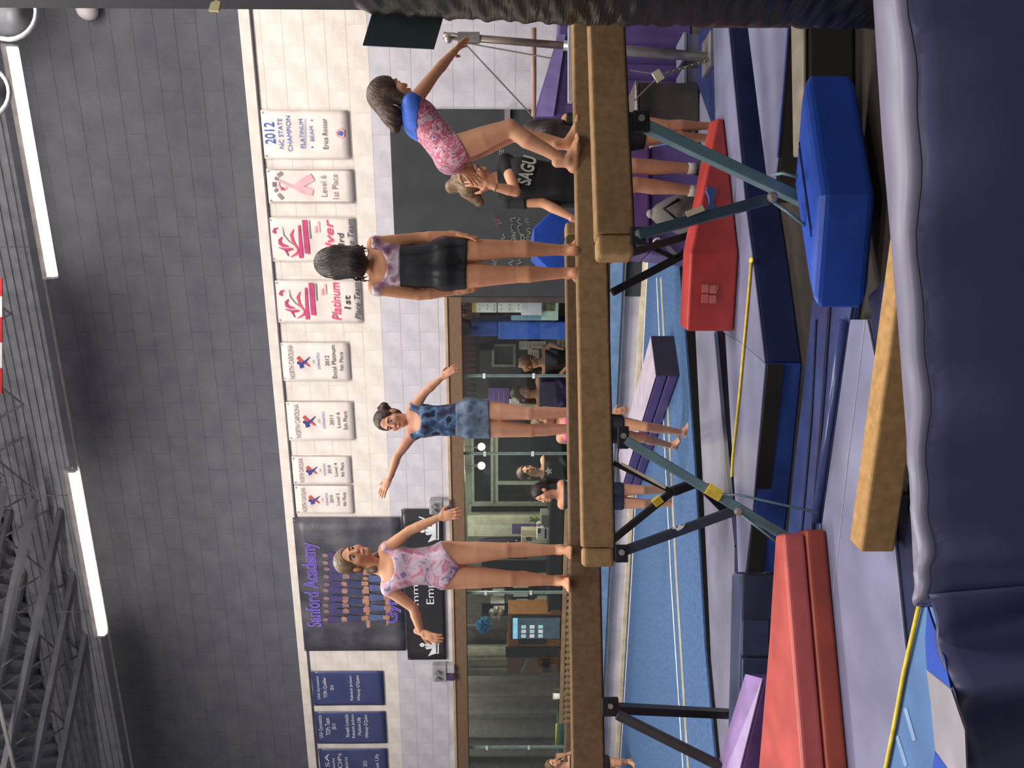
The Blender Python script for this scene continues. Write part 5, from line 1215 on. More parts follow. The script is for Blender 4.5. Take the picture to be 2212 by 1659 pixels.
# ================================================================== UNEVEN BARS FRAME
D_ = 5.7
p_top, p_bot = at(958, 77, D_), at(1535, 124, D_); p_bot.z = 0.13
t = thing('bars_frame', 'grey steel uneven bars upright with cable and clamp beside the column', 'gym bars', (p_bot.x, D_, 0.12))
MB().tube([p_bot, p_bot.lerp(p_top, 0.55)], 0.036, 12).build('upright', M_steel, t, smooth=True); MB().tube([p_bot.lerp(p_top, 0.5), p_top], 0.027, 12).build('inner_upright', mat('dull_steel', (128, 116, 108), 0.4, metal=0.5), t, smooth=True)
c = p_bot.lerp(p_top, 0.9); MB().tube([c - Vector((0, 0, 0.07)), c + Vector((0, 0, 0.09))], 0.042, 10).build('clamp', M_steel, t); MB().ball(at(968, 84, D_ - 0.04), (0.035, 0.03, 0.03), 10, 8).build('clamp_knob', M_bolt, t, smooth=True)
MB().tube([at(1153, 60, D_ + 0.1), at(1153, 252, D_ + 0.3)], 0.02, 10).build('bar', mat('pinkish_wood_bar', (172, 142, 128), 0.5), t, smooth=True)
MB().tube([at(1002, 92, D_), at(1150, 250, D_ + 0.3)], 0.006, 5).build('cable', M_steel, t); MB().tube([at(1000, 92, D_), at(1190, 126, D_)], 0.006, 5).build('cable', M_steel, t)
MB().box(p_bot.x - 0.10, p_bot.x + 0.16, D_ - 0.1, D_ + 0.14, 0.12, 0.15).build('base_plate', M_steel, t, bevel=0.004)
cab = [at(1370, 218, D_ - 0.1), at(1420, 168, D_ - 0.1)]
MB().tube(cab, 0.005, 5).build('cable', M_steel, t); MB().tube([at(1362, 152, D_ - 0.1), at(1420, 160, D_ - 0.1)], 0.005, 5).build('cable', M_steel, t)
MB().bar(at(1415, 154, D_ - 0.1), at(1428, 174, D_ - 0.1), 0.02, 0.06).build('anchor_plate', mat('pale_plate', (190, 184, 160), 0.4), t)
ca, cb_ = at(1434, 160, D_ - 0.1), at(1535, 128, D_ - 0.08); nl = 15
for i in range(nl):
    c = ca.lerp(cb_, (i + 0.5) / nl); dd = (cb_ - ca).normalized(); q = (Vector((0, 1, 0)) if i % 2 else dd.cross(Vector((0, 1, 0))))
    MB().tube([c + (dd * 0.018 * math.cos(a_) + q * 0.011 * math.sin(a_)) for a_ in np.linspace(0, 2 * math.pi, 9)], 0.004, 5).build('chain_link', mat('tan_steel', (150, 140, 122), 0.4, metal=0.5), t)
MB().box(at(1232, 70, D_).x - 0.55, at(1232, 70, D_).x, D_ - 0.12, D_ - 0.06, 1.36 - 0.2, 1.36 - 0.17).build('cross_rail', mat('pale_steel_rail', (190, 186, 184), 0.4), t)
# ================================================================== FOREGROUND PADDED RAIL
dN = 1.0
t = thing('padded_rail', 'dark navy padded vinyl rail close to the camera with a shiny top edge', 'pad', (0.2, dN + 0.05, 0))
ptsF = [(1972, -60), (1985, 300), (1996, 700), (2006, 1000), (2010, 1200), (2012, 1290)]
ptsB = [(1883, -60), (1907, 300), (1944, 700), (1968, 1000), (1978, 1200), (1984, 1312)]
F_ = [at(x, y, dN) for x, y in ptsF]; nn = len(F_)
Bk = [atz(x, y, F_[i].z + 0.002) for i, (x, y) in enumerate(ptsB)]
mb = MB(); npf = 9
rows_ = []
for i in range(nn - 1):
    for j in range(8):
        f_ = j / 8.0; fa = F_[i].lerp(F_[i + 1], f_); bb = Bk[i].lerp(Bk[i + 1], f_); rows_.append((fa, bb))
rows_.append((F_[-1], Bk[-1]))
vs = []; NP = 12
for i, (fa, bb) in enumerate(rows_):
    u_ = i / len(rows_); wv = 0.004 * math.sin(u_ * 21 + 1) + 0.003 * math.sin(u_ * 47)
    z = fa.z; w_ = bb - fa
    sec = [fa + Vector((0, 0, -0.9)), fa + Vector((0, -0.02 + wv, -0.4)), fa + Vector((0, -0.012 + wv, -0.12)), fa + Vector((0, 0.0 + wv, -0.03)), fa + w_ * 0.10 + Vector((0, 0, -0.006 + wv)), fa + w_ * 0.35 + Vector((0, 0, 0.004 + wv * 0.6)), fa + w_ * 0.65 + Vector((0, 0, 0.005 + wv)), fa + w_ * 0.9 + Vector((0, 0, 0.002)), bb + Vector((0, 0, -0.02)), bb + Vector((0, 0.01, -0.1)), bb + Vector((0, 0.01, -0.5)), bb + Vector((0, 0, -0.9))]
    vs += sec
fs = []
for i in range(len(rows_) - 1):
    for j in range(NP): fs.append((i * NP + j, i * NP + (j + 1) % NP, (i + 1) * NP + (j + 1) % NP, (i + 1) * NP + j))
fs += [tuple(range(NP - 1, -1, -1)), tuple((len(rows_) - 1) * NP + j for j in range(NP))]
M_pad = mat('shiny_navy_pad_vinyl', (66, 68, 104), 0.38, scale=3, spec=0.5, bump=0.2, bscale=10)
MB().add(vs, fs).build('pad', M_pad, t, smooth=True)
tv = []; tf = []; M_padsheen = mat('pale_lavender_pad_top', (116, 112, 134), 0.42, scale=4, spec=0.6, bump=0.2, bscale=12, stretch=(0.3, 1, 1))  # paler strip: sheen of the ceiling light on the pad top, put into colour
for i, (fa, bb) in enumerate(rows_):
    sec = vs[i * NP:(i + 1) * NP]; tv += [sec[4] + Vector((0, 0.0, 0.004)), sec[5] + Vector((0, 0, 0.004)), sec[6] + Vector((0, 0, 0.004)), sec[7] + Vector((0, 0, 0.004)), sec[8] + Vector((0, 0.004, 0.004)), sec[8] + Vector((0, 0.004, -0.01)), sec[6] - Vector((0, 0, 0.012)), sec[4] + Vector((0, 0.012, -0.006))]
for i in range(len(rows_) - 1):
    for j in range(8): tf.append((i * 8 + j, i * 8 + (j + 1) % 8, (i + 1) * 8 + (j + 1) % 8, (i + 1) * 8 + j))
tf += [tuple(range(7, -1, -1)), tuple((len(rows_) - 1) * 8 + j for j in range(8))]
MB().add(tv, tf).build('top_cover', M_padsheen, t, smooth=True)
zlow = F_[0].z - 0.9
MB().box(-0.3, 0.75, dN + 0.01, dN + 0.08, 0.0, zlow + 0.05).build('stand', M_blackm, t)
# crumpled cover at the rail's end: navy folds with a white lining and a blue flap
def fold(name, pxs, d0, m, th=0.006):
    pts_ = [at(x, y, d0 - (x - 2000) * 0.0022) for x, y in pxs]
    return MB().extr(pts_, (0, th, -th)).build(name, m, t)
fold('blue_flap', [(2003, 1312), (2040, 1421), (2054, 1490), (2002, 1448), (1998, 1380)], 1.09, M_blue)
fold('white_lining', [(2001, 1447), (2054, 1490), (2084, 1578), (2088, 1680), (2033, 1680), (2020, 1622), (2010, 1515)], 1.085, mat('dull_white_vinyl', (156, 152, 160), 0.4))
fold('blue_flap', [(2019, 1624), (2060, 1680), (2012, 1680)], 1.08, M_blue)
def drape(u, v):
    # navy cover falling away to the left in folds
    top = [(2008, 1285), (2030, 1380), (2058, 1480), (2082, 1570), (2092, 1700)]
    i = min(int(u * 4), 3); f_ = u * 4 - i; x = top[i][0] + (top[i + 1][0] - top[i][0]) * f_; y = top[i][1] + (top[i + 1][1] - top[i][1]) * f_
    p = at(x, y, 1.0 + 0.02 * math.sin(u * 9)); 
    return p + Vector((0.10 * v * (1 - u), -0.03 * math.sin(v * 9 + u * 14) * (0.3 + v) - 0.05 * v, -0.7 * v)), (0, 1, 0)
MB().sheet(drape, 40, 30, 0.008).build('draped_cover', M_pad, t, smooth=True)

# ================================================================== PEOPLE
BIG = 1.0
def npv(p): return np.array((p[0], p[1], p[2]), dtype=np.float32)
class Field:
    """signed distance groups sampled on a regular grid"""
    def __init__(s, lo, hi, h):
        s.h = h; s.lo = np.array(lo, np.float32); n = np.ceil((np.array(hi) - np.array(lo)) / h).astype(int) + 1
        s.ax = [s.lo[i] + h * np.arange(n[i], dtype=np.float32) for i in range(3)]; s.n = tuple(n); s.G = {}
        s.X, s.Y, s.Z = s.ax[0][:, None, None], s.ax[1][None, :, None], s.ax[2][None, None, :]
    def grp(s, g):
        if g not in s.G: s.G[g] = np.full(s.n, BIG, np.float32)
        return s.G[g]
    def sl(s, lo, hi):
        r = []
        for i in range(3):
            a = max(0, int((lo[i] - s.lo[i]) / s.h)); b = min(s.n[i], int((hi[i] - s.lo[i]) / s.h) + 2)
            if b <= a: return None
            r.append(slice(a, b))
        return tuple(r)
    def put(s, g, sl, val, k):
        A = s.grp(g); sub = A[sl]; A[sl] = smin(sub, val, k)
    def rcone(s, g, a, b, ra, rb, k=0.02):
        a, b = npv(a), npv(b); m = max(ra, rb) + 0.09
        sl = s.sl(np.minimum(a, b) - m, np.maximum(a, b) + m)
        if sl is None: return
        x, y, z = s.X[sl[0]] - a[0], s.Y[:, sl[1]] - a[1], s.Z[:, :, sl[2]] - a[2]
        d = b - a; L2 = float(d.dot(d)) + 1e-9
        t = np.clip((x * d[0] + y * d[1] + z * d[2]) / L2, 0, 1)
        v = np.sqrt((x - t * d[0]) ** 2 + (y - t * d[1]) ** 2 + (z - t * d[2]) ** 2) - (ra + (rb - ra) * t)
        s.put(g, sl, v, k)
    def ell(s, g, c, axes, r, k=0.02, sub=False):
        c = npv(c); m = max(r) + 0.09; sl = s.sl(c - m, c + m)
        if sl is None: return
        x, y, z = s.X[sl[0]] - c[0], s.Y[:, sl[1]] - c[1], s.Z[:, :, sl[2]] - c[2]
        k0 = 0; k1 = 0
        for A, q in zip(axes, r):
            w = x * A[0] + y * A[1] + z * A[2]; k0 = k0 + (w / q) ** 2; k1 = k1 + (w / (q * q)) ** 2
        k0 = np.sqrt(k0); v = k0 * (k0 - 1) / np.maximum(np.sqrt(k1), 1e-6)
        if sub:
            A = s.grp(g); A[sl] = -smin(-A[sl], v, k)
        else: s.put(g, sl, v, k)
def smin(a, b, k):
    h = np.clip(0.5 + 0.5 * (b - a) / k, 0, 1)
    return b * (1 - h) + a * h - k * h * (1 - h)
CORN = np.array([[i, j, k] for i in (0, 1) for j in (0, 1) for k in (0, 1)])
EDG = [(a, b) for a in range(8) for b in range(a + 1, 8) if abs(CORN[a] - CORN[b]).sum() == 1]
def nets(f, lo, h):
    """surface nets: grid -> smooth quads"""
    f = f.copy(); f[0], f[-1] = 1, 1; f[:, 0], f[:, -1] = 1, 1; f[:, :, 0], f[:, :, -1] = 1, 1
    s = f < 0; nx, ny, nz = f.shape
    c = sum(s[i:nx - 1 + i, j:ny - 1 + j, k:nz - 1 + k].astype(np.int8) for i, j, k in CORN)
    mixed = (c > 0) & (c < 8); cells = np.argwhere(mixed)
    if len(cells) == 0: return np.zeros((0, 3)), np.zeros((0, 4), int)
    idx = np.full(mixed.shape, -1, np.int64); idx[mixed] = np.arange(len(cells))
    vals = [f[cells[:, 0] + i, cells[:, 1] + j, cells[:, 2] + k] for i, j, k in CORN]
    acc = np.zeros((len(cells), 3)); num = np.zeros(len(cells))
    for a, b in EDG:
        va, vb = vals[a], vals[b]; m = (va < 0) != (vb < 0)
        t = np.where(m, va / np.where(m, va - vb, 1), 0)
        p = CORN[a] + t[:, None] * (CORN[b] - CORN[a]); acc[m] += p[m]; num += m
    V = lo + h * (cells + acc / num[:, None]); Q = []
    for ax in range(3):
        o1, o2 = [(1, 2), (2, 0), (0, 1)][ax]
        A = np.take(s, range(0, s.shape[ax] - 1), ax); B = np.take(s, range(1, s.shape[ax]), ax)
        E = np.argwhere(A != B); E = E[(E[:, o1] > 0) & (E[:, o2] > 0)]
        e1 = np.zeros(3, int); e1[o1] = 1; e2 = np.zeros(3, int); e2[o2] = 1
        q = [idx[tuple((E - d).T)] for d in (e1 + e2, e2, 0 * e1, e1)]
        ins = A[tuple(E.T)]
        q = np.stack(q, 1); q[~ins] = q[~ins][:, ::-1]; Q.append(q[(q >= 0).all(1)])
    return V, np.concatenate(Q)
def mesh_obj(name, parts, m, parent):
    V = np.concatenate([p[0] for p in parts]); off = 0; Fs = []
    for v, q in parts: Fs.append(q + off); off += len(v)
    Q = np.concatenate(Fs); R = np.array(MW[parent].inverted())
    V = V @ R[:3, :3].T + R[:3, 3]
    me = bpy.data.meshes.new(name); me.vertices.add(len(V)); me.vertices.foreach_set('co', V.astype(np.float32).ravel())
    me.loops.add(len(Q) * 4); me.loops.foreach_set('vertex_index', Q.ravel().astype(np.int32)); me.polygons.add(len(Q))
    me.polygons.foreach_set('loop_start', np.arange(0, len(Q) * 4, 4, dtype=np.int32)); me.polygons.foreach_set('use_smooth', np.ones(len(Q), bool))
    me.update(calc_edges=True); me.materials.append(m)
    o = bpy.data.objects.new(name, me); COL.objects.link(o); o.parent = parent; MW[o] = MW[parent]
    return o
def basis(fwd, up):
    f = Vector(fwd).normalized(); u = Vector(up); u = (u - f * u.dot(f)).normalized(); return f.cross(u), f, u   # right, forward, up
def hand_piece(w, tip, nrm, sc, curl=0.35, thumb=1, spread=0.1, h=0.0035):
    w = Vector(w); d = Vector(tip) - w; d.normalize(); n = Vector(nrm); n = (n - d * n.dot(d)).normalized(); l = d.cross(n)
    lo = [min(w[i], w[i] + d[i] * 0.2 * sc) - 0.075 * sc for i in range(3)]; hi = [max(w[i], w[i] + d[i] * 0.2 * sc) + 0.075 * sc for i in range(3)]
    F = Field(lo, hi, h)
    F.rcone('h', w - d * 0.03 * sc, w + d * 0.02 * sc, 0.021 * sc, 0.020 * sc, 0.01)
    F.ell('h', w + d * 0.05 * sc, (d, l, n), (0.05 * sc, 0.034 * sc, 0.015 * sc), 0.012)
    for i, ln in enumerate((0.062, 0.072, 0.068, 0.052)):
        q = (i - 1.5); b = w + d * (0.085 * sc) + l * q * 0.0165 * sc
        d1 = (d + l * q * spread - n * curl * 0.4).normalized(); d2 = (d + l * q * spread - n * curl * 1.2).normalized()
        m_ = b + d1 * ln * 0.5 * sc; e = m_ + d2 * ln * 0.5 * sc
        F.rcone('f%d' % i, b - d * 0.012 * sc, m_, 0.0085 * sc, 0.0078 * sc, 0.004); F.rcone('f%d' % i, m_, e, 0.0078 * sc, 0.0062 * sc, 0.004)
    b = w + d * 0.025 * sc + l * thumb * -0.026 * sc; m_ = b + (d * 0.55 - l * thumb * 0.75 - n * 0.25).normalized() * 0.034 * sc; e = m_ + (d * 0.9 - l * thumb * 0.4 - n * 0.3).normalized() * 0.03 * sc
    F.rcone('t', b, m_, 0.0125 * sc, 0.0095 * sc, 0.006); F.rcone('t', m_, e, 0.0095 * sc, 0.007 * sc, 0.006)
    f = F.G['h']
    for i in range(4): f = smin(f, F.G['f%d' % i], 0.004)
    f = smin(f, F.G['t'], 0.008)
    return nets(f, F.lo, h)
def foot_piece(ank, toe, sc, h=0.004, up=(0, 0, 1), side=1):
    ank = Vector(ank); toe = Vector(toe); d = toe - ank; u = Vector(up); d = (d - u * d.dot(u)); 
    if d.length < 0.02: d = Vector((0, -1, 0))
    d.normalize(); l = d.cross(u); ln = 0.20 * sc
    base = ank - u * 0.055 * sc; heel = base - d * 0.03 * sc; ball = base + d * 0.09 * sc - u * 0.004 * sc
    allp = [ank + u * 0.06 * sc, heel, ball + d * 0.1 * sc]
    lo = [min(p[i] for p in allp) - 0.06 * sc for i in range(3)]; hi = [max(p[i] for p in allp) + 0.06 * sc for i in range(3)]
    F = Field(lo, hi, h)
    F.rcone('f', ank + u * 0.05 * sc, ank - u * 0.01 * sc, 0.031 * sc, 0.031 * sc, 0.02)
    F.ell('f', heel + u * 0.012 * sc, (d, l, u), (0.032 * sc, 0.027 * sc, 0.032 * sc), 0.02)
    F.rcone('f', ank - u * 0.012 * sc + d * 0.01 * sc, ball + u * 0.008 * sc, 0.029 * sc, 0.019 * sc, 0.02)
    F.ell('f', ball, (d, l, u), (0.045 * sc, 0.038 * sc, 0.019 * sc), 0.015)
    F.rcone('f', heel, ball, 0.024 * sc, 0.017 * sc, 0.02)
    f = F.G['f']
    for i in range(5):
        q = (i - 2) * 0.0155 * side; b = ball + d * (0.035 - 0.004 * i) * sc + l * q * sc - u * 0.004 * sc; r = (0.0125 if i == 0 else 0.0095) * sc
        F.rcone('t%d' % i, b, b + d * (0.03 - 0.003 * i) * sc - u * 0.004 * sc, r, r * 0.9, 0.004); f = smin(f, F.G['t%d' % i], 0.004)
    return nets(f, F.lo, h)
def head_piece(c, fwd, up, s, neck, h=0.005):
    r, f, u = basis(fwd, up); c = Vector(c); L = lambda x, y, z: c + r * x * s + f * y * s + u * z * s; ax = (r, f, u)
    F = Field(np.array(c) - 0.17 * s, np.array(c) + 0.17 * s, h); q = lambda *a: tuple(v * s for v in a)
    F.ell('h', L(0, -0.012, 0.032), ax, q(0.072, 0.088, 0.083), 0.02)
    F.ell('h', L(0, 0.022, -0.035), ax, q(0.054, 0.058, 0.072), 0.03); F.ell('h', L(0, 0.062, -0.088), ax, q(0.022, 0.02, 0.018), 0.03)
    for sg in (-1, 1):
        F.ell('h', L(sg * 0.033, 0.052, -0.03), ax, q(0.027, 0.024, 0.028), 0.02); F.ell('h', L(sg * 0.073, -0.012, -0.012), ax, q(0.010, 0.02, 0.03), 0.006)
    F.rcone('h', L(-0.034, 0.068, 0.02), L(0.034, 0.068, 0.02), 0.011 * s, 0.011 * s, 0.015)
    for sg in (-1, 1): F.ell('h', L(sg * 0.03, 0.094, 0.0), ax, q(0.018, 0.015, 0.011), 0.01, True)
    F.rcone('h', L(0, 0.080, 0.008), L(0, 0.094, -0.028), 0.007 * s, 0.0115 * s, 0.012)
    F.ell('h', L(0, 0.078, -0.058), ax, q(0.022, 0.010, 0.008), 0.006); F.ell('h', L(0, 0.076, -0.068), ax, q(0.018, 0.010, 0.006), 0.006)
    F.rcone('h', L(0, -0.02, -0.05), neck, 0.046 * s, 0.047 * s, 0.03)
    return nets(F.G['h'], F.lo, h), L, ax
def hair_piece(c, fwd, up, s, extra, h=0.005, front=0.0, puff=1.0, ears=True):
    """hair cap that leaves the face free, plus extra locks in head coordinates or world points"""
    r, f, u = basis(fwd, up); c = Vector(c); L = lambda x, y, z: c + r * x * s + f * y * s + u * z * s; ax = (r, f, u); q = lambda *a: tuple(v * s for v in a)
    pts = [c]; E = []
    for (a, b, ra, rb) in extra:
        a = L(*a) if not isinstance(a, Vector) else a; b = L(*b) if not isinstance(b, Vector) else b; E.append((a, b, ra * s, rb * s)); pts += [a, b]
    lo = [min(p[i] for p in pts) - 0.16 * s for i in range(3)]; hi = [max(p[i] for p in pts) + 0.16 * s for i in range(3)]
    F = Field(lo, hi, h)
    F.ell('h', L(0, -0.018, 0.036), ax, q(0.082 * puff, 0.096 * puff, 0.092 * puff), 0.02)
    F.ell('h', L(0, -0.05, -0.02), ax, q(0.070 * puff, 0.055 * puff, 0.075 * puff), 0.02)
    F.ell('h', L(0, 0.092, -0.032 + front), ax, q(0.066, 0.085, 0.104), 0.008, True)
    if ears:
        for sg in (-1, 1): F.ell('h', L(sg * 0.085, -0.004, -0.02), ax, q(0.03, 0.022, 0.03), 0.006, True)
    for (a, b, ra, rb) in E: F.rcone('h', a, b, ra, rb, 0.015)
    A = F.G['h']; R = np.array([list(r), list(f), list(u)]); C = np.array(c)
    x = (F.X - C[0]) * r[0] + (F.Y - C[1]) * r[1] + (F.Z - C[2]) * r[2]; y = (F.X - C[0]) * f[0] + (F.Y - C[1]) * f[1] + (F.Z - C[2]) * f[2]; z = (F.X - C[0]) * u[0] + (F.Y - C[1]) * u[1] + (F.Z - C[2]) * u[2]
    th = np.arctan2(x, -y)
    A = A + 0.0013 * s * np.sin(th * 38 + 7 * np.sin(z * 20)) + 0.0012 * s * np.sin(th * 71 + z * 50)
    return nets(A, F.lo, h)

class Fig:
    """a posed person: every joint is given by a photo pixel and a depth offset from D"""
    def __init__(s, label, D, J, sc, lat=(1, 0, 0), head=None, skin=M_skin, res=0.008, widths=(0.25, 0.20, 0.27), deep=0.085, hands=True, feet=True, group=None, heads=1.0, face=True, seat=False):
        P = {}
        for k_, v in J.items():
            P[k_] = at(v[0], v[1], D + (v[2] if len(v) > 2 else 0)) if not isinstance(v, Vector) else v
        s.P = P; s.D = D; s.sc = sc; s.label = label; lat = Vector(lat).normalized(); s.lat = lat
        low = min(P.values(), key=lambda p: p.z)
        s.t = thing('person', label, 'person', (P['pelvis'].x, P['pelvis'].y, low.z - 0.02), I4, group)
        c, w_, p_ = P['chest'], P['waist'], P['pelvis']
        pts = list(P.values()); lo = [min(q[i] for q in pts) - 0.16 for i in range(3)]; hi = [max(q[i] for q in pts) + 0.16 for i in range(3)]
        F = Field(lo, hi, res); s.F = F; s.res = res; k = sc
        rc, rw, rp = deep * k, deep * 0.88 * k, deep * 0.98 * k
        cw, ww, hw = [max(0.01, x / 2) for x in widths]
        sh = [P['shR'], P['shL']]
        for sg, S in ((1, P['shR']), (-1, P['shL'])):
            C = c + lat * sg * max(0, cw - rc); W = w_ + lat * sg * max(0, ww - rw); H = p_ + lat * sg * max(0, hw - rp)
            F.rcone('torso', C, W, rc, rw, 0.03); F.rcone('torso', W, H, rw, rp, 0.03); F.rcone('torso', S + (P['neck'] - S) * 0.12, C, 0.042 * k, rc * 0.95, 0.03)
        F.rcone('torso', c + lat * (cw - rc), c - lat * (cw - rc), rc, rc, 0.02); F.rcone('torso', p_ + lat * (hw - rp), p_ - lat * (hw - rp), rp, rp, 0.02)
        F.rcone('torso', P['shR'], P['shL'], 0.042 * k, 0.042 * k, 0.03); F.rcone('torso', c, P['neck'], 0.07 * k, 0.045 * k, 0.03)
        for sd, sg in (('R', 1), ('L', -1)):
            if 'el' + sd in P:
                a, b, e = P['sh' + sd], P['el' + sd], P['wr' + sd]; g = 'arm' + sd
                F.rcone(g, a, a.lerp(b, 0.5), 0.041 * k, 0.037 * k, 0.003); F.rcone(g, a.lerp(b, 0.5), b, 0.037 * k, 0.030 * k, 0.003)
                F.rcone(g, b, b.lerp(e, 0.3), 0.030 * k, 0.032 * k, 0.008); F.rcone(g, b.lerp(e, 0.3), e, 0.032 * k, 0.021 * k, 0.003)
            if 'kn' + sd in P:
                hp = P.get('hip' + sd) or (p_ + lat * sg * (hw - 0.068 * k) + Vector((0, 0, -0.02))); P['hip' + sd] = hp
                kn, an = P['kn' + sd], P['an' + sd]; g = 'leg' + sd
                bk = (an - hp).cross(lat).normalized() * 0.012 * k
                if bk.dot(P['to' + sd] - an if 'to' + sd in P else bk) > 0: bk = -bk
                F.rcone(g, hp, hp.lerp(kn, 0.5), 0.078 * k, 0.066 * k, 0.003); F.rcone(g, hp.lerp(kn, 0.5), kn, 0.066 * k, 0.048 * k, 0.003)
                F.rcone(g, kn, kn.lerp(an, 0.3) + bk, 0.046 * k, 0.048 * k, 0.010); F.rcone(g, kn.lerp(an, 0.3) + bk, kn.lerp(an, 0.65), 0.048 * k, 0.036 * k, 0.004); F.rcone(g, kn.lerp(an, 0.65), an, 0.036 * k, 0.029 * k, 0.003)
        f = F.grp('torso')
        full = f
        for g in ('armR', 'armL', 'legR', 'legL'):
            if g in F.G: full = np.minimum(full, smin(f, F.G[g], 0.03 if g[0] == 'l' else 0.018))
        parts = [nets(full, F.lo, res)]
        if head:
            s.hc, s.hf, s.hu = P['head'], Vector(head[0]), Vector(head[1]); s.hs = sc * heads * 1.0
            hp, L, ax = head_piece(s.hc, s.hf, s.hu, s.hs, P['neck'], 0.005 if res <= 0.009 else 0.007); parts.append(hp); s.L = L; s.ax = ax
        for sd, sg in (('R', 1), ('L', -1)):
            if hands and 'wr' + sd in P and 'ti' + sd in P:
                hn = J.get('hn' + sd); nn = Vector(hn) if hn is not None and not isinstance(hn, tuple) else (Vector((0, -1, 0)) if hn is None else Vector(hn[:3]))
                parts.append(hand_piece(P['wr' + sd], P['ti' + sd], s.hn.get(sd, (0, -1, 0)) if hasattr(s, 'hn') else (0, -1, 0), sc * 0.98, thumb=sg))
            if feet and 'an' + sd in P and 'to' + sd in P: parts.append(foot_piece(P['an' + sd], P['to' + sd], sc, side=sg))
        s.body = mesh_obj('body', parts, skin, s.t)
        if head and face:
            for sg in (-1, 1):
                e = MB().ball(s.L(sg * 0.030, 0.0700, 0.0), 0.0120 * s.hs, 10, 8).build('eye', M_eyew, s.t, smooth=True)
                MB().ball(s.L(sg * 0.030, 0.0750, 0.0), 0.0088 * s.hs, 8, 6).build('iris', M_eyed, e, smooth=True)
                MB().tube([s.L(sg * 0.014, 0.083, 0.019), s.L(sg * 0.03, 0.083, 0.024), s.L(sg * 0.046, 0.072, 0.018)], [0.003 * s.hs, 0.0035 * s.hs, 0.002 * s.hs], 6).build('eyebrow', M_hair_m, s.t, smooth=True)
            MB().tube([s.L(-0.021, 0.079, -0.062), s.L(0, 0.089, -0.061), s.L(0.021, 0.079, -0.062)], [0.003 * s.hs, 0.0062 * s.hs, 0.003 * s.hs], 7).build('lips', M_lip, s.t, smooth=True)
    def hair(s, m, extra=(), wisps=0, wlen=0.07, wz=-0.07, **kw):
        parts = [hair_piece(s.hc, s.hf, s.hu, s.hs, list(extra), 0.005 if s.res <= 0.009 else 0.008, **kw)]
        rnd = random.Random(len(s.label))
        for i in range(wisps):   # loose tapering locks at the ends of the hair
            th = rnd.uniform(-2.3, 2.3); rr = 0.078 + rnd.uniform(-0.01, 0.008)
            pts = []
            for q in range(6):
                f_ = q / 5.0; wv = 0.012 * math.sin(f_ * 5 + i)
                pts.append(s.L(math.sin(th) * (rr + 0.014 * f_ + wv), -0.03 - math.cos(th) * (rr - 0.005 + 0.012 * f_), wz + rnd.uniform(-0.004, 0.004) - wlen * f_ * rnd.uniform(0.8, 1.15)))
            V = []; Q = []
            for q, p in enumerate(pts):
                w = s.hs * 0.009 * (1 - 0.85 * q / 5.0)
                for a_ in range(4): V.append(tuple(p + s.ax[0] * w * math.cos(a_ * 1.5708) + s.ax[1] * w * math.sin(a_ * 1.5708)))
            for q in range(5):
                for a_ in range(4): Q.append((q * 4 + a_, q * 4 + (a_ + 1) % 4, q * 4 + 4 + (a_ + 1) % 4, q * 4 + 4 + a_))
            parts.append((np.array(V), np.array(Q)))
        return mesh_obj('hair', parts, m, s.t)
    def field(s, groups):
        f = None
        for g in groups:
            if g in s.F.G: f = s.F.G[g] if f is None else np.minimum(smin(f, s.F.G[g], 0.03 if g[0] == 'l' else 0.018), f)
        return f
    def wear(s, name, m, groups, cuts=(), th=0.006):
        f = s.field(groups) - th
        for c in cuts: f = np.maximum(f, c(s.F.X, s.F.Y, s.F.Z))
        v, q = nets(f, s.F.lo, s.res)
        if len(v) == 0: return None
        return mesh_obj(name, [(v, q)], m, s.t)
    def cut(s, a, b, rem):
        """keep the side of the photo line a-b that does not hold pixel rem"""
        A, B, R = at(a[0], a[1], s.D), at(b[0], b[1], s.D), at(rem[0], rem[1], s.D)
        n = (B - A).cross(Vector((0, 1, 0))).normalized()
        if (R - A).dot(n) < 0: n = -n
        return lambda X, Y, Z: (X - A.x) * n.x + (Y - A.y) * n.y + (Z - A.z) * n.z
    def scoop(s, x, y, dd, r, squash=1.0):
        c = at(x, y, s.D + dd)
        return lambda X, Y, Z: r - np.sqrt((X - c.x) ** 2 + (Y - c.y) ** 2 + ((Z - c.z) * squash) ** 2)
Fig.hn = {}
# --- girl in the pink leotard on the far beam
D1 = (aC0 + dC * (lenC - 2.25)).y + 0.055
D1 = atz(1231, 1215, 1.25).y + 0.055
Fig.hn = {'R': (0.3, -0.9, 0.2), 'L': (-0.2, -0.8, 0.5)}
g = Fig('girl in a pink floral leotard standing on the long beam with arms held out low', D1, dict(head=(764, 1206, -0.01), neck=(822, 1227, 0.02), chest=(862, 1226, 0), waist=(912, 1223, 0), pelvis=(960, 1221, 0),
    shR=(835, 1186, 0.0), shL=(840, 1272, 0.0), elR=(885, 1146, -0.02), wrR=(948, 1118, -0.06), tiR=(1006, 1104, -0.12), elL=(893, 1313, -0.02), wrL=(909, 1366, -0.06), tiL=(950, 1384, -0.12),
    knR=(1092, 1189, -0.02), anR=(1206, 1187, 0.01), toR=(1240, 1200, -0.2), knL=(1102, 1250, -0.03), anL=(1202, 1254, 0.0), toL=(1240, 1268, -0.2)), 1.0,
    head=((0.62, -0.75, -0.08), (-0.22, -0.05, 1)), widths=(0.24, 0.205, 0.275), deep=0.082, heads=1.0, res=0.0075)
g.hair(M_hair_b, [((0.02, -0.09, -0.02), (-0.02, -0.10, -0.10), 0.04, 0.035), ((-0.02, -0.10, -0.10), (-0.045, -0.06, -0.17), 0.035, 0.018), ((0.06, -0.05, -0.09), (0.075, -0.03, -0.12), 0.034, 0.028)])
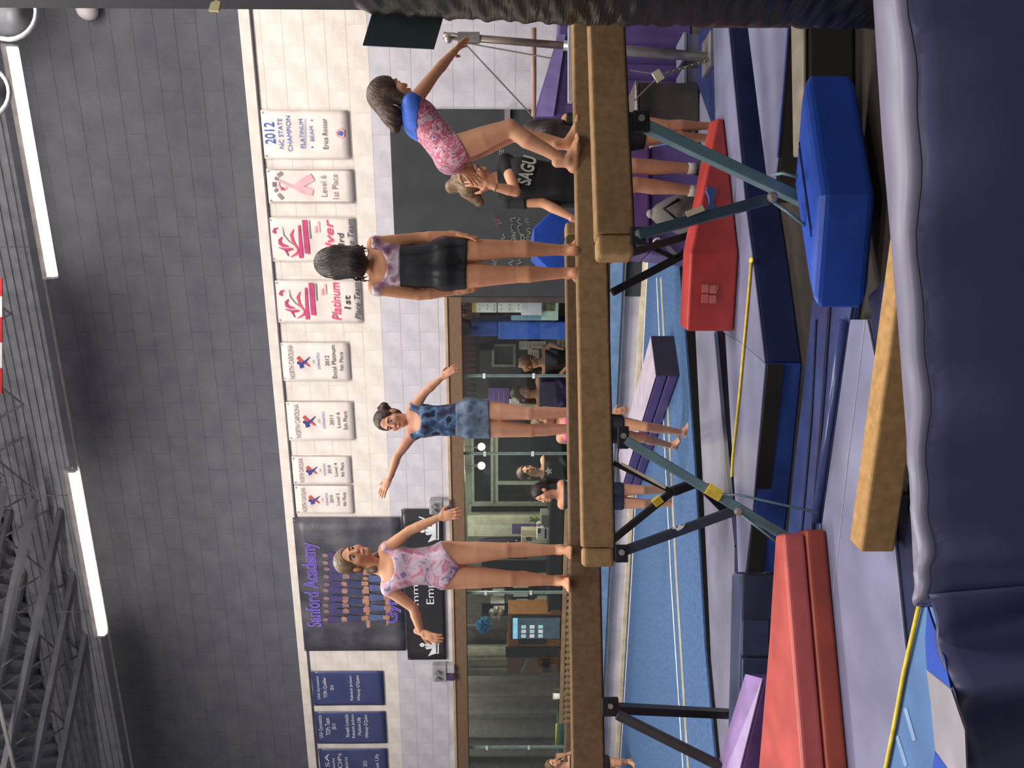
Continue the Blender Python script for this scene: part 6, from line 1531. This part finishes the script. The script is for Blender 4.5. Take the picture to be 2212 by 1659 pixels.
g.wear('leotard', M_leo_pink, ['torso', 'legR', 'legL'], [g.cut((993, 1221), (952, 1165), (1010, 1170)), g.cut((993, 1221), (955, 1278), (1010, 1275)), g.scoop(822, 1226, -0.06, 0.095, 1.0), g.cut((826, 1100), (826, 1330), (800, 1220))], 0.005)
# --- girl in the blue leotard on the training beam
D2 = yD + 0.055
Fig.hn = {'R': (0, -0.6, 0.8), 'L': (0.1, -0.8, 0.5)}
g = Fig('girl in a dark blue leotard and shorts with arms spread wide, behind the beams', D2, dict(head=(844, 908, 0), neck=(882, 908, 0.02), chest=(918, 909, 0), waist=(966, 908, 0), pelvis=(1012, 903, 0),
    shR=(893, 881, 0), shL=(892, 938, 0), elR=(919, 846, -0.02), wrR=(953, 817, -0.04), tiR=(978, 798, -0.06), elL=(858, 985, -0.02), wrL=(842, 1033, -0.05), tiL=(823, 1066, -0.08),
    knR=(1142, 893, -0.04), anR=(1262, 890, 0), toR=(1268, 905, -0.15), knL=(1145, 930, 0.02), anL=(1262, 925, 0.05), toL=(1268, 935, -0.1)), 0.95,
    head=((-0.35, -0.9, -0.12), (0.04, -0.1, 1)), widths=(0.21, 0.195, 0.25), deep=0.08, skin=M_skin3, heads=1.0, res=0.0085)
g.hair(M_hair_d, [((-0.04, -0.06, 0.05), (-0.085, -0.05, 0.05), 0.036, 0.036)], front=0.012)
c = g.L(-0.072, -0.055, 0.05); MB().tube([c + (g.ax[2] * 0.038 * math.cos(a_) + g.ax[1] * 0.038 * math.sin(a_)) for a_ in np.linspace(0, 2 * math.pi, 13)], 0.012, 7).build('scrunchie', mat('plum_scrunchie', (92, 50, 84), 0.7), g.t, smooth=True)
g.wear('shorts', M_short_blue, ['torso', 'legR', 'legL'], [g.cut((1056, 850), (1060, 960), (1100, 900)), g.cut((985, 850), (985, 960), (940, 900))], 0.008)
g.wear('leotard', M_leo_blue, ['torso'], [g.cut((1018, 850), (1018, 960), (1100, 900)), g.scoop(880, 912, -0.07, 0.085, 0.9), g.cut((886, 850), (886, 960), (860, 900))], 0.006)
# --- girl seen from behind in black shorts on the middle beam
D3 = atz(1247, 560, 1.25).y + 0.055
Fig.hn = {'R': (0.9, -0.3, 0), 'L': (-0.9, -0.3, 0)}
g = Fig('girl seen from behind in a mauve top and shiny black shorts on the middle beam', D3, dict(head=(732, 568, -0.01), neck=(798, 573, 0), chest=(838, 574, 0), waist=(900, 576, 0), pelvis=(958, 570, 0.0),
    shR=(812, 527, 0), shL=(815, 622, 0), elR=(905, 514, 0.02), wrR=(985, 507, -0.02), tiR=(1035, 514, -0.05), elL=(905, 637, 0.02), wrL=(980, 630, 0.03), tiL=(1035, 624, 0.02),
    knR=(1098, 538, -0.02), anR=(1222, 540, 0.0), toR=(1247, 525, 0.2), knL=(1105, 594, -0.01), anL=(1224, 590, 0.0), toL=(1247, 600, 0.2)), 1.0,
    head=((0.10, 0.99, -0.05), (0, 0.05, 1)), skin=M_skin2, widths=(0.235, 0.215, 0.27), deep=0.083, heads=1.02, res=0.0075, face=False)
g.hair(M_hair_k, [((0, -0.05, 0), (0.0, -0.075, -0.10), 0.085, 0.075), ((-0.05, -0.05, 0), (-0.05, -0.06, -0.13), 0.045, 0.030), ((0.05, -0.05, 0), (0.055, -0.055, -0.125), 0.045, 0.030), ((0, -0.07, -0.09), (0.005, -0.085, -0.145), 0.06, 0.03)], puff=1.04, ears=False, wisps=26, wlen=0.075, wz=-0.085)
g.wear('top', M_leo_shiny, ['torso'], [g.cut((868, 480), (868, 680), (900, 570)), g.scoop(792, 574, -0.09, 0.112, 1.0), g.cut((806, 480), (806, 680), (780, 570))], 0.006)
g.wear('shorts', M_short_k, ['torso', 'legR', 'legL'], [g.cut((866, 480), (864, 680), (840, 570)), g.cut((1012, 480), (1006, 680), (1060, 570))], 0.008)
# --- girl leaning forward holding the bars frame
D4 = atz(1243, 310, 1.25).y + 0.055
Fig.hn = {'R': (0, -0.3, 0.95), 'L': (0.2, -0.9, 0.3)}
g = Fig('girl in a red patterned leotard with blue back bending forward to hold the bars frame', D4, dict(head=(846, 206, 0.0), neck=(878, 232, 0.0), chest=(908, 258, 0.0), waist=(948, 300, 0.0), pelvis=(972, 334, 0.02),
    shR=(892, 222, -0.09), shL=(888, 236, 0.13), elR=(942, 156, -0.02), wrR=(980, 112, 0.05), tiR=(1004, 88, 0.12), elL=(955, 300, 0.20), wrL=(995, 360, 0.12), tiL=(1030, 392, 0.1),
    hipR=(985, 322, -0.05), hipL=(990, 330, 0.10), knR=(1102, 276, -0.10), anR=(1222, 350, -0.05), toR=(1247, 290, -0.08), knL=(1110, 288, 0.12), anL=(1222, 312, 0.02), toL=(1243, 250, 0.03)), 1.0,
    lat=(0.25, -0.95, 0.0), head=((0.80, 0.15, -0.55), (0.45, 0.05, 0.88)), widths=(0.235, 0.20, 0.25), deep=0.088, heads=1.05, res=0.0075)
g.hair(M_hair_m, [((0, -0.06, 0.0), (0, -0.10, -0.08), 0.07, 0.06), ((0, -0.08, -0.06), (-0.02, -0.14, -0.12), 0.055, 0.03), ((-0.045, -0.03, 0), (-0.05, -0.05, -0.11), 0.045, 0.03), ((0.05, -0.02, 0.0), (0.055, -0.01, -0.09), 0.04, 0.025)], puff=1.06, ears=False, wisps=26, wlen=0.07, wz=-0.06)
g.wear('leotard', M_leo_swirl, ['torso', 'legR', 'legL'], [g.cut((935, 205), (1015, 350), (1020, 240)), g.cut((905, 190), (872, 330), (850, 230))], 0.006)
g.wear('back_panel', M_bra, ['torso'], [g.cut((921, 190), (898, 330), (960, 260)), g.cut((866, 190), (850, 330), (830, 250))], 0.009)
# --- coach bending behind the middle beam
D5 = 5.42
Fig.hn = {'R': (0.2, -0.9, 0.2), 'L': (0, -1, 0)}
g = Fig('coach in a black lettered shirt bending down and reaching up to steady the leaning girl', D5, dict(head=(1022, 385, 0), neck=(1072, 388, 0.02), chest=(1130, 392, 0), waist=(1205, 400, 0), pelvis=(1275, 398, 0.0),
    shR=(1092, 350, 0.02), shL=(1100, 432, 0.0), elR=(1114, 414, -0.18), wrR=(1058, 401, -0.24), tiR=(1002, 386, -0.24), elL=(1172, 438, -0.06), wrL=(1245, 474, -0.1), tiL=(1290, 482, -0.1),
    knR=(1370, 358, -0.04), anR=(1500, 364, 0.0), toR=(1515, 352, -0.18), knL=(1372, 398, -0.02), anL=(1502, 412, 0.02), toL=(1518, 410, -0.18)), 1.12,
    head=((0.72, -0.35, -0.6), (0.55, -0.1, 0.83)), widths=(0.30, 0.27, 0.32), deep=0.10, res=0.010, heads=1.0, feet=False)
g.hair(M_hair_b, [((0, -0.10, 0.06), (0, -0.125, 0.075), 0.05, 0.045), ((-0.05, -0.03, 0.02), (-0.06, 0.0, -0.09), 0.035, 0.02), ((0.03, -0.07, -0.02), (0.02, -0.09, -0.12), 0.06, 0.03)], puff=1.05, ears=False)
g.wear('shirt', M_cloth_k, ['torso'], [g.cut((1071, 300), (1078, 480), (1040, 390)), g.cut((1262, 300), (1262, 500), (1300, 400))], 0.014)
g.wear('shorts', M_cloth_n, ['torso', 'legR', 'legL'], [g.cut((1258, 300), (1258, 500), (1200, 400)), g.cut((1345, 300), (1345, 500), (1400, 400))], 0.012)
for sd in 'RL':
    q0 = g.P['sh' + sd].copy(); g.wear('sleeve', M_cloth_k, ['arm' + sd], [lambda X, Y, Z, q0=q0: np.sqrt((X - q0.x) ** 2 + (Y - q0.y) ** 2 + (Z - q0.z) ** 2) - 0.14], 0.013)
ctr = at(1138, 368, D5 - 0.135); MM = Matrix.Translation(ctr) @ Matrix.Rotation(math.radians(14), 4, 'Y')
hw_ = 30 / FPX * D5; hh_ = 15 / FPX * D5
letters(g.t, 'SAGU', (-hw_, hw_, -hh_, hh_), mat('pale_print', (186, 190, 182), 0.7), 0.0, 0, MM, 'shirt_lettering', 0.03)
bw = at(1066, 404, D5 - 0.23); MB().tube([bw + Vector((0.028 * math.cos(a_), 0.028 * math.sin(a_), 0.006 * math.cos(a_))) for a_ in np.linspace(0, 2 * math.pi, 13)], 0.005, 6).build('bracelet', M_gold, g.t, smooth=True)
for sd in 'RL':
    an = g.P['an' + sd]; to = g.P['to' + sd]
    MB().tube([an + Vector((0, 0, 0.05)), an + Vector((0, 0, -0.01))], [0.040, 0.041], 12).build('sock', M_wht, g.t, smooth=True)
    dfx = Vector((to.x - an.x, to.y - an.y, 0)).normalized(); c_ = an + Vector((0, 0, -0.055))
    f_ = MB().hexa([c_ - dfx * 0.06 + Vector((0, 0, -0.02)) + dfx.cross(Vector((0, 0, 1))) * q_ * 0.045 for q_ in (-1, 1)] + [c_ + dfx * 0.19 + Vector((0, 0, -0.02)) + dfx.cross(Vector((0, 0, 1))) * q_ * 0.045 for q_ in (1, -1)] + [c_ - dfx * 0.055 + Vector((0, 0, 0.055)) + dfx.cross(Vector((0, 0, 1))) * q_ * 0.04 for q_ in (-1, 1)] + [c_ + dfx * 0.18 + Vector((0, 0, 0.015)) + dfx.cross(Vector((0, 0, 1))) * q_ * 0.04 for q_ in (1, -1)])
    f_.build('shoe', mat('black_trainer', (44, 42, 44), 0.6), g.t, bevel=0.02, seg=3)
zf = min(g.P['anR'].z, g.P['anL'].z) - 0.077
xx = g.P['anR'].x
tag(MB().box(xx - 0.25, xx + 0.14, 5.2, 5.55, 0.101, zf).build('step_mat', M_purpled, bevel=0.02), 'low purple step mat under the coach behind the red wedge', 'mat', 'floor mats')
# --- girl with long black hair
D6 = 5.5
g = Fig('girl with long black hair standing behind the middle beam, beside the coach', D6, dict(head=(1163, 281, 0), neck=(1212, 283, 0), chest=(1250, 284, 0), waist=(1300, 285, 0), pelvis=(1345, 285, 0),
    shR=(1226, 258, 0), shL=(1228, 312, 0), elR=(1285, 246, 0), wrR=(1340, 240, -0.04), elL=(1285, 322, 0), wrL=(1330, 320, -0.1),
    knR=(1438, 272, -0.02), anR=(1540, 272, 0.02), toR=(1550, 262, 0.2), knL=(1438, 296, -0.02), anL=(1540, 298, 0.02), toL=(1550, 300, 0.2)), 0.86,
    head=((0.5, 0.8, -0.2), (0, 0, 1)), widths=(0.22, 0.19, 0.24), res=0.011, hands=False, face=False, feet=True)
g.hair(M_hair_k, [((0, -0.05, 0), (0.0, -0.10, -0.12), 0.085, 0.09), ((0, -0.10, -0.10), (0.01, -0.11, -0.30), 0.09, 0.06), ((0.05, -0.02, 0), (0.06, -0.06, -0.2), 0.05, 0.05)], puff=1.05, ears=False)
g.wear('shirt', M_cloth_k, ['torso'], [g.cut((1222, 200), (1222, 380), (1180, 280))], 0.010); g.wear('shorts', M_cloth_k, ['torso', 'legR', 'legL'], [g.cut((1330, 200), (1330, 380), (1280, 280)), g.cut((1392, 200), (1392, 380), (1440, 280))], 0.012)
# --- child in a pink crop top walking behind the beams
D7 = 6.35
g = Fig('child in a hot pink strap top and black shorts walking behind the beams', D7, dict(head=(1174, 912, 0), neck=(1200, 922, 0.02), chest=(1228, 924, 0), waist=(1272, 924, 0), pelvis=(1308, 924, 0),
    shR=(1212, 901, 0), shL=(1213, 948, 0), elR=(1270, 886, -0.02), wrR=(1325, 890, -0.08), tiR=(1352, 885, -0.1), elL=(1268, 962, 0.05), wrL=(1318, 966, 0.05),
    knR=(1395, 922, -0.08), anR=(1474, 934, 0.02), toR=(1500, 890, -0.08), knL=(1388, 946, 0.08), anL=(1448, 962, 0.35), toL=(1470, 955, 0.3)), 0.82,
    head=((0.75, -0.55, 0.05), (0, 0, 1)), widths=(0.20, 0.17, 0.22), res=0.010)
g.hair(M_hair_b, [((-0.02, -0.06, 0), (-0.04, -0.12, -0.10), 0.06, 0.05), ((-0.04, -0.12, -0.10), (-0.07, -0.13, -0.26), 0.05, 0.025)], puff=1.04)
g.wear('crop_top', M_hotpink, ['torso'], [g.cut((1214, 840), (1220, 1000), (1190, 920)), g.cut((1252, 840), (1252, 1000), (1300, 920))], 0.007); g.wear('shorts', M_cloth_k, ['torso', 'legR', 'legL'], [g.cut((1290, 840), (1290, 1000), (1250, 920)), g.cut((1345, 840), (1345, 1000), (1400, 920))], 0.010)
# --- child with a dark ponytail
D8 = 6.9
g = Fig('child with a dark ponytail and black tank top standing near the window', D8, dict(head=(1172, 1066, 0), neck=(1202, 1068, 0.0), chest=(1230, 1069, 0), waist=(1270, 1070, 0), pelvis=(1306, 1071, 0),
    shR=(1214, 1046, 0), shL=(1215, 1091, 0), elR=(1268, 1040, 0.02), wrR=(1315, 1042, -0.05), elL=(1266, 1098, -0.02), wrL=(1312, 1090, -0.1),
    knR=(1388, 1058, -0.03), anR=(1452, 1058, 0.03), toR=(1465, 1066, -0.15), knL=(1390, 1088, -0.03), anL=(1454, 1088, 0.03), toL=(1465, 1098, -0.15)), 0.84,
    head=((-0.75, -0.5, 0.15), (-0.1, 0, 1)), widths=(0.21, 0.18, 0.22), res=0.011, hands=False)
g.hair(M_hair_k, [((0, -0.10, 0.03), (0.0, -0.16, -0.02), 0.04, 0.045), ((0.0, -0.16, -0.02), (0.0, -0.17, -0.16), 0.045, 0.02)], puff=1.03)
g.wear('tank_top', M_cloth_k, ['torso'], [g.cut((1216, 1000), (1216, 1140), (1190, 1070))], 0.008); g.wear('shorts', M_cloth_n, ['torso', 'legR', 'legL'], [g.cut((1290, 1000), (1290, 1140), (1250, 1070)), g.cut((1345, 1000), (1345, 1140), (1400, 1070))], 0.010)
# --- lobby people seen through the glass
def ydep(x, y, k):
    s_, z_ = wp(x, y, k); return (WM @ Vector((s_, k, z_))).y
def bystander(label, k, cx_, cy_, px, fwd, shirt, hairmat, hx, skin=M_skin3, tilt=(0, 0, 1), extra=None, arm=None, kk=1.0):
    """waist-up onlooker; cx_, cy_ is the head centre in the photo, px the head height in pixels"""
    D = ydep(cx_, cy_, k); u = px / 1.0; H = lambda a, b, c=0: (cx_ + a * u, cy_ + b * u, c)
    J = dict(head=H(0, 0), neck=H(0.62, 0.02), chest=H(1.25, 0.02), waist=H(2.0, 0.02), pelvis=H(2.6, 0.02), shR=H(0.92, -0.72), shL=H(0.92, 0.76), knR=H(3.9, -0.25), anR=H(5.4, -0.25), toR=H(5.5, -0.3, -0.2), knL=H(3.9, 0.3), anL=H(5.4, 0.3), toL=H(5.5, 0.35, -0.2))
    if arm: J.update(arm(H))
    else: J.update(elR=H(1.8, -0.85), wrR=H(2.1, -0.4, -0.15), elL=H(1.8, 0.85), wrL=H(2.1, 0.45, -0.15))
    sc_ = px / FPX * D / 0.215
    # keep the feet on the lobby floor
    zf_ = 0.09 * sc_
    for sd in 'RL':
        pk = at(*J['pelvis'][:2], D); q = at(J['an' + sd][0], J['an' + sd][1], D); J['an' + sd] = Vector((q.x, q.y, max(zf_, 0.02 + zf_ * 0))); J['to' + sd] = J['an' + sd] + Vector((0, -0.15, -0.05)); J['kn' + sd] = Vector((q.x, q.y - 0.04, (pk.z + J['an' + sd].z) / 2))
    g = Fig(label, D, J, sc_, head=(fwd, tilt), widths=(0.30 * sc_, 0.26 * sc_, 0.28 * sc_), res=0.012, hands=False, skin=skin)
    g.hair(hairmat, hx, puff=1.04)
    c_ = at(J['neck'][0] + 0.25 * u, J['neck'][1], D)
    zc = c_.z
    g.wear('shirt', shirt, ['torso', 'armR', 'armL'] if arm is None else ['torso'], [lambda X, Y, Z: Z - zc], 0.012)
    pz = at(J['pelvis'][0] - 0.3 * u, J['pelvis'][1], D).z
    g.wear('trousers', M_cloth_n, ['torso', 'legR', 'legL'], [lambda X, Y, Z: Z - pz], 0.010)
    return g, H, D
bystander('reader with ginger hair leaning over beside the notices in the lobby', 1.25, 1144, 782, 38, (0.6, -0.5, -0.5), M_cloth_k, hairm('ginger_hair', (120, 72, 48), (160, 104, 72)), [((0, -0.07, 0.0), (0, -0.11, -0.02), 0.05, 0.04)], arm=lambda H: dict(elR=H(1.2, -1.0, -0.1), wrR=H(1.9, -0.75, -0.2), elL=H(1.7, 0.85), wrL=H(2.1, 0.3, -0.2)))
bystander('lobby visitor with long brown hair wearing a dark purple lettered shirt', 1.0, 1128, 850, 42, (0.35, -0.8, -0.35), mat('dark_purple_jersey', (56, 42, 84), 0.8), M_hair_m, [((-0.04, -0.05, 0), (-0.06, -0.04, -0.2), 0.05, 0.035), ((0.05, -0.05, 0), (0.065, -0.02, -0.2), 0.05, 0.03)])
g, H, D = bystander('lobby visitor in a dark shirt with a white star on the chest', 1.35, 1140, 1020, 40, (0.55, -0.8, 0.0), M_cloth_k, M_hair_d, [])
sp = at(*H(1.15, -0.05)[:2], D - 0.17)
st = [(0.05 * (1 if i % 2 == 0 else 0.45) * math.sin(i * math.pi / 5), 0.05 * (1 if i % 2 == 0 else 0.45) * math.cos(i * math.pi / 5)) for i in range(10)]
MB().extr([sp + Vector((a, 0, b)) for a, b in st], (0, 0.03, 0)).build('star_print', M_wht, g.t)
# child at the left edge of the picture, in front of the window
Dk = ydep(1190, 1650, -0.9)
q = at(1310, 1645, Dk); q2 = at(1310, 1668, Dk)
Jl = dict(head=(1196, 1652, 0), neck=(1222, 1654, 0), chest=(1248, 1656, 0), waist=(1283, 1656, 0), pelvis=(1306, 1656, 0), shR=(1234, 1634, 0), shL=(1236, 1678, 0), elR=(1262, 1618, -0.08), wrR=(1222, 1630, -0.15), tiR=(1190, 1636, -0.2), elL=(1270, 1690, 0), wrL=(1300, 1690, -0.1))
for sd, qq in (('R', q), ('L', q2)):
    Jl['kn' + sd] = Vector((qq.x, qq.y - 0.03, 0.14 + (qq.z - 0.14) * 0.5)); Jl['an' + sd] = Vector((qq.x, qq.y, 0.14 + 0.055)); Jl['to' + sd] = Vector((qq.x, qq.y - 0.15, 0.15))
g = Fig('child with brown hair at the left picture edge raising a hand to the face', Dk, Jl, 0.8, head=((0.8, -0.4, 0), (0, 0, 1)), widths=(0.21, 0.18, 0.21), res=0.011)
g.hair(M_hair_b, [((0, -0.07, 0.0), (0, -0.12, -0.03), 0.05, 0.04)], puff=1.04)
g.wear('shirt', M_cloth_n, ['torso', 'armL'], [g.cut((1230, 1500), (1230, 1800), (1200, 1650))], 0.010); g.wear('shorts', M_cloth_k, ['torso', 'legR', 'legL'], [g.cut((1290, 1500), (1290, 1800), (1250, 1650)), (lambda X, Y, Z: 0.42 - Z)], 0.012)
